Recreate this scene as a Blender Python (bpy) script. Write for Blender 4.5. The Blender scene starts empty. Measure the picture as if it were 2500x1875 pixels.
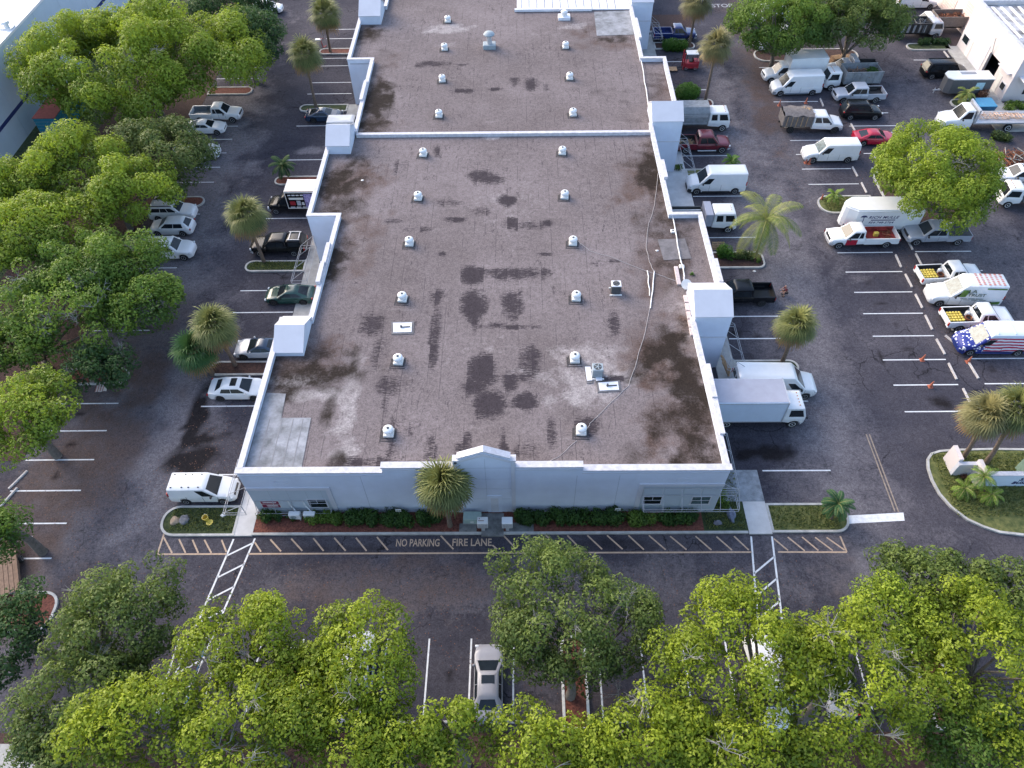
import bpy, math, random
import numpy as np
from mathutils import Vector, Matrix
R = math.radians
SC = bpy.context.scene
COL = SC.collection
# ------------------------------------------------------------ camera, sky, sun
F, PIT, YAW, ROLL, CH = 1748.04/2500, R(51.3896), R(-0.8827), R(1.0259), 46.8
def axes():
    cp, sp = math.cos(PIT), math.sin(PIT)
    fw = Vector((0, cp, -sp)); rt = Vector((1, 0, 0)); dn = Vector((0, -sp, -cp))
    cr, sr = math.cos(ROLL), math.sin(ROLL)
    r2 = cr*rt + sr*dn; d2 = -sr*rt + cr*dn
    Z = Matrix(((math.cos(YAW), math.sin(YAW), 0), (-math.sin(YAW), math.cos(YAW), 0), (0, 0, 1)))
    return Z@r2, Z@d2, Z@fw
AR, AD, AF = axes()
def G(px, py, z=0.0):
    """map point of the survey photo (2500x1875) to the plane at height z"""
    v = (px-1250)/2500*AR + (py-937.5)/2500*AD + F*AF
    t = (CH-z)/(-v.z)
    return Vector((v.x*t, v.y*t, z))
cd = bpy.data.cameras.new('camera'); cam = bpy.data.objects.new('camera', cd); COL.objects.link(cam)
cd.sensor_width = 36; cd.lens = F*36; cd.clip_end = 5000; cd.clip_start = 0.5
m = Matrix((AR, -AD, -AF)).transposed().to_4x4(); m.translation = (0, 0, CH)
cam.matrix_world = m; SC.camera = cam
w = bpy.data.worlds.new("World"); SC.world = w; w.use_nodes = True
nt = w.node_tree; bg = nt.nodes['Background']
sky = nt.nodes.new('ShaderNodeTexSky'); sky.sky_type = 'NISHITA'; sky.sun_disc = False
SUN_EL, SUN_AZ = R(30), R(-48)      # azimuth from +Y towards +X
sky.sun_elevation = SUN_EL; sky.sun_rotation = SUN_AZ; sky.air_density = 1.0; sky.dust_density = 3.0; sky.ozone_density = 1.5
nt.links.new(sky.outputs[0], bg.inputs[0]); bg.inputs[1].default_value = 0.15
sd = bpy.data.lights.new('sun', 'SUN'); so = bpy.data.objects.new('sun', sd); COL.objects.link(so)
sd.energy = 0.4; sd.angle = R(60); sd.color = (1.0, 0.86, 0.74)
sv = Vector((math.sin(SUN_AZ)*math.cos(SUN_EL), math.cos(SUN_AZ)*math.cos(SUN_EL), math.sin(SUN_EL)))
so.rotation_euler = sv.to_track_quat('Z', 'Y').to_euler()
SC.view_settings.view_transform = 'Standard'; SC.view_settings.look = 'None'
SC.view_settings.exposure = 1.65; SC.view_settings.gamma = 1.0

# ------------------------------------------------------------ materials
_M = {}
def M(name, col, rough=.55, metal=0., ns=3., na=.12, bump=0., coat=0., col2=None, spec=.5, bs=None):
    if name in _M: return _M[name]
    mt = bpy.data.materials.new(name); mt.use_nodes = True; t = mt.node_tree; b = t.nodes['Principled BSDF']
    b.inputs['Roughness'].default_value = rough; b.inputs['Metallic'].default_value = metal
    b.inputs['Specular IOR Level'].default_value = spec
    if coat: b.inputs['Coat Weight'].default_value = coat; b.inputs['Coat Roughness'].default_value = .08
    tc = t.nodes.new('ShaderNodeTexCoord'); nz = t.nodes.new('ShaderNodeTexNoise')
    nz.inputs['Scale'].default_value = ns; nz.inputs['Detail'].default_value = 5; nz.inputs['Roughness'].default_value = .65
    t.links.new(tc.outputs['Object'], nz.inputs['Vector'])
    rp = t.nodes.new('ShaderNodeValToRGB'); rp.color_ramp.elements[0].position = .3; rp.color_ramp.elements[1].position = .7
    c1 = [c*(1-na) for c in col]; c2 = list(col2) if col2 else [min(1, c*(1+na)) for c in col]
    rp.color_ramp.elements[0].color = (*c1, 1); rp.color_ramp.elements[1].color = (*c2, 1)
    t.links.new(nz.outputs['Fac'], rp.inputs[0]); t.links.new(rp.outputs[0], b.inputs['Base Color'])
    if bump:
        n2 = t.nodes.new('ShaderNodeTexNoise'); n2.inputs['Scale'].default_value = bs or ns*6; n2.inputs['Detail'].default_value = 4
        t.links.new(tc.outputs['Object'], n2.inputs['Vector'])
        bp = t.nodes.new('ShaderNodeBump'); bp.inputs['Strength'].default_value = bump; bp.inputs['Distance'].default_value = .05
        t.links.new(n2.outputs['Fac'], bp.inputs['Height']); t.links.new(bp.outputs[0], b.inputs['Normal'])
    _M[name] = mt; return mt
def paint(name, col, rough=.32): return M('paint_'+name, col, rough, 0, 1.3, .05, coat=.5)
WHITE = paint('white', (.72, .73, .73)); OFFW = paint('offwhite', (.70, .69, .66), .45)
BLACK = M('paint_black', (.007, .008, .010), .22, 0, 2, .1, spec=.35); GREEN = paint('dark_green', (.018, .06, .05), .25)
SILV = paint('silver', (.42, .44, .48), .3); GREYP = paint('grey', (.22, .24, .27), .3); MAROON = paint('maroon', (.13, .012, .022), .28)
REDP = paint('red', (.38, .012, .035), .28); NAVY = paint('navy', (.015, .03, .14), .25); DNAVY = paint('dark_blue', (.02, .04, .075), .22)
GLASS = M('window_glass', (.012, .017, .022), .16, 0, 2, .3, spec=.4); GLASSL = M('pale_glass', (.07, .11, .12), .18, 0, 3, .6, spec=.4)
TYRE = M('tyre_rubber', (.015, .015, .016), .85); RIM = M('rim_metal', (.50, .51, .53), .35, .6); RIMD = M('dark_rim', (.05, .05, .055), .4, .5)
WRIM = M('white_rim', (.7, .7, .7), .4)
BLKP = M('black_plastic', (.02, .02, .022), .6); LAMP = M('lamp_lens', (.62, .64, .66), .12, 0, 8, .2, spec=.8); TAIL = M('tail_lens', (.35, .012, .012), .2, spec=.8)
CHASSIS = M('chassis', (.02, .02, .02), .8); STEEL = M('galvanised', (.50, .51, .53), .45, .3, 5, .15); ALU = M('aluminium', (.55, .57, .60), .35, .5, 4, .12)
STUCCO = M('white_stucco', (.58, .62, .71), .8, 0, .5, .08, .15, bs=14); STUCCO2 = M('bright_stucco', (.54, .545, .59), .7, 0, .8, .05, .1, bs=10)
COPING = M('white_coping', (.52, .51, .54), .65, 0, 2.6, .2, .1); PANELW = M('wall_panel', (.43, .49, .55), .8, 0, .5, .06, .1)
CONC = M('concrete', (.36, .35, .33), .85, 0, 1.1, .22, .25); CONC2 = M('pale_concrete', (.50, .49, .48), .85, 0, .9, .14, .2); DCONC = M('stained_concrete', (.17, .17, .165), .9, 0, 2.2, .45, .3)
KERB = M('kerb_concrete', (.42, .41, .385), .85, 0, 1.6, .25, .3); LINEW = M('white_line_paint', (.66, .67, .68), .7, 0, 4, .16)
LINEY = M('faded_orange_paint', (.46, .33, .23), .75, 0, 5, .22); LINEB = M('blue_line_paint', (.05, .16, .35), .7)
MULCH = M('red_mulch', (.13, .035, .025), .95, 0, 7, .6, .8, col2=(.22, .075, .05), bs=18)
DMULCH = M('dark_mulch', (.05, .028, .022), .95, 0, 6, .6, .7, col2=(.10, .05, .04), bs=18)
GRASS = M('lawn_grass', (.06, .10, .022), .95, 0, 2.5, .4, .8, col2=(.19, .19, .06), bs=30); GRASSD = M('dark_grass', (.022, .05, .014), .95, 0, 3, .5, .8, col2=(.07, .09, .03), bs=30)
BARK = M('grey_bark', (.15, .13, .11), .95, 0, 5, .35, .6); PBARK = M('palm_bark', (.16, .12, .09), .95, 0, 9, .4, .7); TWIG = M('bare_twig', (.24, .23, .21), .9)
WOOD = M('pallet_wood', (.42, .27, .15), .8, 0, 6, .3); WOODO = M('timber', (.20, .13, .09), .85, 0, 5, .3); RUST = M('rusty_load', (.19, .07, .035), .9, 0, 5, .5)
ORANGE = M('cone_orange', (.38, .11, .06), .6); CONEW = M('cone_band', (.75, .74, .72), .5); YEL = M('yellow_plastic', (.62, .48, .08), .5, 0, 9, .3); BLUEB = M('blue_plastic', (.03, .16, .30), .5)
TEAL = M('container_teal', (.03, .24, .33), .6, 0, 3, .15); CRED = M('container_red', (.38, .09, .07), .7, 0, 2, .25); REDM = M('red_metal', (.33, .02, .03), .45)
CRATE = M('tarp_grey', (.17, .15, .14), .9, 0, 4, .3, .4); MESHG = M('dark_mesh', (.05, .055, .06), .8, 0, 20, .4); GBED = M('truck_bed_grey', (.22, .235, .25), .6, 0, 2, .3)
SKIN = M('skin', (.42, .23, .16), .6); MAROONS = M('sign_maroon', (.20, .012, .05), .5); TXTW = M('sign_white', (.75, .72, .74), .5); TXTN = M('sign_navy', (.012, .015, .09), .5)
PURP = M('graphic_purple', (.22, .16, .48), .5, 0, 5, .6, col2=(.55, .48, .78)); LIMEG = M('graphic_green', (.18, .33, .07), .5, 0, 4, .4); TXTG = M('graphic_dark', (.05, .09, .06), .5); FLAGB = M('flag_blue', (.02, .04, .22), .4)
FLAGR = M('flag_red', (.40, .03, .06), .4, 0, 2, .3); PINKW = M('pink_glow_stucco', (.62, .56, .545), .8, 0, .3, .05, .1, bs=14); ROOFW = M('white_roof', (.84, .80, .80), .7, 0, .5, .06); ROOFG = M('grey_gravel_roof', (.16, .15, .15), .9, 0, .6, .7, .4, col2=(.62, .62, .64), bs=8)
WALLB = M('blue_white_wall', (.56, .63, .70), .8, 0, .25, .06); STRIPE = M('navy_stripe', (.02, .035, .15), .6); WALLS = WALLB
MEMB = M('pale_membrane', (.17, .18, .19), .8, 0, .9, .4, .2, col2=(.33, .34, .37)); PATCHW = M('white_patch', (.74, .74, .78), .6); PATCHG = M('grey_mastic', (.13, .125, .13), .8, 0, 3, .3); GREYB = M('box_roof_grey', (.33, .34, .40), .6, 0, 1.2, .08)
ACG = M('ac_grey', (.28, .33, .36), .6); ACD = M('ac_dark', (.06, .065, .07), .7); TGREEN = M('utility_green', (.17, .25, .20), .6, 0, 2, .2)
BOXW = paint('truck_box', (.58, .66, .76), .45); CREAM = paint('box_cream', (.80, .68, .62), .5)

def leafmat(name, c1, c2, tr=.42):
    if name in _M: return _M[name]
    mt = bpy.data.materials.new(name); mt.use_nodes = True; t = mt.node_tree; b = t.nodes['Principled BSDF']; out = t.nodes['Material Output']
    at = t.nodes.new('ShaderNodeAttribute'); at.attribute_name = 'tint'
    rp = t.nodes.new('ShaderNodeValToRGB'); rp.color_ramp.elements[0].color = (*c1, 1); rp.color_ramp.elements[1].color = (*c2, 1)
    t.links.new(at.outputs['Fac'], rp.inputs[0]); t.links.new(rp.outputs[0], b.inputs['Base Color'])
    b.inputs['Roughness'].default_value = .55; b.inputs['Specular IOR Level'].default_value = .35
    tl = t.nodes.new('ShaderNodeBsdfTranslucent'); t.links.new(rp.outputs[0], tl.inputs['Color'])
    mx = t.nodes.new('ShaderNodeMixShader'); mx.inputs[0].default_value = tr
    t.links.new(b.outputs[0], mx.inputs[1]); t.links.new(tl.outputs[0], mx.inputs[2]); t.links.new(mx.outputs[0], out.inputs['Surface'])
    _M[name] = mt; return mt
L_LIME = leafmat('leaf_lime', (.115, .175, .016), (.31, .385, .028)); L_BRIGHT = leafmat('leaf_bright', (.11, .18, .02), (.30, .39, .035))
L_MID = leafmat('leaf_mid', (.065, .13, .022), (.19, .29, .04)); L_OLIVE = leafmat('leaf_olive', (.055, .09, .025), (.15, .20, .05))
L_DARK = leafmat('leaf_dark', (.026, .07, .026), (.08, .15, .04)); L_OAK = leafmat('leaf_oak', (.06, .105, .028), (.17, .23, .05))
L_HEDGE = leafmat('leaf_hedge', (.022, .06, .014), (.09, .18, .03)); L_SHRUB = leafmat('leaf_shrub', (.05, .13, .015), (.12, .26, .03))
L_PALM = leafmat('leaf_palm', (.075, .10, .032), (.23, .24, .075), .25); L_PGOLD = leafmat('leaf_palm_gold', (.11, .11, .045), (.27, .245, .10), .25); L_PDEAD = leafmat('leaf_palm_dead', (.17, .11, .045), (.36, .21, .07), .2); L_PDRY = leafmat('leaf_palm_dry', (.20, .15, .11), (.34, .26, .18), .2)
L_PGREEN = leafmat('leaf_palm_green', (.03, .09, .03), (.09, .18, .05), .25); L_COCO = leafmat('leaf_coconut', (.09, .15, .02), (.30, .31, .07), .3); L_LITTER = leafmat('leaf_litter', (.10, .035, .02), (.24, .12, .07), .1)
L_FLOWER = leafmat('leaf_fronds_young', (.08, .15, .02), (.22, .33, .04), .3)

# ------------------------------------------------------------ helpers
def tag(o, label=None, cat=None, group=None, kind=None):
    if label: o['label'] = label
    if cat: o['category'] = cat
    if group: o['group'] = group
    if kind: o['kind'] = kind
    return o
def thing(name, label, cat, loc=(0, 0, 0), rz=0, group=None, rot=None):
    o = bpy.data.objects.new(name, None); COL.objects.link(o); o.empty_display_size = .3
    o.location = loc; o.rotation_euler = rot if rot else (0, 0, rz)
    return tag(o, label, cat, group)
class MB:
    def __init__(s): s.v = []; s.f = []; s.mi = []
    def add(s, vs, fs, mi=0):
        n = len(s.v); s.v += [tuple(v) for v in vs]; s.f += [tuple(i+n for i in f) for f in fs]; s.mi += [mi]*len(fs); return s
    def box(s, x0, x1, y0, y1, z0, z1, mi=0):
        if x0 > x1: x0, x1 = x1, x0
        if y0 > y1: y0, y1 = y1, y0
        return s.add([(x0,y0,z0),(x1,y0,z0),(x1,y1,z0),(x0,y1,z0),(x0,y0,z1),(x1,y0,z1),(x1,y1,z1),(x0,y1,z1)],
              [(0,3,2,1),(4,5,6,7),(0,1,5,4),(1,2,6,5),(2,3,7,6),(3,0,4,7)], mi)
    def rbox(s, x0, x1, y0, y1, z0, z1, b=.03, mi=0):   # box with chamfered top & vertical edges
        def ring(i, z):
            c = b
            return [(x0+c+i,y0+i,z),(x1-c-i,y0+i,z),(x1-i,y0+c+i,z),(x1-i,y1-c-i,z),(x1-c-i,y1-i,z),(x0+c+i,y1-i,z),(x0+i,y1-c-i,z),(x0+i,y0+c+i,z)]
        r = ring(0, z0)+ring(0, z1-b)+ring(b*.9, z1); fs = []
        for k in (0, 8): fs += [(k+i, k+(i+1) % 8, k+8+(i+1) % 8, k+8+i) for i in range(8)]
        fs += [tuple(range(7, -1, -1)), tuple(range(16, 24))]
        return s.add(r, fs, mi)
    def prism(s, poly, z0, z1, mi=0):
        n = len(poly); a = sum(poly[i][0]*poly[(i+1) % n][1]-poly[(i+1) % n][0]*poly[i][1] for i in range(n))
        if a < 0: poly = poly[::-1]
        return s.add([(x, y, z0) for x, y in poly]+[(x, y, z1) for x, y in poly], [tuple(range(n-1, -1, -1)), tuple(range(n, 2*n))]+[(i, (i+1) % n, n+(i+1) % n, n+i) for i in range(n)], mi)
    def prismY(s, poly, y0, y1, mi=0):   # poly in (x,z)
        n = len(poly); a = sum(poly[i][0]*poly[(i+1) % n][1]-poly[(i+1) % n][0]*poly[i][1] for i in range(n))
        if a < 0: poly = poly[::-1]
        return s.add([(x, y0, z) for x, z in poly]+[(x, y1, z) for x, z in poly], [tuple(range(n)), tuple(range(2*n-1, n-1, -1))]+[((i+1) % n, i, n+i, n+(i+1) % n) for i in range(n)], mi)
    def prismX(s, poly, x0, x1, mi=0):   # poly in (y,z)
        n = len(poly); a = sum(poly[i][0]*poly[(i+1) % n][1]-poly[(i+1) % n][0]*poly[i][1] for i in range(n))
        if a < 0: poly = poly[::-1]
        return s.add([(x0, y, z) for y, z in poly]+[(x1, y, z) for y, z in poly], [tuple(range(n-1, -1, -1)), tuple(range(n, 2*n))]+[(i, (i+1) % n, n+(i+1) % n, n+i) for i in range(n)], mi)
    def tube(s, pts, r, n=6, mi=0):
        pts = [Vector(p) for p in pts]; rs = r if isinstance(r, (list, tuple)) else [r]*len(pts); rings = []
        for i, p in enumerate(pts):
            d = (pts[min(i+1, len(pts)-1)]-pts[max(i-1, 0)]).normalized()
            a = d.cross(Vector((0, 0, 1)) if abs(d.z) < .9 else Vector((1, 0, 0))).normalized(); b = d.cross(a)
            rings.append([p+rs[i]*(math.cos(t)*a+math.sin(t)*b) for t in [2*math.pi*k/n for k in range(n)]])
        vs = [v for rg in rings for v in rg]; fs = []
        for i in range(len(pts)-1): fs += [(i*n+k, (i+1)*n+k, (i+1)*n+(k+1) % n, i*n+(k+1) % n) for k in range(n)]
        fs += [tuple(range(n)), tuple((len(pts)-1)*n+k for k in range(n-1, -1, -1))]
        return s.add(vs, fs, mi)
    def lathe(s, prof, c=(0, 0, 0), n=16, mi=0, ax='z', sc=1):
        vs = []
        for r, z in prof:
            for k in range(n):
                t = 2*math.pi*k/n; a, b = r*math.cos(t), r*math.sin(t)*sc
                q = (a, b, z) if ax == 'z' else ((a, z, -b) if ax == 'y' else (z, a, b))
                vs.append((c[0]+q[0], c[1]+q[1], c[2]+q[2]))
        fs = []
        for i in range(len(prof)-1): fs += [(i*n+k, i*n+(k+1) % n, (i+1)*n+(k+1) % n, (i+1)*n+k) for k in range(n)]
        fs += [tuple(range(n-1, -1, -1)), tuple((len(prof)-1)*n+k for k in range(n))]
        return s.add(vs, fs, mi)
    def loft(s, rings, mi=0, cap=True):
        n = len(rings[0]); fs = []
        for i in range(len(rings)-1): fs += [(i*n+k, i*n+(k+1) % n, (i+1)*n+(k+1) % n, (i+1)*n+k) for k in range(n)]
        if cap: fs += [tuple(range(n-1, -1, -1)), tuple((len(rings)-1)*n+k for k in range(n))]
        return s.add([v for r in rings for v in r], fs, mi)
    def build(s, name, mats, parent=None, smooth=None, loc=None):
        me = bpy.data.meshes.new(name); me.from_pydata(s.v, [], s.f)
        for m_ in (mats if isinstance(mats, (list, tuple)) else [mats]): me.materials.append(m_)
        if any(s.mi): me.polygons.foreach_set('material_index', s.mi)
        if smooth:
            me.polygons.foreach_set('use_smooth', [True]*len(s.f)); me.set_sharp_from_angle(angle=R(smooth))
        me.update(); o = bpy.data.objects.new(name, me); COL.objects.link(o)
        if parent: o.parent = parent
        if loc: o.location = loc
        return o
def struct(o): o['kind'] = 'structure'; return o
def quadmesh(name, P, mats, parent=None, tint=None, mi=None):
    """P: (n,4,3) numpy array of quads"""
    n = len(P); me = bpy.data.meshes.new(name)
    me.vertices.add(n*4); me.vertices.foreach_set('co', P.reshape(-1).astype(np.float32))
    me.loops.add(n*4); me.loops.foreach_set('vertex_index', np.arange(n*4, dtype=np.int32))
    me.polygons.add(n); me.polygons.foreach_set('loop_start', np.arange(0, n*4, 4, dtype=np.int32))
    for m_ in (mats if isinstance(mats, (list, tuple)) else [mats]): me.materials.append(m_)
    if mi is not None: me.polygons.foreach_set('material_index', mi.astype(np.int32))
    if tint is not None:
        a = me.attributes.new('tint', 'FLOAT', 'FACE'); a.data.foreach_set('value', np.clip(tint, 0, 1).astype(np.float32))
    me.update(calc_edges=True); o = bpy.data.objects.new(name, me); COL.objects.link(o)
    if parent: o.parent = parent
    return o
def text(name, s, size, mat, parent, mtx, extrude=.004, shear=0, bold=0, sx=1, ls=1):
    cu = bpy.data.curves.new(name, 'FONT'); cu.body = s; cu.size = size; cu.extrude = extrude; cu.align_x = 'CENTER'; cu.align_y = 'CENTER'
    cu.shear = shear; cu.offset = bold; cu.space_character = ls; cu.resolution_u = 3
    tmp = bpy.data.objects.new(name+'_src', cu); COL.objects.link(tmp)
    dg = bpy.context.evaluated_depsgraph_get(); dg.update()
    me = bpy.data.meshes.new_from_object(tmp.evaluated_get(dg)); bpy.data.objects.remove(tmp); bpy.data.curves.remove(cu)
    me.transform(Matrix.Diagonal((sx, 1, 1, 1))); me.transform(mtx); me.materials.clear(); me.materials.append(mat)
    o = bpy.data.objects.new(name, me); COL.objects.link(o)
    if parent: o.parent = parent
    return o
def frame(o, x, y):   # 4x4 from origin, x-axis, y-axis
    x = Vector(x).normalized(); y = Vector(y).normalized(); z = x.cross(y)
    mm = Matrix((x, y, z)).transposed().to_4x4(); mm.translation = Vector(o); return mm

# ------------------------------------------------------------ ground sheet with stains
def fbm(x, y, s, seed=0):
    r = np.random.RandomState(seed); o = np.zeros_like(x)
    for k in range(4):
        a = r.rand(4)*6.28; f = (1.9**k)/s
        o += (np.sin(x*f*1.3+a[0]+1.7*np.sin(y*f+a[1])) * np.sin(y*f*1.1+a[2]+1.3*np.sin(x*f*.9+a[3])))/(1.6**k)
    return o
def blob(x, y, cx, cy, rx, ry, soft=.5):
    d = np.sqrt(((x-cx)/rx)**2+((y-cy)/ry)**2); return np.clip((1+soft-d)/(2*soft), 0, 1)
def sheet(name, xs, ys, z, mat, attrs, parent=None):
    X, Y = np.meshgrid(xs, ys); nx, ny = len(xs), len(ys)
    V = np.stack([X, Y, np.full_like(X, z)], -1).reshape(-1, 3)
    i = (np.arange(ny-1)[:, None]*nx+np.arange(nx-1)[None, :]).reshape(-1)
    Fq = np.stack([i, i+1, i+1+nx, i+nx], 1); me = bpy.data.meshes.new(name); n = len(Fq)
    me.vertices.add(len(V)); me.vertices.foreach_set('co', V.reshape(-1).astype(np.float32))
    me.loops.add(n*4); me.loops.foreach_set('vertex_index', Fq.reshape(-1).astype(np.int32))
    me.polygons.add(n); me.polygons.foreach_set('loop_start', np.arange(0, n*4, 4, dtype=np.int32))
    me.materials.append(mat)
    for k, fn in attrs.items():
        a = me.attributes.new(k, 'FLOAT', 'POINT'); a.data.foreach_set('value', fn(X, Y).reshape(-1).astype(np.float32))
    me.update(calc_edges=True); o = bpy.data.objects.new(name, me); COL.objects.link(o)
    if parent: o.parent = parent
    return o
def stainmat(name, base, base2, layers, speck=.35, rough=.9, seam=0, ls=.16):
    """layers: (attribute, colour, breakup)"""
    mt = bpy.data.materials.new(name); mt.use_nodes = True; t = mt.node_tree; L = t.links; b = t.nodes['Principled BSDF']
    b.inputs['Roughness'].default_value = rough; b.inputs['Specular IOR Level'].default_value = .06
    g = t.nodes.new('ShaderNodeNewGeometry')
    def noise(s, d=5, r=.6, vec=None):
        n = t.nodes.new('ShaderNodeTexNoise'); n.inputs['Scale'].default_value = s; n.inputs['Detail'].default_value = d; n.inputs['Roughness'].default_value = r
        L.new(vec or g.outputs['Position'], n.inputs['Vector']); return n.outputs['Fac']
    def mth(op, a, c, cl=False):
        n = t.nodes.new('ShaderNodeMath'); n.operation = op; n.use_clamp = cl
        for k, q in enumerate((a, c)):
            if isinstance(q, (int, float)): n.inputs[k].default_value = q
            else: L.new(q, n.inputs[k])
        return n.outputs[0]
    def mix(f, a, c):
        n = t.nodes.new('ShaderNodeMix'); n.data_type = 'RGBA'; L.new(f, n.inputs[0])
        for k, q in ((6, a), (7, c)):
            if isinstance(q, tuple): n.inputs[k].default_value = (*q, 1)
            else: L.new(q, n.inputs[k])
        return n.outputs[2]
    def rng(v, a, c):
        n = t.nodes.new('ShaderNodeMapRange'); n.inputs[1].default_value = a; n.inputs[2].default_value = c; L.new(v, n.inputs[0]); return n.outputs[0]
    col = mix(rng(noise(ls, 6, .62), .35, .68), base, base2)
    if seam:
        sp = t.nodes.new('ShaderNodeSeparateXYZ'); L.new(g.outputs['Position'], sp.inputs[0])
        fx = mth('FRACT', mth('MULTIPLY', sp.outputs[0], 1/.98), 0)
        ln = rng(mth('ABSOLUTE', mth('SUBTRACT', fx, .5), 0), .475, .49)
        mp = t.nodes.new('ShaderNodeMapping'); mp.inputs['Scale'].default_value = (1, .22, 1); L.new(g.outputs['Position'], mp.inputs[0])
        ms = rng(noise(1.1, 4, .7, mp.outputs[0]), .50, .57)
        col = mix(mth('MULTIPLY', mth('MULTIPLY', ln, ms), .75), col, (.045, .038, .042))
    if seam:
        mp2 = t.nodes.new('ShaderNodeMapping'); mp2.inputs['Scale'].default_value = (1.6, .55, 1); L.new(g.outputs['Position'], mp2.inputs[0])
        sc = rng(noise(1.5, 9, .9, mp2.outputs[0]), .555, .585); zone = rng(noise(.2, 3, .6), .42, .60)
        col = mix(mth('MULTIPLY', mth('MULTIPLY', sc, zone), .8), col, (.05, .042, .046))
        mp3 = t.nodes.new('ShaderNodeMapping'); mp3.inputs['Scale'].default_value = (.5, 2.4, 1); L.new(g.outputs['Position'], mp3.inputs[0])
        col = mix(mth('MULTIPLY', rng(noise(.5, 7, .75, mp3.outputs[0]), .58, .8), .55), col, (.30, .265, .26))
    else:
        vo_ = t.nodes.new('ShaderNodeTexVoronoi'); vo_.feature = 'DISTANCE_TO_EDGE'; vo_.inputs['Scale'].default_value = .32
        wv = t.nodes.new('ShaderNodeVectorMath'); wv.operation = 'ADD'; wn = t.nodes.new('ShaderNodeTexNoise'); wn.inputs['Scale'].default_value = .8; wn.inputs['Detail'].default_value = 4; L.new(g.outputs['Position'], wn.inputs['Vector'])
        sc_ = t.nodes.new('ShaderNodeVectorMath'); sc_.operation = 'SCALE'; sc_.inputs['Scale'].default_value = 1.6; L.new(wn.outputs['Color'], sc_.inputs[0]); L.new(g.outputs['Position'], wv.inputs[0]); L.new(sc_.outputs[0], wv.inputs[1]); L.new(wv.outputs[0], vo_.inputs['Vector'])
        ck = mth('SUBTRACT', 1, rng(vo_.outputs['Distance'], .005, .018)); col = mix(mth('MULTIPLY', mth('MULTIPLY', ck, rng(noise(.14, 3, .6), .46, .58)), .75), col, (.012, .012, .014))
        col = mix(mth('MULTIPLY', rng(noise(.35, 8, .8), .60, .74), .5), col, (.14, .135, .145))
    for at, c, br in layers:
        a = t.nodes.new('ShaderNodeAttribute'); a.attribute_name = at
        if at == 'streak':
            mp = t.nodes.new('ShaderNodeMapping'); mp.inputs['Scale'].default_value = (.55, 4.2, 1); L.new(g.outputs['Position'], mp.inputs[0])
            nn = noise(4.5, 4, .8, mp.outputs[0])
            spx = t.nodes.new('ShaderNodeSeparateXYZ'); L.new(g.outputs['Position'], spx.inputs[0]); wnz = t.nodes.new('ShaderNodeTexWhiteNoise'); wnz.noise_dimensions = '2D'
            cb2 = t.nodes.new('ShaderNodeCombineXYZ'); L.new(mth('FLOOR', mth('MULTIPLY', spx.outputs[0], 1/.98), 0), cb2.inputs[0]); L.new(mth('FLOOR', mth('MULTIPLY', spx.outputs[1], 1/3.1), 0), cb2.inputs[1]); L.new(cb2.outputs[0], wnz.inputs['Vector'])
            nn = mth('ADD', nn, mth('MULTIPLY', mth('SUBTRACT', wnz.outputs['Value'], .55), .22))
        else: nn = noise(.8, 8, .72)
        nf_ = noise(5.0, 5, .8)
        v = mth('ADD', mth('ADD', a.outputs['Fac'], mth('MULTIPLY', mth('SUBTRACT', nn, .5), br)), mth('MULTIPLY', mth('SUBTRACT', nf_, .5), .9 if seam else .5))
        f = mth('MULTIPLY', mth('MULTIPLY', rng(v, *{'dark': (.30, .92), 'brn': (.22, .95), 'lit': (.3, .8), 'streak': (.3, .6)}.get(at, (.30, .85))), rng(a.outputs['Fac'], .02, .22)), .96)
        col = mix(f, col, c)
    sn = mth('ADD', mth('MULTIPLY', noise(9, 3, .8), .55), mth('MULTIPLY', noise(3.2, 4, .85), .45))
    mul = t.nodes.new('ShaderNodeMix'); mul.data_type = 'RGBA'; mul.blend_type = 'MULTIPLY'; mul.inputs[0].default_value = 1
    cr = t.nodes.new('ShaderNodeCombineColor'); s2 = mth('ADD', mth('MULTIPLY', rng(sn, .36, .64), 2*speck), 1-speck)
    for k in range(3): L.new(s2, cr.inputs[k])
    L.new(col, mul.inputs[6]); L.new(cr.outputs[0], mul.inputs[7]); L.new(mul.outputs[2], b.inputs['Base Color'])
    bp = t.nodes.new('ShaderNodeBump'); bp.inputs['Strength'].default_value = .5; bp.inputs['Distance'].default_value = .03; L.new(noise(14, 3, .7), bp.inputs['Height']); L.new(bp.outputs[0], b.inputs['Normal'])
    return mt
def blobs(lst, z=0, amp=.35, s=1.3):
    pts = [(G(a, b, z), rx, ry, st) for a, b, rx, ry, st in lst]
    def fn(X, Y):
        o = np.zeros_like(X); n = fbm(X, Y, s, 3)*amp
        for p, rx, ry, st in pts:
            o = np.maximum(o, st*np.clip(blob(X+n*rx*.6, Y+n*ry*.6, p.x, p.y, rx, ry), 0, 1))
        return o
    return fn
wet = blobs([(a, b, .55, .35, .75) for a, b in ((2120,690),(2150,742),(2190,795),(2215,850),(2260,912),(2010,418),(2030,460),(1850,820),(1830,870),(700,345),(600,940),(560,1060),(690,680),(1100,1650),(980,1660),(1500,1650),(1600,1660),(200,1010),(170,1090),(140,1160),(2290,640),(2420,900),(2440,980),(430,690))]+[(478,1020,.9,3.4,1),(490,1070,1.6,.9,.9),(455,1130,1.8,1.5,1),(520,1115,1.2,.5,.7),(1860,1110,2.9,.75,.95),(1800,1095,2.2,.9,.6),(2300,985,1.3,.9,.85),(1795,815,.55,.6,.9),(2150,875,.3,1,.8),(1135,470,.1,.1,0),(1845,475,.5,.35,.9),(880,1340,7,.5,.55),(1500,1330,8,.6,.5),(730,500,3,2,.6),(1790,780,5,1.5,.35),(1850,1180,5,2.5,.35)], amp=.5)
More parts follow.
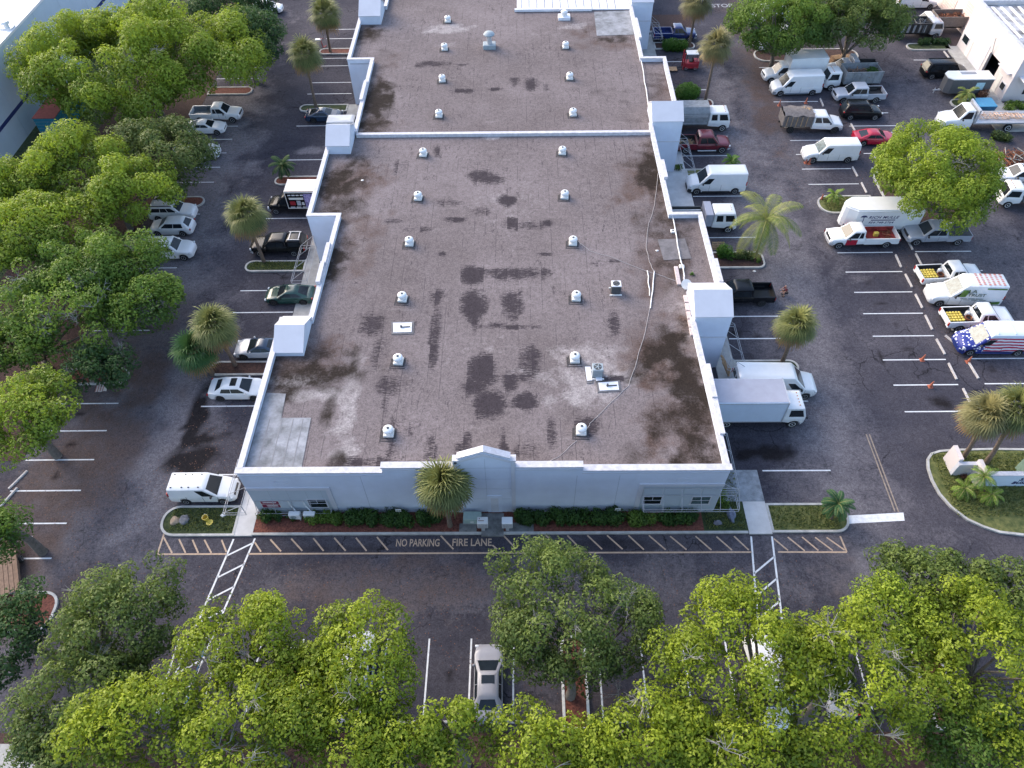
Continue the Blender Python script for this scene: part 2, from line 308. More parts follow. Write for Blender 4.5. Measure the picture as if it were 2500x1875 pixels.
ltr = blobs([(230,1080,3.5,12,.8),(950,1430,9,2.2,.6),(1650,250,2,12,.4),(1870,250,2,9,.8),(190,1150,4.5,9,.75),(230,960,4,5,.6),(60,1240,3,3,.8),(380,860,2.6,9,.5),(1860,160,2.8,8,.75),(1800,60,3,10,.6),(1900,90,6,10,.6),(900,1390,6,1.6,.6),(1150,1420,8,3,.35),(1460,1720,3,1.5,.6),(2080,1420,4,3,.35),(2250,480,3,5,.6),(110,1500,4,3,.6),(480,430,2,4,.35),(2450,380,5,5,.6),(2330,110,2,3,.7),(780,1200,.1,.1,0),(640,1120,2.5,2,.4),(500,60,4,10,.5),(1400,1760,3,1.5,.6)], amp=.6, s=2.5)
lgt = blobs([(430,620,4.4,45,.8),(420,1050,3.8,14,.75),(1890,600,3.2,40,.75),(1900,300,4,30,.55),(2050,1300,8,6,.5),(300,1350,6,6,.5),(1250,1430,22,2.8,.5),(2380,550,5,30,.5),(2000,1050,3,10,.6),(2300,250,8,14,.5),(470,330,3,14,.6),(400,800,2.6,14,.45),(2000,1000,2.2,10,.5),(1850,700,2.5,14,.5),(1960,1180,3,4,.5),(770,365,1.6,.8,1),(1300,1380,9,2,.25),(2100,680,1.2,.5,.6),(1830,1100,.1,.1,0),(2380,620,3,4,.5),(2350,300,5,8,.4),(1720,210,3,8,.3),(350,1400,6,3,.4),(2050,250,3,1,.5),(1760,400,3,10,.4),(2000,1420,8,2,.3)], amp=.5, s=2)
ASPH = stainmat('asphalt_aged', (.043, .042, .054), (.088, .081, .092), [('lgt', (.165, .152, .162), .8), ('ltr', (.092, .068, .062), 1.2), ('wet', (.016, .014, .015), .9)], .46, ls=.13)
gx = np.concatenate([[-3000, -600, -200, -100], np.arange(-70, 80.1, .5), [110, 220, 600, 3000]])
gy = np.concatenate([[-3000, -600, -150, -40, -5], np.arange(4, 125.1, .5), [160, 300, 800, 4000]])
struct(sheet('asphalt_ground', gx, gy, 0, ASPH, {'wet': wet, 'ltr': ltr, 'lgt': lgt}))

# ------------------------------------------------------------ painted lines
def seg(mb, a, b, wd, z=.006):
    a = Vector((a[0], a[1], 0)); b = Vector((b[0], b[1], 0)); d = (b-a).normalized(); n = Vector((-d.y, d.x, 0))*wd/2
    mb.add([(a-n).to_tuple()[:2]+(z,), (b-n).to_tuple()[:2]+(z,), (b+n).to_tuple()[:2]+(z,), (a+n).to_tuple()[:2]+(z,)], [(0, 1, 2, 3)])
st = MB()
for k in range(26):                                   # outer left column
    y = 21.85+2.74*k
    if k in (6, 7) or abs(y-62.3) < 1 or abs(y-84) < 2: continue
    seg(st, (-38.4, y), (-33.05, y+.02), .11)
for y in (28.65, 35.2, 39.95, 45.9, 48.76, 59.4, 69.7, 76.55, 83.7, 86.4, 90.6, 92.6, 98, 100.7): seg(st, (-26.1, y), (-20.6, y+.03), .11)
for y in (28.8, 35.4, 42.3, 45.0, 55.85, 62.5, 69.8, 83.8, 90.8, 97.5): seg(st, (18.45, y), (23.6, y), .11)
for k in range(-0, 28):
    y = 34.27+2.74*k
    if y > 58 and y < 62.5: continue
    if y < 90: seg(st, (31.05, y), (36.4, y+.02), .11)
for k in range(0, 24):
    y = 37.1+2.74*k
    if y < 90: seg(st, (38.6, y), (44.0, y), .11)
seg(st, (51.3, 90.6), (56.2, 90.5), .11); seg(st, (51.8, 83.5), (56, 83.4), .11)
for k in range(-6, 11):
    x = -5.95+2.74*k
    if 2 < x < 4.5: continue
    seg(st, (x, 11.3), (x+.02, 16.15), .11)
struct(st.build('parking_line', LINEW))
fl = MB(); y0, y1 = 22.15, 23.45
seg(fl, (-25.6, y0), (-20.7, y0), .12); seg(fl, (-19.2, y0), (16.3, y0), .12); seg(fl, (18.1, y0), (22.9, y0-.03), .12)
def px2(a): p = G(*a); return (p.x, p.y)
seg(fl, (-25.64, y0), px2((401, 1302)), .12); seg(fl, (22.9, y0), px2((2051, 1309)), .12)
for a, b in [((400,1312),(420,1350)),((437,1316),(453,1350)),((470,1318),(484,1350)),((499,1318),(516,1350)),((541,1318),(553,1348)),((622,1324),(637,1347)),((660,1317),(686,1346)),((711,1315),(738,1345)),((765,1314),(790,1345)),((816,1313),(844,1345)),((869,1313),(895,1345)),((920,1311),(947,1343)),((1076,1308),(1107,1341)),((1202,1331),(1214,1341)),((1229,1307),(1260,1340)),((1281,1307),(1318,1341)),((1333,1307),(1370,1341)),((1385,1307),(1418,1341)),((1434,1307),(1470,1341)),((1482,1307),(1520,1341)),((1534,1307),(1572,1342)),((1584,1307),(1625,1342)),((1636,1309),(1676,1342)),((1698,1309),(1737,1343)),((1749,1310),(1787,1343)),((1792,1309),(1828,1343)),((1889,1315),(1924,1344)),((1923,1311),(1965,1345)),((1958,1311),(1998,1344)),((1990,1312),(2033,1344)),((2018,1312),(2062,1343))]:
    seg(fl, px2(a), px2(b), .11)
struct(fl.build('fire_lane_marking', LINEY))
for s, cpx, wdt in (('NO PARKING', (1020, 1326), 4.35), ('FIRE LANE', (1152, 1325), 3.85)):
    p = G(*cpx, .007); o = text('fire_lane_lettering', s, .80, LINEY, None, Matrix.Translation(p), .001, 0, .012, 1)
    wd = o.dimensions.x; o.data.transform(Matrix.Translation(p)@Matrix.Diagonal(((G(cpx[0]+(53 if s[0]=='N' else 48), cpx[1]).x-p.x)*2/wd, 1, 1, 1))@Matrix.Translation(-p)); struct(o)
cw = MB()
def ladder(a0, a1, b0, b1, rungs):
    seg(cw, a0, a1, .13); seg(cw, b0, b1, .13)
    for (t0, t1) in rungs:
        seg(cw, [a0[i]+(a1[i]-a0[i])*t0 for i in (0, 1)], [b0[i]+(b1[i]-b0[i])*t1 for i in (0, 1)], .12)
ladder((-20.5, 23.3), (-22.3, 11.5), (-18.98, 23.35), (-21.0, 11.5), [(.11+.137*k, .03+.137*k) for k in range(7)])
ladder((16.47, 23.35), (14.9, 11.5), (17.95, 23.35), (16.6, 11.5), [(.235+.135*k, .13+.135*k) for k in range(6)])
struct(cw.build('crosswalk_marking', LINEW))
sb = MB(); sb.add([(23.6, 24.32, .006), (27.75, 24.55, .006), (27.88, 25.2, .006), (23.85, 24.98, .006)], [(0, 1, 2, 3)]); struct(sb.build('stop_bar', M('worn_white_paint', (.68, .68, .69), .7, 0, 3, .2)))
dy = MB(); seg(dy, (27.3, 32.1), (27.3, 25.3), .1); seg(dy, (27.55, 32.1), (27.55, 25.25), .1); struct(dy.build('centre_line', M('worn_yellow_paint', (.27, .21, .16), .8, 0, 5, .3)))
bl = MB()
for x in (-20.75, 16.9): seg(bl, (x, 11.4), (x+.25, 15.6), .12)
struct(bl.build('blue_stall_line', LINEB))
p = G(1763, 14, .007); struct(text('stop_lettering', 'STOP', 1.5, M('faded_white', (.30, .30, .31), .8), None, Matrix.Translation(p), .001, 0, .02, .85))

# ------------------------------------------------------------ kerbed islands, lawns, walks
def rrect(x0, x1, y0, y1, rad, n=6, corners=(1, 1, 1, 1)):
    out = []
    for (cx, cy, a0, on) in ((x1, y0, -90, corners[1]), (x1, y1, 0, corners[2]), (x0, y1, 90, corners[3]), (x0, y0, 180, corners[0])):
        if not on: out.append((cx, cy)); continue
        sx, sy = (-1 if cx == x1 else 1), (-1 if cy == y1 else 1); ox, oy = cx+sx*rad, cy+sy*rad
        for k in range(n+1): t = R(a0+90*k/n); out.append((ox+rad*math.cos(t), oy+rad*math.sin(t)))
    return out
def inset(poly, d):
    n = len(poly); a = sum(poly[i][0]*poly[(i+1) % n][1]-poly[(i+1) % n][0]*poly[i][1] for i in range(n)); s = 1 if a > 0 else -1; out = []
    for i in range(n):
        p, q, r = Vector(poly[i-1]), Vector(poly[i]), Vector(poly[(i+1) % n]); e1 = (q-p).normalized(); e2 = (r-q).normalized()
        n1 = Vector((-e1.y, e1.x))*s; n2 = Vector((-e2.y, e2.x))*s; b = (n1+n2); b = b/max(.3, b.length_squared)*2*d; out.append((q.x+b.x, q.y+b.y))
    return out
def ringpoly(mb, outer, inner, z0, z1):
    n = len(outer); vs = [(x, y, z0) for x, y in outer]+[(x, y, z1) for x, y in outer]+[(x, y, z1) for x, y in inner]+[(x, y, z0) for x, y in inner]; fs = []
    for i in range(n):
        j = (i+1) % n
        for k in range(3): fs.append((k*n+i, k*n+j, (k+1)*n+j, (k+1)*n+i))
    mb.add(vs, fs)
def island(poly, mat, name='lawn', kmat=KERB, kw=.17):
    a = sum(poly[i][0]*poly[(i+1) % len(poly)][1]-poly[(i+1) % len(poly)][0]*poly[i][1] for i in range(len(poly)))
    if a < 0: poly = poly[::-1]
    inn = inset(poly, kw); k = MB(); ringpoly(k, poly, inn, 0, .15); struct(k.build('kerb', kmat))
    s = MB(); n = len(inn); s.add([(x, y, .1) for x, y in inn], [tuple(range(n))]); struct(s.build(name, mat))
for y in (39.2, 52.05, 65.75, 80.3, 94.3):
    island(rrect(-26.4, -20.55, y-.78, y+.78, .74, corners=(1, 0, 0, 1)), [DMULCH, GRASSD, MULCH, GRASSD, MULCH][[39.2, 52.05, 65.75, 80.3, 94.3].index(y)], 'planting_bed')
for y, yb in ((39.0, .75), (52.45, 1.15), (66.4, .8), (80.6, .9), (94.9, .9)):
    island(rrect(18.3 if y != 52.45 else 16.9, 23.7, y-yb, y+yb, .74, corners=(0, 1, 1, 0)), [GRASSD, DMULCH, GRASS, MULCH, DMULCH][[39.0, 52.45, 66.4, 80.6, 94.9].index(y)], 'planting_bed')
island(rrect(-26.1, -20.5, 23.5, 25.95, 1.15, corners=(1, 0, 0, 1)), GRASSD)
island(rrect(18.0, 23.75, 23.6, 25.95, 1.1, corners=(0, 1, 0, 0)), GRASS)
island(rrect(2.55, 4.2, 10.6, 16.3, .7, corners=(0, 0, 1, 1)), MULCH, 'planting_bed', M('white_kerb', (.6, .6, .58), .8, 0, 3, .2))
for x in (-14.6, 25.8): island(rrect(x-.9, x+.9, 10.6, 15.6, .8, corners=(0, 0, 1, 1)), MULCH, 'planting_bed')
for y in (38.4, 62.2, 84.5): island(rrect(-38.6, -33.1, y-.9, y+.9, .85, corners=(0, 1, 1, 0)), MULCH, 'planting_bed')
island(rrect(31.1, 36.9, 59.4, 62.3, 1.3, corners=(1, 0, 0, 1)), GRASS, 'planting_bed'); island(rrect(31.0, 44.5, 90.5, 93.6, 1.4), DMULCH, 'planting_bed')
island(rrect(51.5, 57.2, 93.0, 94.8, .8, corners=(1, 0, 0, 1)), GRASSD, 'planting_bed'); island(rrect(52.0, 57.0, 79.0, 80.9, .85, corners=(1, 0, 0, 1)), GRASSD, 'planting_bed')
island(rrect(38.2, 45.5, 57.6, 66.5, 1.2), DMULCH, 'planting_bed')
island(rrect(-37, -31.2, 16.6, 19.4, 1.1, corners=(0, 1, 1, 0)), MULCH, 'planting_bed')
ip = [px2(a) for a in [(2500+700,1097),(2500,1097),(2420,1096),(2330,1098),(2292,1101),(2270,1108),(2261,1122),(2262,1145),(2272,1175),(2290,1208),(2318,1240),(2360,1272),(2400,1290),(2440,1303),(2500,1310),(3200,1330)]]
island(ip, GRASS)
# far island strips and perimeter
for (x0, x1, y0, y1, mt, nm) in ((-70, -49.5, 40, 130, GRASSD, 'grass_verge'), (-49.5, -38.6, 30, 118, DMULCH, 'planting_bed'), (-33, 60, 8.3, 10.5, DMULCH, 'planting_bed'), (14.7, 24.5, 99, 104, DMULCH, 'planting_bed')):
    s = MB(); s.add([(x0, y0, .03), (x1, y0, .03), (x1, y1, .03), (x0, y1, .03)], [(0, 1, 2, 3)]); struct(s.build(nm, mt))
s = MB(); s.box(14.7, 24.5, 98.8, 99, 0, .15); struct(s.build('kerb', CONC2))
s = MB(); s.add([(-60, 9.9, .035), (-30.5, 9.9, .035), (-26, 7, .035), (-60, 7, .035)], [(0, 1, 2, 3)]); struct(s.build('sidewalk', CONC))
s = MB(); s.box(-36.2, -34.6, 11.6, 12.2, 0, .03); struct(s.build('sidewalk', CONC))
# planting bed in front of the wall, front kerb, walks
k = MB(); k.box(-19.3, 16.3, 23.55, 23.73, 0, .15); struct(k.build('kerb', KERB))
s = MB(); s.add([(-19.2, 23.73, .1), (13.2, 23.73, .1), (13.2, 25.4, .1), (-19.2, 25.4, .1)], [(0, 1, 2, 3)]); struct(s.build('planting_bed', MULCH))
s = MB(); s.add([(13.2, 23.73, .104), (16.35, 23.73, .104), (16.35, 28.8, .104), (13.2, 28.8, .104)], [(0, 1, 2, 3)]); struct(s.build('lawn', GRASSD))
walk = MB(); walk.box(-20.5, -19.2, 23.5, 28.5, 0, .125); struct(walk.build('sidewalk', CONC2))
walk = MB(); walk.box(16.36, 18.0, 23.5, 26.1, 0, .125); struct(walk.build('sidewalk', CONC2)); walk = MB(); walk.box(14.2, 18.0, 26.11, 28.8, 0, .125); struct(walk.build('sidewalk', M('grey_worn_concrete', (.22, .24, .26), .9, 0, 2, .35, .3)))
for (x0, x1, y0, y1, mt) in ((-20.5, -16.7, 40, 52.4, CONC), (-20.5, -16.8, 68, 81, CONC), (-20.5, -19.15, 28.5, 40, CONC), (-20.5, -19.3, 52.4, 68, CONC), (16.7, 18.3, 34.5, 43, CONC), (14, 18.3, 60.5, 70.5, CONC2), (14.6, 18.3, 81, 98, CONC), (17, 18.3, 43, 60.5, DCONC)):
    walk = MB(); walk.box(x0, x1, y0, y1, 0, .12); struct(walk.build('sidewalk', mt))
walk = MB(); walk.box(-2.75, -1.15, 23.4, 25.2, .0, .16); walk.box(-4.35, -3.1, 23.74, 24.4, .02, .13); walk.box(-1.0, 1.0, 23.74, 24.45, .02, .13); struct(walk.build('entrance_pad', DCONC))

# ------------------------------------------------------------ main warehouse
WT = 0.28
wh = thing('warehouse_building', 'long white stucco warehouse with a flat stained grey roof, stepped parapets and gabled piers', 'building', (0, 25.35, 0))
OY = 25.35
def wb(mb, name, mats, smooth=None):
    mb.v = [(x, y-OY, z) for x, y, z in mb.v]; return mb.build(name, mats, wh, smooth)
RZ = 5.2
LW = [(-19.05, 25.35), (-19.0, 36.1), (-19.0, 39.8), (-16.7, 39.8), (-16.45, 52.5), (-19.2, 52.5), (-19.2, 66.5), (-16.85, 66.5), (-16.9, 81.0), (-19.65, 81.0), (-19.7, 95), (-16.9, 95), (-17, 130)]
RW = [(14.1, 25.35), (13.9, 39.1), (16.65, 39.1), (16.6, 52.65), (13.95, 52.65), (13.9, 66.8), (16.9, 66.8), (17.1, 81.0), (14.5, 81.0), (14.6, 94.0), (17.2, 94), (17.3, 130)]
outl = LW+RW[::-1]
core = MB(); inn_ = inset(outl, WT) if False else outl
wm = MB()
def wallrun(mb, pts, z0, zt, th, side):
    """solid wall of thickness th along pts, outer faces on pts; side +1: interior to the right of travel"""
    n = len(pts); off = []
    for i in range(n):
        p = Vector(pts[i]); d1 = (p-Vector(pts[i-1])).normalized() if i else (Vector(pts[1])-p).normalized(); d2 = (Vector(pts[i+1])-p).normalized() if i < n-1 else d1
        n1 = Vector((d1.y, -d1.x))*side; n2 = Vector((d2.y, -d2.x))*side; b = n1+n2; b = b/max(.3, b.length_squared)*2*th; off.append((p.x+b.x, p.y+b.y))
    vs = []; fs = []
    for i in range(n):
        for (x, y) in (pts[i], off[i]):
            for z in (z0, zt): vs.append((x, y, z))
    for i in range(n-1):
        a, b = i*4, i*4+4
        fs += [(a, a+1, b+1, b), (a+1, a+3, b+3, b+1), (a+3, a+2, b+2, b+3), (a+2, a, b, b+2)]
    fs += [(0, 2, 3, 1), ((n-1)*4, (n-1)*4+1, (n-1)*4+3, (n-1)*4+2)]
    mb.add(vs, fs); return off
wallrun(wm, [(-19.05, 25.35+.3)]+LW[1:], 0, 5.6, WT, 1); wallrun(wm, [(14.1, 25.35+.3)]+RW[1:], 0, 5.6, WT, -1)
wb(wm, 'side_wall', STUCCO)
cp = MB()
def grow(pts, d): return pts
wallrun(cp, [(x-.05, y) for x, y in [(-19.05, 25.7)]+LW[1:]], 5.602, 5.72, WT+.12, 1); wallrun(cp, [(x+.05, y) for x, y in [(14.1, 25.7)]+RW[1:]], 5.602, 5.72, WT+.12, -1)
for (x, y0, y1) in ((14.04, 28.2, 31.3), (14.02, 31.3, 34.4), (16.62, 43.2, 46), (14.0, 57.5, 60.3), (14.6, 85, 90)): cp.box(x-.16, x+.2, y0, y1, 5.721, 5.9+(.12 if y0 > 31 else 0))
for (x, y0, y1) in ((-16.55, 43.5, 46.0), (-16.5, 46.0, 48.6), (-16.8, 72, 76)): cp.box(x-.22, x+.14, y0, y1, 5.721, 5.9+(.14 if y0 < 45 else 0))
wb(cp, 'coping', COPING)
# front wall: stepped parapet with central gable
fp = [(-19.05, 0), (14.1, 0), (14.1, 5.75), (4.2, 5.75), (4.2, 6.2), (-.28, 6.2), (-.28, 7.0), (-.6, 7.0), (-.6, 7.3), (-2.34, 8.1), (-4.06, 7.3), (-4.06, 7.0), (-4.4, 7.0), (-4.4, 6.2), (-9.2, 6.2), (-9.2, 5.6), (-19.05, 5.6)]
fw_ = MB(); fw_.prismY(fp, 25.35, 25.65); wb(fw_, 'front_wall', STUCCO)
fc = MB()
for (xa, za, xb, zb) in ((-19.15, 5.6, -9.2, 5.6), (-9.25, 6.2, -4.4, 6.2), (-4.42, 7.0, -4.04, 7.0), (-4.1, 7.3, -2.34, 8.12), (-2.34, 8.12, -.58, 7.3), (-.62, 7.0, -.22, 7.0), (-.26, 6.2, 4.25, 6.2), (4.25, 5.75, 14.2, 5.75)):
    fc.prismY([(xa, za+.004), (xb, zb+.004), (xb, zb+.11), (xa, za+.11)], 25.27, 25.76)
wb(fc, 'front_coping', COPING)
tr = MB()
for (xa, za, xb, zb, h) in ((-19.1, 5.2, -9.2, 5.2, .08), (-9.2, 5.85, -4.4, 5.85, .08), (-.25, 5.85, 4.2, 5.85, .08), (4.2, 5.4, 14.12, 5.4, .08)): tr.box(xa, xb, 25.31, 25.349, za, za+h)
# gable outline trim
for (xa, za, xb, zb) in ((-4.3, 6.95, -4.06, 6.95), (-4.06, 7.05, -2.34, 7.85), (-2.34, 7.85, -.6, 7.05)): tr.prismY([(xa, za-.22), (xb, zb-.22), (xb, zb+.05), (xa, za+.05)], 25.28, 25.349)
tr.box(-.56, -.28, 25.28, 25.349, .16, 6.95); tr.box(-4.4, -4.12, 25.28, 25.349, .16, 6.95)
# corner bay frames
tr.box(-19.05, -13.17, 25.27, 25.349, 3.4, 3.72); tr.box(-13.5, -13.17, 25.27, 25.349, .12, 3.399)
tr.box(8.25, 14.1, 25.27, 25.349, 3.72, 4.02); tr.box(8.25, 8.58, 25.27, 25.349, .12, 3.719)
for x in (-16.3, 11.2):   # round medallions
    a = [(x+.52*math.cos(t), 4.45+.3*0+.5*math.sin(t)*.55) for t in np.linspace(0, 2*math.pi, 25)]
    tr.tube([(q[0], 25.345, q[1]) for q in a], .018, 4)
wb(tr, 'wall_trim', STUCCO2)
pn = MB(); pn.box(-19.0, -13.51, 25.335, 25.349, .12, 3.399); wb(pn, 'recessed_panel', PANELW); pn = MB(); pn.box(8.59, 14.05, 25.335, 25.349, .12, 3.719)
wb(pn, 'recessed_panel', PANELW)
js = MB()
for x in (-17.6, -16.3, -15.0, -13.9): js.box(x-.012, x+.012, 25.328, 25.334, .2, 3.38)
for x in (10.1, 11.45, 12.8): js.box(x-.012, x+.012, 25.328, 25.334, .2, 3.7)
for x in (-10.8, 3.9, 6.8, -6.6): js.box(x-.012, x+.012, 25.343, 25.3495, .2, 5.1)
for z in (2.0, 3.4, 4.7, 6.1): js.box(-4.1, -.57, 25.343, 25.3495, z-.01, z+.01)
js.box(-2.3, -2.28, 25.343, 25.3495, 2.5, 7.2)
wb(js, 'panel_joint', M('joint_grey', (.33, .37, .42), .8))
def window(x0, x1, z0, z1, lite):
    f = MB(); yf = 25.30
    for (a, b, c, d) in ((x0-.07, x1+.07, z1, z1+.07), (x0-.12, x1+.12, z0-.14, z0), (x0-.07, x0, z0, z1), (x1, x1+.07, z0, z1)): f.box(a, b, yf, 25.334, c, d)
    f.box(x0, x1, yf+.01, 25.32, (z0+z1)/2-.025, (z0+z1)/2+.025); f.box((x0+x1)/2-.02, (x0+x1)/2+.02, yf+.012, 25.32, (z0+z1)/2+.026, z1)
    o = wb(f, 'window', STUCCO2); g = MB(); g.box(x0, x1, 25.318, 25.333, z0, z1); g.v = [(x, y-OY, z) for x, y, z in g.v]; g.build('pane', lite, o)
window(-15.1, -13.85, .95, 2.05, GLASS); window(8.8, 10.05, 1.25, 2.25, GLASS); window(12.25, 13.5, 1.2, 2.2, GLASSL)
d = MB(); d.box(-2.3, -1.25, 25.29, 25.349, .16, 2.5); o = wb(d, 'door_frame', STUCCO); d = MB(); d.box(-2.05, -1.5, 25.27, 25.289, .3, 2.2); wb(d, 'door', STUCCO2); d = MB(); d.box(-1.62, -1.56, 25.24, 25.269, 1.1, 1.2); wb(d, 'door_handle', STEEL)
# roof deck
dark = blobs([(1010,255,1,1,0),(912,255,2.2,4.8,1),(890,85,2.2,2.2,.85),(920,170,1.5,6,.45),(905,305,2.2,1.5,.8),(835,440,2.4,3.2,.9),(822,520,1.5,3.5,.75),(870,500,2,2,.6),(815,640,1.5,2.6,.95),(850,600,1.5,2,.6),(780,905,3.8,2,.85),(700,945,1.6,2,.8),(650,915,1.5,2,.7),(1600,420,2,4.2,.95),(1560,400,2,3,.5),(1625,590,2.2,6.5,.6),(1560,540,1.5,2,.5),(1500,95,3.2,1,.75),(1460,60,2,2,.4),(1645,880,2.4,3.2,1),(1690,960,2.2,4,.95),(1640,1030,2,1.4,.75),(1700,1100,1.8,2.2,.85),(1560,1095,1.6,1.1,.55),(1600,205,1.5,3,.5),(1480,230,3,2,.35),(1620,285,3,1.5,.45),(1530,230,2,2,.35),(800,1010,.5,1.6,.8),(820,1130,.7,1,.8),(800,950,1.4,.7,.7),(900,400,3,2,.25),(1100,460,2,1,.3),(1540,925,1.4,.5,.6)], RZ, .6, 1.2)
brn = blobs([(870,440,3,3.4,.7),(880,560,2.5,2.5,.6),(750,880,4,2.5,.7),(1580,440,3,4.4,.7),(1620,640,2.2,5,.6),(1620,860,3,3.5,.8),(1660,1050,3,3,.7),(1640,230,2,4,.5),(930,300,2.5,1.4,.5),(950,160,1.5,4,.35),(880,640,1.5,2.4,.5),(860,700,1.5,1.5,.3),(1490,110,3.5,1.5,.6),(1420,80,2.2,1.6,.6),(1610,360,2,2,.4)], RZ, .6, 1.5)
stk = blobs([(1155,670,1.0,1.0,1),(1262,668,2.3,.8,1),(1195,662,1.6,.4,.8),(1155,745,.95,1.5,1),(1160,770,.3,1.5,.8),(1250,740,.8,1.5,1),(1205,795,1.0,.3,.8),(1270,798,1.5,.25,.8),(1180,905,1.1,1.3,1),(1150,945,1.0,.7,.9),(1195,990,1.1,1.1,1),(1285,985,.8,.8,.8),(1290,880,.8,1.6,.75),(1245,920,.6,1.2,.6),(1190,432,1.5,1.1,.95),(1238,488,.7,.8,.95),(1170,515,.9,.7,.6),(1245,545,1,.7,.7),(1285,550,1.4,.7,.8),(1340,545,.5,.4,.8),(1105,495,1.2,.6,.7),(1108,535,1,.4,.9),(985,405,.7,1.3,.6),(1070,370,.4,.8,.6),(960,540,.8,.4,.7),(1005,560,1.6,.4,.5),(1055,155,1.8,.6,.8),(1025,160,.8,.5,.7),(1130,222,1.6,.4,.95),(1205,218,.9,.3,.8),(1300,205,.9,1.2,.7),(1335,212,.4,1,.7),(1130,158,.8,.3,.6),(1258,190,.5,1.5,.5),(1062,725,.5,.9,.7),(1062,820,.4,3,.6),(910,790,1,1.2,.7),(930,860,.7,1.6,.5),(955,940,.9,1,.5),(940,990,.2,1.5,.4),(1500,790,.4,1.2,.7),(1480,640,1.2,.5,.4),(1080,620,.3,.3,.9),(1330,620,.8,.2,.7),(870,690,.2,.2,.5),(1430,1040,.8,.8,.6),(970,1050,1.3,.8,.5),(960,1090,.5,1.2,.5),(1050,1110,.4,1.4,.5),(1130,1100,.5,1.2,.6),(1230,1090,.3,1.4,.7),(1290,1100,.8,.8,.5),(900,1130,2.2,.5,.8),(1000,1135,1.5,.4,.7),(1345,1060,.4,1.2,.6),(1500,925,1.1,.25,.9),(900,240,.1,.1,.1),(985,1010,.2,2.5,.4)], RZ, .25, .7)
lit = blobs([(1095,70,2.8,1.2,.85),(1300,910,1.5,1,.5),(1440,930,3.2,2.4,.7),(1440,860,3,1,.6),(1100,110,2,.6,.4),(848,985,1.0,4.5,.7),(850,1110,.9,2,.7),(710,930,2.6,.6,1),(740,965,3.2,.6,.9),(1205,335,1,.5,.8),(1630,880,.9,.7,.85),(1670,800,.9,3,.6),(880,620,1,1.5,.5),(860,560,.8,1,.6),(1400,65,1.5,1,.6),(800,900,.2,.2,.5),(1330,85,3,1,.3),(1240,510,5,5,.3),(1150,850,4,3,.25),(1630,700,.8,4,.4)], RZ, .55, .9)
ROOF = stainmat('roof_felt', (.146, .122, .120), (.203, .172, .172), [('lit', (.31, .28, .275), 1.1), ('brn', (.088, .056, .044), 1.2), ('dark', (.026, .020, .016), 1.5), ('streak', (.045, .037, .042), 3.2)], .38, seam=1, ls=.11)
rp_ = [(x+(.2 if x < 0 else -.2), y) for x, y in outl]
def inside(X, Y):
    pl = [(-18.85, 25.5)]+[(x+.2, y) for x, y in LW[1:]]; pr = [(13.9, 25.5)]+[(x-.2, y) for x, y in RW[1:]]
    def edge(P, Yv):
        o = np.zeros_like(Yv)+P[-1][0]
        for i in range(len(P)-1):
            (xa, ya), (xb, yb) = P[i], P[i+1]
            if yb-ya > .05: o = np.where((Yv >= ya) & (Yv < yb), xa+(xb-xa)*(Yv-ya)/(yb-ya), o)
        return o
    return (X > edge(pl, Y)) & (X < edge(pr, Y))
xs = np.arange(-19.6, 17.31, .2); ys = np.arange(25.5, 118, .2)
rs = sheet('roof', xs, ys, RZ, ROOF, {'dark': dark, 'brn': brn, 'streak': stk, 'lit': lit}, None)
import bmesh
bm = bmesh.new(); bm.from_mesh(rs.data)
cen = np.array([f.calc_center_median()[:2] for f in bm.faces]); ok = inside(cen[:, 0], cen[:, 1]); bm.faces.ensure_lookup_table()
bmesh.ops.delete(bm, geom=[bm.faces[i] for i in np.where(~ok)[0]], context='FACES'); bm.to_mesh(rs.data); bm.free()
rs.parent = wh; rs.location = (0, -OY, 0)
dv = MB(); dv.box(-16.55, 13.75, 65.75, 66.15, 5.1, 5.55); wb(dv, 'divider_wall', COPING)
# membrane patches
mp_ = MB(); a = [G(671, 1018, RZ), G(783, 1012, RZ)]
mp_.add([(-18.7, 25.7, 5.235), (-14.85, 25.7, 5.235), (-14.95, 30.2, 5.235), (-17.1, 30.2, 5.235), (-17.2, 32.4, 5.235), (-18.7, 32.5, 5.235)], [tuple(range(6))]); wb(mp_, 'membrane_patch', MEMB)
mp_ = MB()
for x in (-17.9, -17.0, -16.2, -15.5): mp_.box(x-.03, x+.03, 25.72, 30.1, 5.236, 5.243)
wb(mp_, 'membrane_seam', M('seam_grey', (.19, .19, .20), .8))
mp_ = MB(); q = [G(*p_, RZ) for p_ in [(1450, 30), (1540, 26), (1552, 85), (1457, 88)]]; mp_.add([(v.x, v.y, 5.24) for v in q], [(0, 1, 2, 3)]); wb(mp_, 'membrane_patch', MEMB)
mp_ = MB(); q = [G(*p_, RZ) for p_ in [(1605, 585), (1672, 583), (1688, 632), (1620, 636)]]; mp_.add([(v.x, v.y, 5.24) for v in q], [(0, 1, 2, 3)]); wb(mp_, 'membrane_patch', M('grey_hatch', (.14, .13, .135), .9, 0, 2, .3))
mr = MB(); q0 = G(1262, 28, RZ); mr.box(q0.x, 14.4, q0.y, 118, 5.25, 5.4); mr.box(q0.x-.3, 9.5, q0.y-.25, q0.y+.05, 5.25, 5.55); wb(mr, 'metal_roof', M('white_metal_roof', (.72, .72, .76), .5, 0, .8, .1))
mr = MB()
for k in range(13): mr.box(q0.x+.5+k*1.0, q0.x+.56+k*1.0, q0.y+.1, 118, 5.401, 5.45)
wb(mr, 'roof_rib', M('rib_stain', (.16, .15, .16), .7))
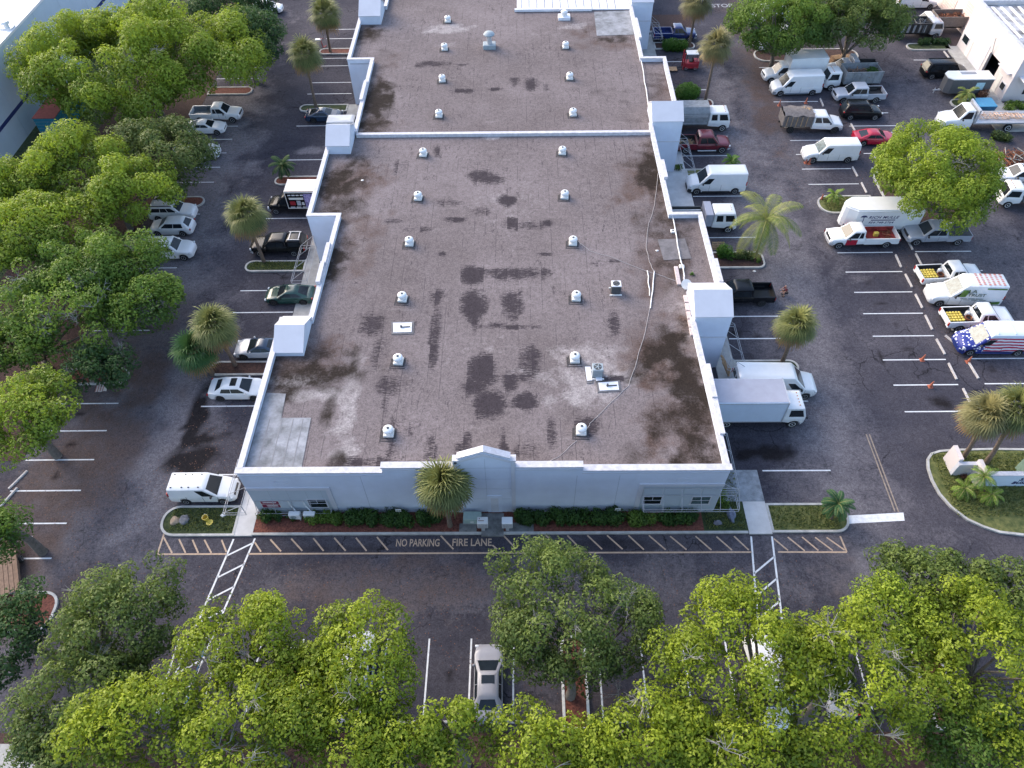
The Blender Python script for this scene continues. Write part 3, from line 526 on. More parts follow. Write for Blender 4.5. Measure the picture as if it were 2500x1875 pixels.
# gabled piers
for (x0, x1, yf, yb, ze, zr, zb) in ((-18.75, -16.55, 36.1, 39.85, 5.6, 6.65, 5.0), (13.85, 16.75, 39.05, 42.75, 6.15, 7.25, 0), (-19.05, -16.75, 62.9, 66.7, 6.1, 7.25, 4.9), (13.85, 16.98, 66.75, 70.4, 6.1, 7.25, 0), (-19.5, -16.9, 90.7, 94.6, 6.2, 7.3, 4.9), (14.5, 17.25, 93.9, 97.6, 6.1, 7.3, 0)):
    t = MB(); ym = (yf+yb)/2; t.prismX([(yf, zb), (yb, zb), (yb, ze), (ym, zr-.03), (yf, ze)], x0, x1); wb(t, 'pier', STUCCO)
    t = MB(); t.prismX([(yf-.08, ze+.0), (ym, zr), (yb+.08, ze), (yb+.08, ze+.07), (ym, zr+.08), (yf-.08, ze+.07)], x0-.06, x1+.06); wb(t, 'pier_roof', STUCCO2)
    if x0 > 0: t = MB(); t.box(x0+.05, x1+.04, yf-.05, yf-.003, 3.75, 3.9); wb(t, 'pier_band', STUCCO2)
# storefronts facing the lots in the recesses
for (x, sgn, ya, yb) in ((-16.5, -1, 41, 52), (-16.85, -1, 68.5, 80.5), (13.95, 1, 54, 66)):
    t = MB(); n = int((yb-ya)/3)
    for i in range(n): t.box(x+sgn*.02, x+sgn*.06, ya+i*3+.4, ya+i*3+2.4, .2, 2.6)
    wb(t, 'shop_window', GLASS)
t = MB(); t.box(16.66, 16.7, 45, 48.5, .15, 3.4); t.box(16.66, 16.7, 49.3, 50.3, .15, 2.3); t.box(-19.12, -19.06, 29.5, 33.5, .15, 3.4); wb(t, 'loading_door', STUCCO2)
def frame3(pts_list, name, label, r=.022):
    t = MB()
    for a, b in pts_list: t.tube([a, b], r, 5)
    o = t.build(name, M('dull_pipe', (.34, .35, .37), .6, 0, 4, .2)); return tag(o, label, 'awning frame', 'bare pipe awning frames on the warehouse')
def awning(x0, x1, yw, sgn, label, axis='x', z=3.6, out=1.5, zl=2.5):
    """bare pipe awning frame; axis x: hangs on a wall facing -Y; axis y: on a wall facing +-X"""
    L = []; n = max(2, int(abs(x1-x0)/1.3)+1)
    P = (lambda u, o_, zz: (u, yw-o_, zz)) if axis == 'x' else (lambda u, o_, zz: (yw+sgn*o_, u, zz))
    L += [(P(x0, .03, z), P(x1, .03, z)), (P(x0, out, zl), P(x1, out, zl)), (P(x0, out, zl-.3), P(x1, out, zl-.3)), (P(x0, .03, zl), P(x1, .03, zl))]
    for i in range(n):
        u = x0+(x1-x0)*i/(n-1); L += [(P(u, .03, z), P(u, out, zl)), (P(u, out, zl), P(u, out, zl-.3))]
        if i in (0, n-1): L += [(P(u, .03, zl), P(u, out, zl)), (P(u, .03, z), P(u, .03, zl-.3)), (P(u, .03, zl-.3), P(u, out, zl-.3))]
    frame3(L, 'awning_frame', label)
awning(8.6, 15.2, 25.27, -1, 'bare pipe awning frame along the right corner bay of the front wall', 'x', 3.5, 1.15, 2.55)
awning(25.6, 30.5, 14.12, 1, 'bare pipe awning frame hanging off the long right wall near the front corner', 'y', 3.5, 1.4, 2.55)
awning(-18.9, -13.6, 25.27, -1, 'bare pipe awning rail below the maroon sign on the front wall', 'x', 2.0, .35, .75)
awning(24.1, 28.5, -19.1, -1, 'bare pipe awning frame over the left walk beside the compact white van', 'y', 3.4, 1.6, 2.4)
awning(47.5, 52.3, -19.0, -1, 'bare pipe awning frame above the back of the black canopy pickup', 'y', 3.6, 1.5, 2.4)
awning(37.0, 41.8, 16.8, 1, 'bare pipe awning frame on the near right pier above the leaning boards', 'y', 3.6, 1.5, 2.4)
awning(63.6, 69.5, 16.95, 1, 'bare pipe awning frame on the middle right pier over the maroon pickup', 'y', 3.6, 1.5, 2.4)
awning(92.6, 96.5, 17.3, 1, 'bare pipe awning frame on the far right pier above the blue pickup', 'y', 3.6, 1.5, 2.4)

# ------------------------------------------------------------ roof equipment
vent0 = None
vents = [(967,37),(960,97),(1222,93),(955,165),(1231,160),(948,241),(1238,238),(914,325),(1215,321),(903,419),(1220,416),(884,517),(1238,516),(869,637),(1245,635),(860,772),(1242,768),(839,927),(1256,923)]
order = ['frontmost', 'second', 'third', 'fourth', 'fifth', 'sixth', 'seventh', 'eighth', 'ninth', 'tenth']
cl = sorted([v for v in vents if v[0] < 1000], key=lambda v: -v[1]); cr_ = sorted([v for v in vents if v[0] > 1000], key=lambda v: -v[1])
def roofvent(x, y, label, root=None):
    global vent0
    if vent0 is None:
        t = thing('roof_vent', label, 'roof vent', (x, y, RZ+.003), 0, 'white mushroom vents in two rows on the warehouse roof')
        a = MB(); a.box(-.52, .5, -.46, .44, 0, .03); a.box(-.62, -.53, -.7, .3, 0, .02); a.box(-.5, .55, -.68, -.6, 0, .02); a.build('flashing', M('old_mastic', (.05, .045, .048), .9, 0, 5, .5), t)
        a = MB(); a.rbox(-.36, .36, -.36, .36, .03, .2, .03); a.build('curb', OFFW, t)
        a = MB(); a.lathe([(.27, .2), (.27, .38), (.37, .40), (.385, .50), (.36, .60), (.27, .68), (.15, .7)], n=20); a.build('hood', WHITE, t, 35)
        a = MB(); a.lathe([(.1, .7), (.1, .74), (.05, .76)], n=10); a.build('cap', ACD, t, 35)
        vent0 = t; return t
    r = vent0.copy(); COL.objects.link(r); r.location = (x, y, RZ+.003); r.rotation_euler = (0, 0, random.uniform(-.1, .1)); r['label'] = label
    for ch in vent0.children:
        c = ch.copy(); COL.objects.link(c); c.parent = r
    return r
random.seed(4)
for lst, nm in ((cl, 'left'), (cr_, 'right')):
    for i, (a, b) in enumerate(lst):
        p = G(a*1.13018, b*1.13018+4, RZ+.35); roofvent(p.x, p.y, f'white mushroom roof vent, {order[i]} from the front in the {nm} row')
def acunit(px, label, mat, top):
    p = G(*px, RZ); t = thing('rooftop_condenser', label, 'air conditioner', (p.x, p.y, RZ+.003), 0)
    a = MB(); a.rbox(-.38, .38, -.34, .34, .08, .86, .06); a.build('casing', mat, t); a = MB(); a.rbox(-.4, .4, -.36, .36, .861, .93, .03); a.build('top_panel', top, t)
    a = MB(); a.lathe([(.3, .931), (.3, .938)], n=20); a.build('fan_opening', ACD, t)
    a = MB()
    for k in range(5): an = 2*math.pi*k/5; a.tube([(0, 0, .942), (.27*math.cos(an), .27*math.sin(an), .942)], .03, 4)
    a.lathe([(.07, .94), (.06, .97)], n=8); a.build('fan_guard', mat, t)
    a = MB(); a.box(-.5, .5, -.5, -.4, 0, .08); a.box(-.5, .5, .35, .45, 0, .08); a.build('sleeper', OFFW, t)
    for z in range(5): pass
    a = MB()
    for k in range(6): a.box(-.39+.004, .384, -.345, -.341, .18+k*.11, .2+k*.11)
    a.build('louvre', ACD, t); return t
acunit((1502, 712), 'dark grey rooftop condenser with a white rim, right of the middle vents', ACD, WHITE)
acunit((1457, 915), 'pale grey rooftop condenser standing on white patches near the front right vents', ACG, ACG)
for pts, l in (([(960,790),(1006,789),(1005,812),(961,813)], 'white rectangular patch curb on the left side of the roof'), ([(1428,897),(1441,897),(1446,930),(1433,931)], 'narrow white patch curb beside the pale condenser'), ([(1452,912),(1467,910),(1470,930),(1455,931)], 'small white patch just in front of the pale condenser'), ([(1461,936),(1508,933),(1511,953),(1464,955)], 'broad white patch with a pipe boot in front of the pale condenser')):
    q = [G(*a, RZ) for a in pts]; mb = MB(); mb.prism([(v.x, v.y) for v in q], RZ+.004, RZ+.09); o = mb.build('roof_patch', PATCHW); tag(o, l, 'roof patch', 'white patches around the roof pipes')
    c_ = sum(q, Vector())/4; mb = MB(); mb.prism([((v.x-c_.x)*1.22+c_.x, (v.y-c_.y)*1.35+c_.y) for v in q], RZ+.002, RZ+.05); mb.build('mastic_border', PATCHG, o)
    if pts[0][0] in (960, 1461): mb = MB(); mb.tube([(c_.x-.1, c_.y, RZ+.12), (c_.x+.6, c_.y+.05, RZ+.12)], .05); mb.tube([(c_.x-.1, c_.y, RZ+.05), (c_.x-.1, c_.y, RZ+.3)], .08); mb.build('pipe', ACD, o)
p = G(1195, 116, RZ); t = thing('exhaust_fan', 'tall blue grey domed exhaust fan on a square curb, far end of the roof', 'exhaust fan', (p.x, p.y, RZ+.003))
a = MB(); a.rbox(-.75, .75, -.55, .55, 0, .5, .05); a.build('curb', ACG, t); a = MB(); a.lathe([(.3, .5), (.3, 1.5)], n=14); a.build('duct', STEEL, t, 40); a = MB(); a.lathe([(.62, 1.5), (.66, 1.6), (.5, 1.78), (.2, 1.88), (.02, 1.9)], n=22); a.build('dome', ACG, t, 40)
p = G(1377, 45, RZ); t = thing('roof_fan', 'white square roof fan at the edge of the metal roofing', 'exhaust fan', (p.x, p.y, RZ+.003))
a = MB(); a.rbox(-.75, .75, -.6, .6, 0, .35, .04); a.build('curb', PATCHW, t); a = MB(); a.lathe([(.35, .35), (.4, .6), (.42, .85), (.25, 1.0)], n=14); a.build('hood', WHITE, t, 35)
def hose(pts, z, r, name, mat, label, cat, extra=0):
    q = [G(a, b, z) for a, b in pts]; out = []
    for i in range(len(q)-1):
        for k in range(4):
            u = k/4; v = q[i].lerp(q[i+1], u); out.append(v+Vector((random.uniform(-.04, .04), random.uniform(-.04, .04), 0)))
    out.append(q[-1]); mb = MB(); mb.tube(out, r, 5); return tag(mb.build(name, mat), label, cat)
random.seed(7); PIPEW = M('white_pvc', (.72, .71, .70), .5); CBL = M('pale_cable', (.45, .42, .41), .6)
hose([(1609,395),(1606,440),(1598,500),(1584,545),(1577,600),(1586,640),(1597,665),(1591,720),(1575,810),(1555,880),(1535,942),(1490,985),(1440,1035),(1435,1045)], RZ+.03, .016, 'cable', CBL, 'long pale cable wandering down the right side of the roof', 'cable')
hose([(1408,1075),(1370,1110),(1335,1130),(1310,1132)], RZ+.03, .014, 'cable', CBL, 'short pale cable curving to the front parapet beside the gable', 'cable')
hose([(1412,588),(1440,612),(1500,630),(1560,655),(1620,675),(1672,694)], RZ+.03, .014, 'cable', CBL, 'pale cable running from a middle vent to the satellite dish', 'cable')
hose([(1641,522),(1655,600),(1667,655),(1672,690)], RZ+.18, .05, 'conduit_pipe', PIPEW, 'straight white conduit pipe along the right recessed roof edge', 'pipe')
hose([(1566,148),(1574,200),(1584,260),(1591,300)], RZ+.18, .05, 'conduit_pipe', PIPEW, 'white conduit pipe on the far right roof beyond the divider', 'pipe')
hose([(1581,660),(1586,722)], RZ+.08, .045, 'loose_pipe', PIPEW, 'loose white pipe left of the other, lying by the cable crossing', 'pipe')
hose([(1598,662),(1588,752)], RZ+.08, .045, 'loose_pipe', PIPEW, 'longer loose white pipe right of the other, lying by the cable crossing', 'pipe')
p = G(1672, 708, RZ); t = thing('satellite_dish', 'round beige satellite dish on the roof beside the near right pier', 'satellite dish', (p.x, p.y, RZ))
a = MB(); a.tube([(0, 0, 0), (0, 0, .55)], .04); a.build('mast', STEEL, t); a = MB(); a.lathe([(.02, -.02), (.3, .02), (.42, .09), (.43, .1)], n=20); o = a.build('dish', OFFW, t, 40); o.location = (0, 0, .62); o.rotation_euler = (R(35), 0, 0)
a = MB(); a.tube([(0, -.3, .4), (0, -.5, .95)], .015); a.build('feed_arm', STEEL, t)
cb0 = None; random.seed(11)
for i, (a, b) in enumerate([(1651+k*2.6, 661+k*14) for k in range(3)]+[(1674+k*3.6, 732+k*20) for k in range(5)]):
    p = G(a, b, RZ)
    if cb0 is None: mb = MB(); mb.rbox(-.16, .16, -.4, .4, 0, .16, .02); cb0 = mb.build('coping_block', M('pinkish_block', (.52, .44, .43), .8, 0, 3, .2)); o = cb0
    else: o = cb0.copy(); COL.objects.link(o)
    o.location = (p.x, p.y, RZ+.01); tag(o, (f'pinkish roof block in the short row behind the near right pier, {order[i]} from the pier' if False else (f'pinkish block beyond the near right pier, {["third", "second", "first"][i]} from the pier' if i < 3 else f'pinkish block in the row nearer than the right pier, {["first", "second", "third", "fourth", "fifth"][i-3]} from the pier')), 'block', 'blocks laid inside the right parapet')
for (a, b), l in (((1643,566),'white concrete block under the conduit, nearer the recess corner'),((1664,652),'pale block under the conduit pipe near the satellite dish')):
    p = G(a, b, RZ); mb = MB(); mb.rbox(-.22, .22, -.2, .2, 0, .14, .03); mb.box(-.1, .1, -.08, .08, .141, .145, 1); tag(mb.build('pipe_support', [OFFW, ACD], loc=(p.x, p.y, RZ+.004)), l, 'block')

# ------------------------------------------------------------ vehicles (local frame: front +x, ground z=0)
def lerp1(xs, ys, x):
    if x <= xs[0]: return ys[0]
    for i in range(len(xs)-1):
        if x <= xs[i+1]: return ys[i]+(ys[i+1]-ys[i])*(x-xs[i])/(xs[i+1]-xs[i])
    return ys[-1]
def bodyloft(prof, W, arches, zb, x0=None, x1=None):
    """prof rows: x, ztop, width factor"""
    px = [p[0] for p in prof]; x0 = px[0] if x0 is None else x0; x1 = px[-1] if x1 is None else x1
    S = set(x for x in px if x0 <= x <= x1) | {x0, x1}
    for ax, r in arches:
        for k in range(9):
            x = ax+r*math.cos(math.pi*k/8)
            if x0 < x < x1: S.add(round(x, 4))
        for x in (ax-r-.01, ax+r+.01):
            if x0 < x < x1: S.add(x)
    S = sorted(S); rings = []
    yf = [0, .8, .965, 1.0, .985, .93, .55, 0]; zf = [0, 0, .08, .45, .84, .965, 1.0, 1.015]
    for x in S:
        wd = W/2*lerp1(px, [p[2] for p in prof], x); zt = lerp1(px, [p[1] for p in prof], x); b = zb
        if x-x0 < .12: b = zb+.1
        if x1-x < .12: b = zb+.1
        for ax, r in arches:
            if abs(x-ax) <= r: b = max(b, .32+math.sqrt(max(0, r*r-(x-ax)**2))-.0)
        b = min(b, zt-.08)
        h = [(x, wd*a, b+(zt-b)*c) for a, c in zip(yf, zf)]
        rings.append(h+[(x, -y, z) for x, y, z in h[-2:0:-1]])
    m_ = MB(); m_.loft(rings); return m_
def cabin(xb0, xb1, zb, xr0, xr1, zr, wb_, wr, c=.06, crown=.03):
    def ring(x0, x1, w_, z, cc): return [(x0+cc, -w_, z), (x1-cc, -w_, z), (x1, -w_+cc, z), (x1, w_-cc, z), (x1-cc, w_, z), (x0+cc, w_, z), (x0, w_-cc, z), (x0, -w_+cc, z)]
    dz = min(.07, (zr-zb)*.15)
    m_ = MB(); m_.loft([ring(xb0, xb1, wb_, zb, c), ring(xr0, xr1, wr, zr-dz, c), ring(xr0+.06, xr1-.07, wr-.09, zr-.008, c), ring(xr0+.3, xr1-.3, wr-.4, zr+crown, c)])
    return m_
def panel(o, c4, ub, ut, vr, off=.012, mat=None, name='side_window', n=1):
    """c4: bottom-left, bottom-right, top-right, top-left of the carrying face; ub/ut bottom/top extents"""
    a, b, c, d = [Vector(q) for q in c4]; nrm = (b-a).cross(d-a).normalized()*off; P = []
    for (u, v) in ((ub[0], vr[0]), (ub[1], vr[0]), (ut[1], vr[1]), (ut[0], vr[1])):
        lo = a.lerp(b, u); hi = d.lerp(c, u); P.append(lo.lerp(hi, v)+nrm)
    m_ = MB(); m_.add([tuple(p) for p in P]+[tuple(p-nrm*2) for p in P], [(0, 1, 2, 3), (7, 6, 5, 4), (0, 4, 5, 1), (1, 5, 6, 2), (2, 6, 7, 3), (3, 7, 4, 0)])
    return m_.build(name, mat or GLASS, o)
_W = {}
def wheels(t, xs, W, r=.34, rim=RIM, wd=.24, dual=()):
    for x in xs:
        for s in (-1, 1):
            key = (round(r, 2), rim.name, x in dual)
            y = s*(W/2-.005)
            if key not in _W:
                ww = wd*2 if x in dual else wd
                a = MB(); a.lathe([(r*.6, -ww), (r*.94, -ww), (r, -ww+.04), (r, -.05), (r*.95, 0), (r*.62, .002)], ax='y', n=20); tw = a.build('wheel', TYRE, None, 40)
                a = MB(); a.lathe([(r*.64, -.02), (r*.64, .004), (r*.55, .006), (r*.48, -.012), (r*.14, -.004), (r*.11, .012)], ax='y', n=20); rm = a.build('rim', rim, None, 30)
                hb = MB()
                for k in range(5): an = 2*math.pi*k/5+.3; hb.lathe([(r*.08, -.03), (r*.08, -.022)], (r*.33*math.cos(an), 0, r*.33*math.sin(an)), n=6, ax='y')
                _W[key] = (tw.data, rm.data); bpy.data.objects.remove(tw); bpy.data.objects.remove(rm)
            d1, d2 = _W[key]
            o = bpy.data.objects.new('wheel', d1); COL.objects.link(o); o.parent = t; o.location = (x, y, r)
            if s < 0: o.rotation_euler = (0, 0, math.pi)
            q = bpy.data.objects.new('rim', d2); COL.objects.link(q); q.parent = o
def lights(t, xf, xr, W, zf, zr, wf=.16, hf=.12, vert=False):
    for s in (-1, 1):
        if xf is not None: a = MB(); a.rbox(xf-.14, xf+.02, s*(W/2-.12)-wf, s*(W/2-.12)+wf*.55, zf-hf/2, zf+hf/2, .03) if s > 0 else a.rbox(xf-.14, xf+.02, s*(W/2-.12)-wf*.55, s*(W/2-.12)+wf, zf-hf/2, zf+hf/2, .03); a.build('headlight', LAMP, t)
        if xr is not None:
            a = MB(); h = .2 if vert else .07; a.rbox(xr-.015, xr+.1, s*(W/2-.1)-.09, s*(W/2-.1)+.09, zr-h, zr+h, .02); a.build('taillight', TAIL, t)
def mirrors(t, x, y, z, mat, s_=.1):
    for s in (-1, 1): a = MB(); a.rbox(x-.06, x+.06, s*y-s_ if s > 0 else s*y-s_, s*y+s_, z, z+.17, .03); a.build('mirror', mat, t)
def bumper(t, x, W, z0, z1, mat, d=.1, name='bumper'):
    a = MB(); s = 1 if x > 0 else -1; pl = [(x-s*.35, -W/2), (x-s*.02, -W/2+.22), (x+s*d*.3, 0), (x-s*.02, W/2-.22), (x-s*.35, W/2), (x-s*.4, W/2-.12), (x-s*.2, 0), (x-s*.4, -W/2+.12)]
    a.prism([(u, v*1.01) for u, v in pl], z0, z1); a.build(name, mat, t, 40)
VN = [0]
def veh(name, label, cat, xpx, ypx, end, d, L, W, group='vehicles parked around the warehouse', yaw=0):
    """end 'F'/'R' bumper seen at photo column xpx; near-side wheels on photo row ypx; d=+1 heads right, -1 left"""
    p = G(xpx, ypx); x = p.x*.991
    cx = x-d*L/2 if end == 'F' else x+d*L/2
    if d > 0: rz = 0
    else: rz = math.pi
    cy = p.y+W/2
    return thing(name, label, cat, (cx, cy, .0), rz+R(yaw), group)
def glasshouse(t, xb0, xb1, zb, xr0, xr1, zr, wb_, wr, mat, sides, ws=(.04, .96), rear=True, glass=GLASS, c=.06, vr=(.1, .9), roofmat=None, wsv=(.06, .93), rg=(.08, .92, .15, .88)):
    cabin(xb0, xb1, zb, xr0, xr1, zr, wb_, wr, c).build('cabin', mat, t, 35); dz = min(.07, (zr-zb)*.15); zt = zr-dz
    panel(t, [(xb1, -wb_+c, zb), (xb1, wb_-c, zb), (xr1, wr-c, zt), (xr1, -wr+c, zt)], ws, (ws[0]+.02, ws[1]-.02), wsv, mat=glass, name='windshield')
    if rear: panel(t, [(xb0, wb_-c, zb), (xb0, -wb_+c, zb), (xr0, -wr+c, zt), (xr0, wr-c, zt)], (rg[0], rg[1]), (rg[0]+.03, rg[1]-.03), (rg[2], rg[3]), mat=GLASS, name='rear_window')
    for (ub, ut) in sides:
        panel(t, [(xb0+c, -wb_, zb), (xb1-c, -wb_, zb), (xr1-c, -wr, zt), (xr0+c, -wr, zt)], ub, ut, vr)
        panel(t, [(xb1-c, wb_, zb), (xb0+c, wb_, zb), (xr0+c, wr, zt), (xr1-c, wr, zt)], (1-ub[1], 1-ub[0]), (1-ut[1], 1-ut[0]), vr)
def seams(t, xs, W, z0, z1, mat=None):
    a = MB()
    for x in xs:
        for s in (-1, 1): a.box(x-.009, x+.009, s*(W/2+.004)-.004, s*(W/2+.004)+.004, z0, z1)
    a.build('door_seam', CHASSIS, t)
def car(t, L=4.6, W=1.82, H=1.43, mat=WHITE, kind='sedan', rim=RIM, sunroof=False, roof=None, r=.33, sides=None):
    h = L/2; ar = [(h-.88, r+.07), (-h+.98, r+.07)]
    zh = {'sedan': .92, 'coupe': .88, 'hatch': .92, 'suv': 1.08}[kind]; zd = zh+.07
    prof = [(-h, zd*.62, .80), (-h+.06, zd*.9, .90), (-h+.25, zd, .97), (-h+.9, zd+.02, 1), (0, zh+.05, 1), (h-1.3, zh+.03, 1), (h-.7, zh-.03, .98), (h-.3, zh-.12, .92), (h-.08, zh-.26, .82), (h, zh-.42, .70)]
    bodyloft(prof, W, ar, .2).build('body', mat, t, 50)
    if kind == 'sedan': g = (-h+.55, h-1.12, -h+1.25, h-1.95)
    elif kind == 'coupe': g = (-h+.42, h-1.28, -h+1.45, h-2.05)
    elif kind == 'hatch': g = (-h+.12, h-1.1, -h+.75, h-1.9)
    else: g = (-h+.06, h-1.25, -h+.42, h-1.85)
    wb_, wr = W/2-.06, W/2-.28
    if kind == 'suv': wr = W/2-.2
    sd_ = sides or ([((.07, .40), (.12, .43)), ((.42, .66), (.45, .68)), ((.68, .95), (.70, .90))] if kind == 'suv' else [((.16, .50), (.05, .50)), ((.52, .95), (.52, .95))])
    glasshouse(t, g[0], g[1], zh+.03, g[2], g[3], H, wb_, wr, roof or mat, sd_, vr=(.12, .86), c=.09)
    wheels(t, [a_ for a_, _ in ar], W, r, rim); lights(t, h-.13, -h+.03, W, zh-.22, zd-.14)
    mirrors(t, g[1]-.35, W/2+.02, zh+.02, mat if mat is not GREEN else BLKP, .08)
    a = MB(); a.box(h-.1, h-.02, -.45, .45, .42, .58); a.build('grille', BLKP, t)
    if sunroof: a = MB(); a.box(g[3]-.75, g[3]-.25, -.4, .4, H-.01, H+.035); a.build('sunroof', GLASS, t)
    if kind == 'suv': a = MB(); a.box(g[2]+.1, g[3]-.1, wr-.14, wr-.1, H, H+.07); a.box(g[2]+.1, g[3]-.1, -wr+.1, -wr+.14, H, H+.07); a.build('roof_rack', BLKP, t)
def pickup(t, L=5.8, W=1.98, H=1.88, mat=WHITE, cab='crew', bed=BLKP, rim=RIM, r=.39, cargo=None, chrome=True, cover=None, topper=None, redoor=False, bedin=None, steps=False):
    h = L/2; ar = [(h-.95, r+.08), (-h+1.15, r+.08)]; cabl = {'crew': 2.45, 'ext': 2.0, 'single': 1.5}[cab]; cb = h-1.55-cabl+.25   # cab rear
    zt = 1.16
    prof = [(cb, zt, 1), (h-1.6, zt, 1), (h-.9, zt-.02, .99), (h-.35, zt-.07, .95), (h-.1, zt-.16, .88), (h, zt-.42, .80)]
    bodyloft(prof, W, ar[:1], .42, x0=cb).build('body', mat, t, 50)
    glasshouse(t, cb+.03, h-1.35, zt-.01, cb+.1, h-2.05, H, W/2-.06, W/2-.22, mat, {'crew': [((.07, .45), (.09, .46)), ((.48, .93), (.49, .90))], 'ext': [((.08, .33), (.10, .34)), ((.38, .93), (.40, .88))], 'single': [((.12, .92), (.16, .85))]}[cab], vr=(.1, .86), c=.08)
    # bed
    x0, x1 = -h+.06, cb-.03; b = MB(); zo = .52; zi = .72; wl = W/2
    for s in (-1, 1):
        n = 14; out = []; xs_ = [x0+(x1-x0)*k/24 for k in range(25)]; bot = []
        for x in xs_:
            zz = zo
            if abs(x-ar[1][0]) < ar[1][1]: zz = max(zo, .34+math.sqrt(ar[1][1]**2-(x-ar[1][0])**2))
            bot.append((x, zz))
        b.prismY([(x0, zt+.02)]+bot+[(x1, zt+.02)], s*wl if s < 0 else wl-.1, s*wl+.1 if s < 0 else wl)
    b.box(x1-.05, x1, -wl+.1, wl-.1, zo, zt+.01); b.box(x0-.05, x0+.03, -wl+.02, wl-.02, .56, zt+.02)
    b.build('bed', mat, t, 30)
    b = MB(); b.box(x0+.031, x1-.051, -wl+.101, wl-.101, zo, zi); b.box(x0+.031, x1-.051, -wl+.101, -wl+.13, zi, zt); b.box(x0+.031, x1-.051, wl-.13, wl-.101, zi, zt)
    for s in (-1, 1): b.box(ar[1][0]-.5, ar[1][0]+.5, min(s*(wl-.131), s*(wl-.36)), max(s*(wl-.131), s*(wl-.36)), zi, zi+.2)
    b.build('bed_liner', bedin or bed, t)
    wheels(t, [a_ for a_, _ in ar], W, r, rim, .28); lights(t, h-.12, -h, W, zt-.26, .95, .18, .2, True)
    bumper(t, h+.02, W, .45, .68, STEEL if chrome else mat); bumper(t, -h+.0, W, .5, .66, STEEL if chrome else BLKP, .06)
    a = MB(); a.box(h-.12, h-.015, -.55, .55, .72, 1.0); a.build('grille', BLKP, t); mirrors(t, h-1.75, W/2+.12, zt-.02, BLKP, .12)
    seams(t, [h-1.62-.0, cb+.9 if cab != 'single' else cb+.2], W, .6, 1.12)
    if steps: a = MB(); [a.box(cb+.1, h-1.6, s*(W/2+.02)-.06, s*(W/2+.02)+.06, .38, .44) for s in (-1, 1)]; a.build('running_board', LAMP, t)
    if cover: b = MB(); [b.box(x0+.05+k*(x1-x0-.1)/4, x0+.03+(k+1)*(x1-x0-.1)/4, -wl+.08, wl-.08, zt+.021, zt+.06) for k in range(4)]; b.build('bed_cover', cover, t)
    if topper:
        glasshouse(t, x0, x1, zt+.021, x0+.22, x1, H-.02, W/2-.06, W/2-.2, topper, [((.08, .92), (.1, .9))], ws=(.2, .8)); a = MB()
        for y in (-.6, .6): a.box(x0+.3, x1-.1, y-.03, y+.03, H+.02, H+.1)
        for x in (x0+.4, x1-.3): a.box(x-.03, x+.03, -.57, .57, H+.03, H+.09)
        a.build('roof_rack', STEEL, t)
    if redoor: a = MB(); [a.box(h-2.55, h-1.5, s*(W/2+.006)-.006, s*(W/2+.006)+.006, .5, 1.12) for s in (-1, 1)]; a.box(h-.9, h-.02, -W/2-.012, -W/2, .55, .8); a.build('red_door', REDP, t)
    return x0, x1, zi, zt
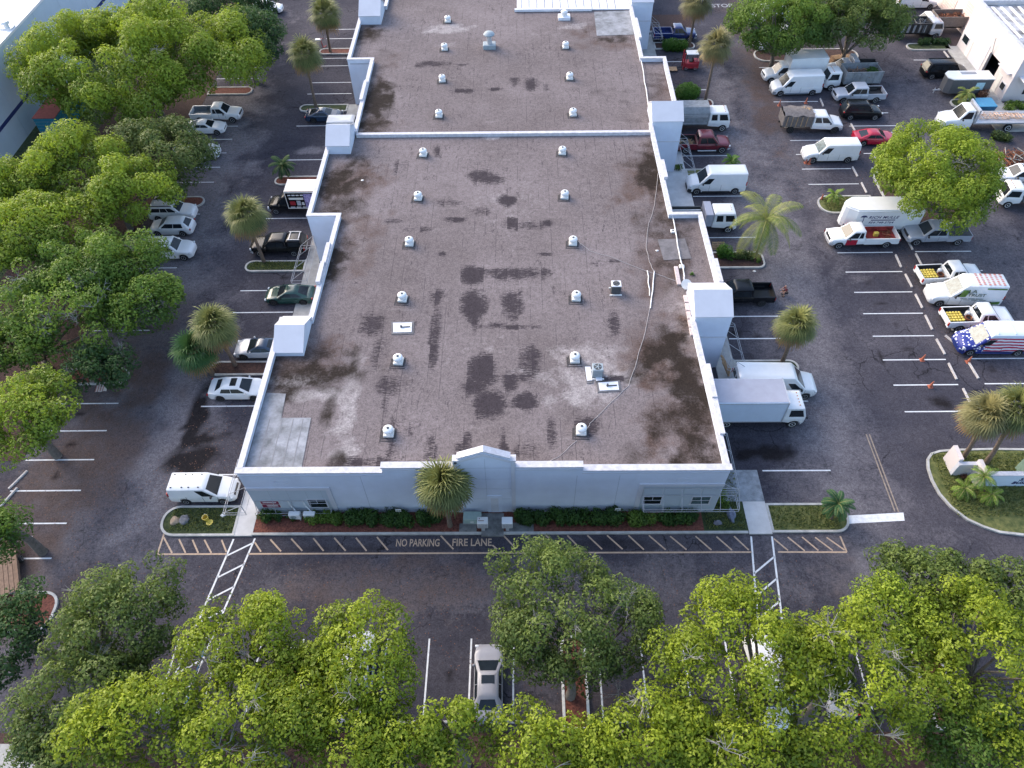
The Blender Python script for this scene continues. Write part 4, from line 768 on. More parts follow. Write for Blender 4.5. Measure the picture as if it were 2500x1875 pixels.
def van(t, L=5.6, W=2.05, H=2.6, mat=WHITE, hood=1.0, hz=1.25, ws=.85, rim=RIM, r=.36, skirt=None, door=(.72, .93), roof=None, bars=0, side_glass=False, belt=1.2, nose=.3, glass=GLASS):
    h = L/2; ar = [(h-.95, r+.07), (-h+1.05, r+.07)]; xw = h-hood     # base of windshield
    prof = [(-h, belt, .96), (-h+.05, belt, .99), (xw-.3, belt, 1), (xw, hz, 1), (h-.45, hz-.14, .95), (h-.15, hz-.3, .86), (h, hz-.55, .72)]
    bodyloft(prof, W, ar, .24).build('body', mat, t, 50)
    xt = xw-ws; xb1 = xw+.04; c = .07; wbb, wr = W/2-.01, W/2-.16
    cabin(-h+.01, xb1, belt-.03, -h+.06, xt, H, wbb, wr, c, .04).build('upper_body', roof or mat, t, 40) if roof else cabin(-h+.01, xb1, belt-.03, -h+.06, xt, H, wbb, wr, c, .04).build('upper_body', mat, t, 40)
    zt = H-.07; zb_ = belt-.03
    panel(t, [(xb1, -wbb+c, zb_), (xb1, wbb-c, zb_), (xt, wr-c, zt), (xt, -wr+c, zt)], (.03, .97), (.07, .93), (.07, min(.9, 1.0/(H-zb_)) if H > 2.3 else .9), mat=glass, name='windshield')
    f0 = [(-h+.01+c, -wbb, zb_), (xb1-c, -wbb, zb_), (xt-c, -wr, zt), (-h+.06+c, -wr, zt)]; f1 = [(xb1-c, wbb, zb_), (-h+.01+c, wbb, zb_), (-h+.06+c, wr, zt), (xt-c, wr, zt)]
    tp = min(.86, .66/(H-zb_)+.06); a0 = 1-(1.05/(xb1+h))
    for f, s in ((f0, 0), (f1, 1)):
        ub = (a0, .955); ut = (a0, .93)
        if s: ub = (1-ub[1], 1-ub[0]); ut = (1-ut[1], 1-ut[0])
        panel(t, f, ub, ut, (.07, tp))
    panel(t, [(-h+.01, wbb-c, zb_), (-h+.01, -wbb+c, zb_), (-h+.06, -wr+c, zt), (-h+.06, wr-c, zt)], (.06, .46), (.08, .46), (.12, tp), name='rear_window'); panel(t, [(-h+.01, wbb-c, zb_), (-h+.01, -wbb+c, zb_), (-h+.06, -wr+c, zt), (-h+.06, wr-c, zt)], (.54, .94), (.54, .92), (.12, tp), name='rear_window')
    wheels(t, [a_ for a_, _ in ar], W, r, rim); lights(t, h-.16, -h, W, hz-.42, 1.3, .16, .2, True); mirrors(t, xb1-.42, W/2+.12, belt+.05, BLKP, .12)
    if skirt: bumper(t, h+.0, W+.02, .26, .62, skirt, .1); a = MB(); [a.box(-h+1.6, h-1.5, s*(W/2+.008)-.008, s*(W/2+.008)+.008, .3, .46) for s in (-1, 1)]; a.build('side_moulding', skirt, t)
    a = MB(); a.box(h-.2, h-.03, -.5, .5, .62, .78); a.build('grille', BLKP, t); seams(t, [xb1-1.15, xb1-2.35, xb1-.05], W, .4, belt-.05)
    if bars:
        a = MB()
        for k in range(bars): x = -h+.8+k*(xt+h-1.2)/max(1, bars-1); a.box(x-.035, x+.035, -wr+.1, wr-.1, H+.045, H+.075); [a.box(x-.05, x+.05, s*(wr-.15)-.03, s*(wr-.15)+.03, H-.02, H+.045) for s in (-1, 1)]
        a.build('roof_bar', mat, t)
    return h
def chassis(t, x0, x1, W, z=.55):
    a = MB(); a.box(x0, x1, -.55, -.4, z, z+.2); a.box(x0, x1, .4, .55, z, z+.2)
    for k in range(5): x = x0+.2+(x1-x0-.4)*k/4; a.box(x-.05, x+.05, -.395, .395, z+.02, z+.18)
    a.build('chassis', CHASSIS, t)
def cabover(t, xb, xf, W=2.05, H=2.3, mat=WHITE, crew=False, r=.4, nl=5):
    zb = .55; zbelt = 1.38
    a = MB(); q = W/2
    rings = []
    prof = [(xb, q*.98), (xf-.25, q), (xf-.03, q*.93), (xf, q*.85)]
    ar = [(xf-.75, r+.08)]
    bodyloft([(xb, zbelt, .98), (xf-.3, zbelt, 1), (xf-.06, zbelt-.02, .94), (xf, zbelt-.15, .88)], W, ar, zb).build('body', mat, t, 50)
    sd_ = [((.10, .40), (.10, .40)), ((.52, .95), (.52, .93))] if crew else [((.18, .93), (.2, .92))]
    glasshouse(t, xb+.01, xf-.04, zbelt-.02, xb+.04, xf-.34, H, q-.03, q-.14, mat, sd_, vr=(.06, .82), c=.07, rear=False, wsv=(.02, .9))
    for s in (-1, 1): a = MB(); a.rbox(xf-.06, xf+.02, s*.72-.17, s*.72+.17, .78, .95, .02); a.build('headlight', LAMP, t)
    bumper(t, xf+.06, W, .45, .72, mat, .12); a = MB(); a.box(xf-.05, xf+.012, -.5, .5, 1.0, 1.12); a.build('grille', BLKP, t); mirrors(t, xf-.1, W/2+.2, 1.55, BLKP, .08)
    a = MB()
    for k in range(nl): y = (k-(nl-1)/2)*.3; a.rbox(xf-.75, xf-.66, y-.04, y+.04, H+.0, H+.07, .01)
    a.build('marker_light', M('amber', (.5, .2, .03), .3), t)
def convcab(t, xb, xf, W=2.0, H=2.05, mat=WHITE, crew=False, r=.4, hood=1.3, zh=1.25):
    ar = [(xf-.85, r+.09)]
    bodyloft([(xb, zh, 1), (xf-hood, zh+.01, 1), (xf-hood*.6, zh-.03, .98), (xf-.3, zh-.14, .92), (xf-.08, zh-.26, .84), (xf, zh-.5, .74)], W, ar, .45).build('body', mat, t, 50)
    glasshouse(t, xb+.02, xf-hood+.1, zh-.01, xb+.06, xf-hood-.6, H, W/2-.05, W/2-.2, mat, [((.06, .44), (.07, .45)), ((.5, .93), (.51, .88))] if crew else [((.12, .92), (.14, .82))], vr=(.1, .86), c=.08)
    lights(t, xf-.12, None, W, zh-.32, 0, .17, .18); bumper(t, xf+.03, W, .42, .66, STEEL); a = MB(); a.box(xf-.14, xf-.02, -.5, .5, .7, .95); a.build('grille', BLKP, t); mirrors(t, xf-hood-.3, W/2+.15, zh+.02, BLKP, .12)
def boxbody(t, x0, x1, W, z0, z1, mat, roof=None, trim=ALU):
    a = MB(); a.rbox(x0, x1, -W/2, W/2, z0, z1, .03); a.build('cargo_box', mat, t)
    a = MB(); a.box(x0+.05, x1-.05, -W/2+.06, W/2-.06, z1+.002, z1+.02); a.build('box_roof', roof or mat, t)
    a = MB()
    for s in (-1, 1): a.box(x0, x1, s*(W/2+.012)-.012, s*(W/2+.012)+.012, z1-.14, z1-.04); a.box(x0, x1, s*(W/2+.012)-.012, s*(W/2+.012)+.012, z0, z0+.1)
    for x in (x0, x1):
        for s in (-1, 1): a.box(x-.03, x+.03, s*(W/2)-.04, s*(W/2)+.04, z0, z1+.01)
        a.box(x-.03, x+.03, -W/2-.001, W/2+.001, z1-.06, z1+.03)
    a.build('corner_rail', trim, t)
def openbox(t, x0, x1, W, z0, z1, mat, inner=None, ribs=6, th=.06, name='dump_bed'):
    a = MB(); a.box(x0, x1, -W/2, -W/2+th, z0, z1); a.box(x0, x1, W/2-th, W/2, z0, z1); a.box(x0, x0+th, -W/2+th, W/2-th, z0, z1-.1); a.box(x1-th, x1, -W/2+th, W/2-th, z0, z1+.1); a.box(x0+th, x1-th, -W/2+th, W/2-th, z0, z0+.1)
    for k in range(ribs): x = x0+.1+(x1-x0-.2)*k/(ribs-1); [a.box(x-.04, x+.04, s*(W/2+.03)-.03, s*(W/2+.03)+.03, z0, z1-.02) for s in (-1, 1)]
    for s in (-1, 1): a.box(x0, x1, s*(W/2-.02)-.06, s*(W/2-.02)+.06, z1, z1+.06)
    a.build(name, mat, t)
def heap(t, x0, x1, y0, y1, z, h, mat, name='load', seed=0, n=120, s=.25):
    r = np.random.RandomState(seed); P = []
    a = MB()
    for k in range(n):
        u, v = r.rand(2); x = x0+(x1-x0)*u; y = y0+(y1-y0)*v; zz = z+h*math.sin(math.pi*u)*math.sin(math.pi*v)*r.rand()
        d = Vector(r.randn(3)); d.z *= .3; d = d.normalized()*s*r.uniform(.4, 1.2); a.tube([(x-d.x, y-d.y, zz), (x+d.x, y+d.y, zz+abs(d.z))], r.uniform(.02, .06), 4)
    return a.build(name, mat, t)

# --- compact white van, left of the front corner
t = veh('compact_van', 'compact white panel van with bare roof mounts at the front left warehouse corner', 'van', 416, 1232, 'R', 1, 4.75, 1.84); van(t, 4.75, 1.84, 1.84, WHITE, 1.15, 1.12, .8, r=.32, belt=1.12, bars=0)
a = MB(); [a.rbox(x-.06, x+.06, s*.55-.04, s*.55+.04, 1.83, 1.9, .01) for x in (-2.0, -1.2, -.7, 0) for s in (-1, 1)]; a.build('roof_mount', BLKP, t)
t = veh('sedan', 'white sedan with an open black sunroof parked nose in to the left wall', 'car', 505, 981, 'R', 1, 4.65, 1.82); car(t, 4.65, 1.82, 1.44, WHITE, 'sedan', RIMD, sunroof=True)
t = veh('coupe', 'silver coupe with a dark roof half hidden by the near left pier', 'car', 566, 880, 'F', -1, 4.35, 1.78); car(t, 4.35, 1.78, 1.32, SILV, 'coupe', RIMD, roof=DNAVY)
t = veh('convertible_car', 'dark green coupe parked tail in beside the left wall', 'car', 641, 747, 'F', -1, 4.6, 1.8); car(t, 4.6, 1.8, 1.36, GREEN, 'coupe', RIMD)
t = veh('canopy_pickup', 'black pickup with a canopy and roof rack beside the left walk', 'pickup', 607, 628, 'F', -1, 5.45, 1.92); pickup(t, 5.45, 1.92, 1.78, BLACK, 'crew', topper=BLACK, r=.37)
t = veh('graphic_truck', 'black cab box truck with a cream roof and purple graphic side', 'box truck', 650, 526, 'F', -1, 6.3, 2.1)
h = 3.15; chassis(t, -h, h-1, 2); convcab(t, .85, h, 1.9, 2.0, BLACK, False, .36, 1.15, 1.15); boxbody(t, -h, .8, 2.1, .85, 2.9, BLACK, CREAM, OFFW); wheels(t, [h-.85, -h+1.1], 1.9, .36)
a = MB(); [a.box(-1.55 if s > 0 else -2.0, .0-2.4 if False else .0, 0, 0, 0, 0) for s in ()]
for s in (1,):   # the side seen from the camera is local +y for d=-1
    def gp(x0, x1, z0, z1, mt, nm, dy=0): a = MB(); a.box(x0, x1, 1.075+dy, 1.085+dy, z0, z1); return a.build(nm, mt, t)
    gp(-3.05, -1.05, 1.05, 2.65, PURP, 'purple_graphic'); gp(-.95, .5, 1.95, 2.2, OFFW, 'lettering_band'); a = MB(); [a.box(.55-k*.42, .25-k*.42, 1.075, 1.085, 2.42, 2.55) for k in range(4)]; [a.box(.55-k*.62, .1-k*.62, 1.075, 1.085, 1.0, 1.1) for k in range(5)]; a.build('graphic_text', TXTW, t)
    gp(-.05, .5, 1.3, 1.75, REDM, 'red_graphic'); gp(-.6, -.2, 1.25, 1.85, SILV, 'tool_graphic'); gp(-.95, -.7, 1.3, 1.65, OFFW, 'card_graphic')
t = veh('sports_car', 'dark blue sports car tucked beside the planting bed behind the middle left pier', 'car', 742, 302, 'R', 1, 4.4, 1.78); car(t, 4.4, 1.78, 1.3, DNAVY, 'coupe', RIMD)
t = veh('panel_van', 'pale van almost hidden behind the middle left pier', 'van', 799, 338, 'R', 1, 4.9, 1.9); van(t, 4.9, 1.9, 2.0, OFFW, 1.0, 1.15, .8, belt=1.15)
# --- outer left row
t = veh('pickup_truck', 'white extended cab pickup, uppermost of the white row under the big left tree', 'pickup', 583, 301, 'F', 1, 5.9, 1.98); pickup(t, 5.9, 1.98, 1.85, WHITE, 'ext', bed=GREYP)
t = veh('coupe', 'white two door coupe below the white pickup under the big left tree', 'car', 543, 331, 'F', 1, 4.5, 1.8); car(t, 4.5, 1.8, 1.33, WHITE, 'coupe')
t = veh('suv', 'white utility vehicle mostly screened by olive leaves below the white coupe', 'car', 528, 393, 'F', 1, 4.9, 1.9); car(t, 4.9, 1.9, 1.75, WHITE, 'suv', r=.36)
t = veh('suv', 'white car just below the small curved kerb end, nose showing past the leaves', 'car', 470, 542, 'F', 1, 4.7, 1.85); car(t, 4.7, 1.85, 1.7, WHITE, 'suv', r=.35)
t = veh('hatchback', 'white hatchback parked tail out between the other two white cars in the left row', 'car', 465, 578, 'R', -1, 4.4, 1.8); car(t, 4.4, 1.8, 1.55, WHITE, 'hatch')
t = veh('suv', 'white three row utility vehicle with black glass, lowest white one of the left row', 'car', 466, 637, 'F', 1, 5.1, 1.98); car(t, 5.1, 1.98, 1.78, WHITE, 'suv', r=.37)
t = veh('sedan', 'white car with dark glass by the treetops at the top left', 'car', 684, 36, 'F', 1, 4.6, 1.8); car(t, 4.6, 1.8, 1.45, WHITE, 'hatch')
t = veh('sedan', 'white car beneath the leaves left of the aisle, opposite the green coupe', 'car', 362, 737, 'F', 1, 4.6, 1.8); car(t, 4.6, 1.8, 1.45, WHITE, 'sedan')
# --- right side, along the warehouse
t = veh('pickup_truck', 'dark blue pickup behind the clipped box hedge at the top', 'pickup', 1704, 103, 'F', 1, 5.8, 1.95); pickup(t, 5.8, 1.95, 1.85, NAVY, 'ext', steps=True, bed=NAVY)
t = veh('crew_truck', 'white crew cab truck with a grey landscaping body and a rolled tarp', 'truck', 1782, 322, 'F', 1, 7.0, 2.1)
h = 3.5; chassis(t, -h, h-.8, 2); cabover(t, h-2.5, h, 2.0, 2.3, WHITE, True); wheels(t, [h-.75, -h+1.3], 1.98, .4, WRIM)
a = MB(); a.prismX([(-1.1, .95), (1.1, .95), (1.1, 2.35), (.75, 2.95), (-.75, 2.95), (-1.1, 2.35)], -h, h-2.6); a.build('landscape_body', GBED, t); a = MB()
for z in (1.15, 1.95, 2.15): a.box(-h+.1, h-2.7, -1.14, -1.105, z, z+.07)
a.build('body_rail', STEEL, t); a = MB(); a.tube([(-h+.1, -.7, 2.75), (-h+.25, .4, 3.1), (-h+.1, .8, 3.1)], .15, 8); a.box(-h-.1, -h-.02, -1, 1, 1.2, 2.8); a.build('rolled_tarp', FLAGB, t)
t = veh('pickup_truck', 'maroon lifted crew cab pickup with chrome steps beside the middle right pier', 'pickup', 1786, 375, 'F', 1, 6.1, 2.02); x0, x1, zi, zt = pickup(t, 6.1, 2.02, 2.0, MAROON, 'crew', r=.43, steps=True); heap(t, x0+.4, x1-.3, -.6, .6, zi, .3, WOOD, 'bed_load', 1, 30, .3)
t = veh('cargo_van', 'white high roof cargo van nosed in by the concrete walk, below the young fern', 'van', 1681, 476, 'F', -1, 6.0, 2.05); van(t, 6.0, 2.05, 2.45, WHITE, 1.05, 1.35, .95, r=.36, skirt=BLKP, belt=1.25)
t = veh('crew_truck', 'white crew cab truck with a low steel dump body behind the coconut palm', 'truck', 1799, 570, 'F', 1, 7.1, 2.1)
h = 3.55; chassis(t, -h, h-.8, 2); cabover(t, h-2.45, h, 2.0, 2.3, WHITE, True, nl=3); wheels(t, [h-.75, -h+1.3], 1.98, .4, WRIM); openbox(t, -h, h-3.4, 2.1, .95, 1.7, ACD); a = MB(); a.rbox(h-3.3, h-2.55, -1.1, 1.1, .95, 2.35, .04); a.build('tool_locker', GREYB, t); a = MB(); [a.box(-h+.2, h-3.5, y-.06, y+.06, 1.06, 1.75) for y in (.1, .5)]; a.build('ramp', STEEL, t)
t = veh('pickup_truck', 'glossy black pickup with its tailgate down by the kneeling person', 'pickup', 1893, 749, 'R', -1, 5.75, 2.0); pickup(t, 5.75, 2.0, 1.9, BLACK, 'crew', bed=BLACK, rim=RIMD, chrome=False)
t = veh('cargo_van', 'long white high roof van parked tail in behind the white box truck', 'van', 1997, 974, 'F', 1, 6.7, 2.05, yaw=-1.5); van(t, 6.7, 2.05, 2.5, WHITE, 1.15, 1.32, 1.05, belt=1.25, r=.36)
t = veh('box_truck', 'white cabover box truck backed against the right wall, its box roof grey', 'box truck', 1964, 1047, 'F', 1, 8.4, 2.35)
h = 4.2; chassis(t, -h, h-.8, 2); cabover(t, h-1.75, h, 2.1, 2.35, WHITE, False, .41); wheels(t, [h-.85, -h+2.4], 2.08, .41, WRIM, dual=(-h+2.4,)); boxbody(t, -h, h-1.95, 2.4, 1.0, 3.45, BOXW, GREYB, STEEL)
# --- middle lot
t = veh('cutaway_truck', 'white cutaway box truck under the branches at the island', 'box truck', 1868, 205, 'F', -1, 7.2, 2.2, yaw=3)
h = 3.6; chassis(t, -h, h-1, 2); convcab(t, h-2.9, h, 1.95, 2.1, WHITE, False, .37, 1.3, 1.2); wheels(t, [h-.9, -h+1.6], 1.93, .37, WRIM); boxbody(t, -h, h-2.7, 2.35, .85, 3.15, WHITE, OFFW, OFFW)
t = veh('cargo_van', 'white van with grey bumpers and wheel arches, in front of the cutaway box truck', 'van', 1889, 236, 'F', -1, 5.9, 2.05, yaw=2); van(t, 5.9, 2.05, 2.5, WHITE, .95, 1.3, .95, skirt=GREYP, belt=1.2)
t = veh('dump_truck', 'white cabover truck with a tall grey bin holding green clippings', 'truck', 2016, 223, 'F', -1, 6.6, 2.15, yaw=2)
h = 3.3; chassis(t, -h, h-.8, 2); cabover(t, h-1.75, h, 2.0, 2.3, WHITE, False, .4); wheels(t, [h-.8, -h+1.2], 1.98, .4, WRIM); openbox(t, -h, h-2.1, 2.25, .95, 2.35, GBED, th=.05); heap(t, -h+.2, h-2.4, -.9, .9, 1.7, .5, WOODO, 'brush_load', 3, 90, .35); heap(t, -h+.3, -h+1.6, -.6, .6, 2.0, .5, L_SHRUB, 'clippings', 4, 90, .2)
t = veh('box_truck', 'grey topped truck squeezed behind the truck with the green clippings', 'truck', 2023, 194, 'F', -1, 6.3, 2.1); h = 3.15; chassis(t, -h, h-1, 2); convcab(t, h-2.8, h, 1.9, 1.95, SILV, False, .37); wheels(t, [h-.9, -h+1.2], 1.9, .37); openbox(t, -h, h-3.6, 2.1, .9, 1.5, BLKP); a = MB(); a.rbox(h-3.5, h-2.85, -1, 1, .9, 2.3, .04); a.build('headboard_box', SILV, t)
t = veh('pickup_truck', 'silver crew cab pickup beside the black utility vehicle in the middle lot', 'pickup', 2043, 254, 'F', -1, 6.0, 1.98, yaw=1); pickup(t, 6.0, 1.98, 1.9, SILV, 'crew')
t = veh('suv', 'black four wheel drive utility vehicle with a roof rack, next to the silver pickup', 'car', 2061, 295, 'R', 1, 4.7, 1.85, yaw=-1); car(t, 4.7, 1.85, 1.8, BLACK, 'suv', r=.36)
t = veh('stake_truck', 'white crew cab truck with wooden stake sides under a grey tarp', 'truck', 2061, 326, 'F', 1, 7.0, 2.1, yaw=-1.5)
h = 3.5; chassis(t, -h, h-1, 2); convcab(t, h-3.6, h, 2.05, 2.05, WHITE, True, .42, 1.35, 1.25); wheels(t, [h-.95, -h+1.1], 2.03, .42, RIMD); openbox(t, -h, h-3.75, 2.15, .9, 2.1, CRATE, ribs=5, name='stake_bed'); a = MB(); [a.box(-h+.35+k*.55, -h+.43+k*.55, -1.16, -1.12, .95, 2.1) for k in range(5)]; a.build('stake', WOOD, t); a = MB(); n = 10
vs = [(-h+3.3*i/n, -1.1+2.2*j/n, 2.2+.12*math.sin(i*1.3+j)+.2*math.sin(math.pi*j/n)) for i in range(n+1) for j in range(n+1)]; a.add(vs, [(i*(n+1)+j, (i+1)*(n+1)+j, (i+1)*(n+1)+j+1, i*(n+1)+j+1) for i in range(n) for j in range(n)]); a.build('tarp', CRATE, t, 60); heap(t, -h+2.2, -h+3.3, -.9, .9, 2.1, .4, WOOD, 'brush_load', 6, 30, .3)
t = veh('sports_car', 'red sports coupe with a black rear window, nose under the big crown', 'car', 2093, 358, 'R', 1, 4.65, 1.86, yaw=-1.5); car(t, 4.65, 1.86, 1.36, REDP, 'coupe', sides=[((.2, .55), (.12, .55)), ((.57, .95), (.57, .93))])
t = veh('cargo_van', 'older long nosed white cargo van with traffic cones at its front bumper', 'van', 1966, 400, 'F', -1, 5.9, 2.0); van(t, 5.8, 2.0, 2.15, WHITE, 1.35, 1.25, .75, belt=1.2, r=.37, glass=GLASSL)
t = veh('lawn_truck', 'long white box trailer with a dark palm emblem behind the red and white pickup', 'box truck', 2056, 572, 'F', -1, 7.4, 2.35)
h = 3.7; chassis(t, -h, h-.6, 2); a = MB(); W2 = 1.17; pl = [(-h, -W2), (h-1.0, -W2), (h-.25, -W2+.55), (h, -.3), (h, .3), (h-.25, W2-.55), (h-1.0, W2), (-h, W2)]
pl = [(x, y) for x, y in pl]; a.prism(pl, .55, 2.75); a.prism(inset(pl, .12), 2.751, 2.85); a.build('cargo_box', WHITE, t); a = MB(); a.prism(inset(pl, -.02), .9, 1.0); a.prism(inset(pl, -.015), 2.62, 2.7); a.build('body_rail', OFFW, t); wheels(t, [-h+1.4, -h+2.3], 2.2, .36, WRIM)
sm = frame((.9, W2+.012, 2.0), (-1, 0, 0), (0, 0, 1)); text('lettering', 'RICH MULLE', .42, TXTN, t, frame((.1, W2+.012, 2.05), (-1, 0, 0), (0, 0, 1)), .003, .25, .008, 1.15, 1.1); text('lettering', '954-748-5764', .34, TXTN, t, frame((.15, W2+.012, 1.42), (-1, 0, 0), (0, 0, 1)), .003, .2, .006, 1.15, 1.1)
a = MB(); a.box(-1.15, 1.2, W2+.005, W2+.015, 1.68, 1.78); a.build('lettering_underline', TXTN, t)
a = MB(); a.tube([(2.0, W2+.012, 1.25), (1.95, W2+.012, 1.7), (2.0, W2+.012, 2.1)], .035, 4)
for k in range(7): an = math.pi*(k/6)*1.1-.15; a.tube([(2.0, W2+.012, 2.1), (2.0+.22*math.cos(an), W2+.012, 2.15+.16*math.sin(an)), (2.0+.36*math.cos(an), W2+.012, 2.05+.12*math.sin(an))], [.04, .04, .01], 4)
a.box(1.8, 2.2, W2+.005, W2+.016, 1.2, 1.25); a.build('palm_emblem', TXTN, t)
t = veh('pickup_truck', 'white pickup with a red front door and a red bed holding a yellow can', 'pickup', 2027, 608, 'F', -1, 6.7, 2.02, yaw=1); x0, x1, zi, zt = pickup(t, 6.7, 2.02, 1.95, WHITE, 'ext', redoor=True, bedin=M('red_bed', (.28, .03, .025), .7, 0, 2, .4)); a = MB(); a.rbox(-1.6, -1.15, -.25, .1, zi, zi+.4, .04); a.build('yellow_can', YEL, t); heap(t, x0+.3, x0+1.2, -.7, .7, zi, .3, RUST, 'bed_load', 8, 25, .3)
t = veh('pickup_truck', 'grey crew cab pickup with a black folding bed cover at the edge of the crown', 'pickup', 2373, 600, 'R', -1, 6.1, 2.0); pickup(t, 6.1, 2.0, 1.93, paint('slate', (.30, .32, .36), .3), 'crew', cover=BLKP, r=.41)
def bedcargo(t, x0, x1, zi, seed):
    r = np.random.RandomState(seed); a = MB()
    for i in range(5):
        for j in range(4): a.rbox(x0+.25+i*.27, x0+.47+i*.27, -.6+j*.3, -.35+j*.3, zi, zi+.3+.04*r.rand(), .05)
    a.build('yellow_jugs', YEL, t); a = MB(); a.lathe([(.2, 0), (.2, .32), (.1, .4)], (x1-.35, .35, zi), 12); a.build('white_drum', WHITE, t, 35)
    a = MB(); [a.tube([(x1-.5+.28*math.cos(u), -.2+.28*math.sin(u), zi+.12+k*.07) for u in np.linspace(0, 6.28, 14)], .035, 5) for k in range(3)]; a.build('coiled_hose', RUST, t)
t = veh('pickup_truck', 'white pickup loaded with yellow jugs and its tailgate down, uppermost of the jug carriers', 'pickup', 2249, 702, 'R', 1, 5.8, 1.98, yaw=3); q = pickup(t, 5.8, 1.98, 1.85, WHITE, 'ext', chrome=False, r=.38); bedcargo(t, *q[:3], 1)
t = veh('lettered_van', 'white van with green letters on its side and red lettering on its roof', 'van', 2275, 752, 'F', -1, 6.2, 2.03, yaw=-3); van(t, 6.2, 2.03, 2.55, WHITE, 1.5, 1.3, 1.1, belt=1.25, r=.37, glass=GLASSL)
sf = 1.0
text('lettering', 'LA', .5, TXTG, t, frame((-.05, 1.005, 1.98), (-1, 0, 0), (0, -.13, 1)), .01, 0, .0, 1.4); text('lettering', 'TRUST', .42, TXTG, t, frame((-.55, 1.03, 1.58), (-1, 0, 0), (0, -.13, 1)), .01, 0, .0, 1.25)
a = MB(); a.add([(.9, 1.03, 1.35), (.35, 1.03, 1.35), (.15, .97, 2.1), (.75, .97, 2.1)], [(0, 1, 2, 3), (3, 2, 1, 0)]); a.build('leaf_emblem', LIMEG, t); a = MB(); a.add([(-2.9, .93, 2.35), (-1.2, .93, 2.35), (-1.2, .945, 2.22), (-2.9, .945, 2.22)], [(0, 1, 2, 3), (3, 2, 1, 0)]); a.add([(-2.9, 1.035, .55), (-2.0, 1.035, .55), (-2.2, 1.035, .8), (-2.9, 1.035, .9)], [(0, 1, 2, 3), (3, 2, 1, 0)]); a.build('green_band', LIMEG, t)
a = MB(); [a.box(x-.28, x+.28, 1.03, 1.036, z, z+.05) for x, z in ((.4, 1.12), (-.3, 1.12), (-1, 1.12), (.1, .98), (-.6, .98), (-1.3, .98))]; a.build('small_print', TXTG, t)
a = MB()
rr = np.random.RandomState(5)
for i in range(6):
    for j in range(7): x = -2.7+i*.42; y = -.72+j*.22; a.box(x, x+.2, y, y+.1+.06*rr.rand(), 2.6, 2.606)
a.build('roof_lettering', M('roof_red', (.62, .22, .15), .6), t)
t = veh('pickup_truck', 'white pickup with yellow jugs and a white drum next to the flag wrapped van', 'pickup', 2312, 809, 'R', 1, 5.9, 1.98, yaw=2); q = pickup(t, 5.9, 1.98, 1.88, WHITE, 'ext', chrome=False, r=.38); bedcargo(t, *q[:3], 2); a = MB(); a.tube([(.1, .3, 1.55), (-.25, .55, 1.6)], .24, 12); a.build('paper_roll', WHITE, t, 40)
# flag wrapped van
fb = M('flag_wrap', (.7, .7, .72)); tt = fb.node_tree; bb = tt.nodes['Principled BSDF']; tc = tt.nodes.new('ShaderNodeTexCoord'); sp = tt.nodes.new('ShaderNodeSeparateXYZ'); tt.links.new(tc.outputs['Object'], sp.inputs[0])
def mnode(op, a, b):
    n = tt.nodes.new('ShaderNodeMath'); n.operation = op
    for k, q in enumerate((a, b)):
        if isinstance(q, (int, float)): n.inputs[k].default_value = q
        else: tt.links.new(q, n.inputs[k])
    return n.outputs[0]
def mixc(f, a, b):
    n = tt.nodes.new('ShaderNodeMix'); n.data_type = 'RGBA'; tt.links.new(f, n.inputs[0])
    for k, q in ((6, a), (7, b)):
        if isinstance(q, tuple): n.inputs[k].default_value = (*q, 1)
        else: tt.links.new(q, n.inputs[k])
    return n.outputs[2]
nz = tt.nodes.new('ShaderNodeTexNoise'); nz.inputs['Scale'].default_value = .8; tt.links.new(tc.outputs['Object'], nz.inputs['Vector'])
zw = mnode('ADD', sp.outputs[2], mnode('MULTIPLY', nz.outputs['Fac'], .35)); strp = mnode('GREATER_THAN', mnode('FRACT', mnode('MULTIPLY', zw, 3.1), 0), .5)
base = mixc(strp, (.68, .68, .72), (.42, .02, .06)); base = mixc(mnode('GREATER_THAN', sp.outputs[2], 2.1), base, (.62, .68, .78)); base = mixc(mnode('LESS_THAN', sp.outputs[2], .6), base, (.04, .06, .18))
vo = tt.nodes.new('ShaderNodeTexVoronoi'); vo.inputs['Scale'].default_value = 4.2; tt.links.new(tc.outputs['Object'], vo.inputs['Vector']); star = mixc(mnode('LESS_THAN', vo.outputs['Distance'], .36), (.015, .03, .22), (.8, .8, .84))
fin = mixc(mnode('GREATER_THAN', sp.outputs[0], 1.15), base, star)
tt.links.new(fin, bb.inputs['Base Color'])
t = veh('flag_wrapped_van', 'van wrapped in white stars on blue and red stripes, in the right lot', 'van', 2347, 870, 'F', -1, 6.0, 2.05, yaw=-1); van(t, 6.0, 2.05, 2.45, fb, 1.0, 1.3, 1.0, belt=1.25, bars=3, glass=GLASSL, skirt=NAVY)
# --- under the trees at the top of the middle lot
t = veh('flatbed_truck', 'white truck under the top right tree, its nose beside the island', 'truck', 1825, 113, 'F', -1, 6.5, 2.1, yaw=50); h = 3.2; chassis(t, -h, h-1, 2); convcab(t, h-2.7, h, 1.95, 2.0, WHITE, False); wheels(t, [h-.9, -h+1.2], 1.93, .38, WRIM); openbox(t, -h, h-2.8, 2.1, .9, 1.5, OFFW)
t = veh('cargo_van', 'white van glimpsed between leaves behind the truck under the top right tree', 'van', 1826, 62, 'F', -1, 5.6, 2.0, yaw=8); van(t, 5.6, 2.0, 2.3, WHITE, 1.1, 1.25, .8)
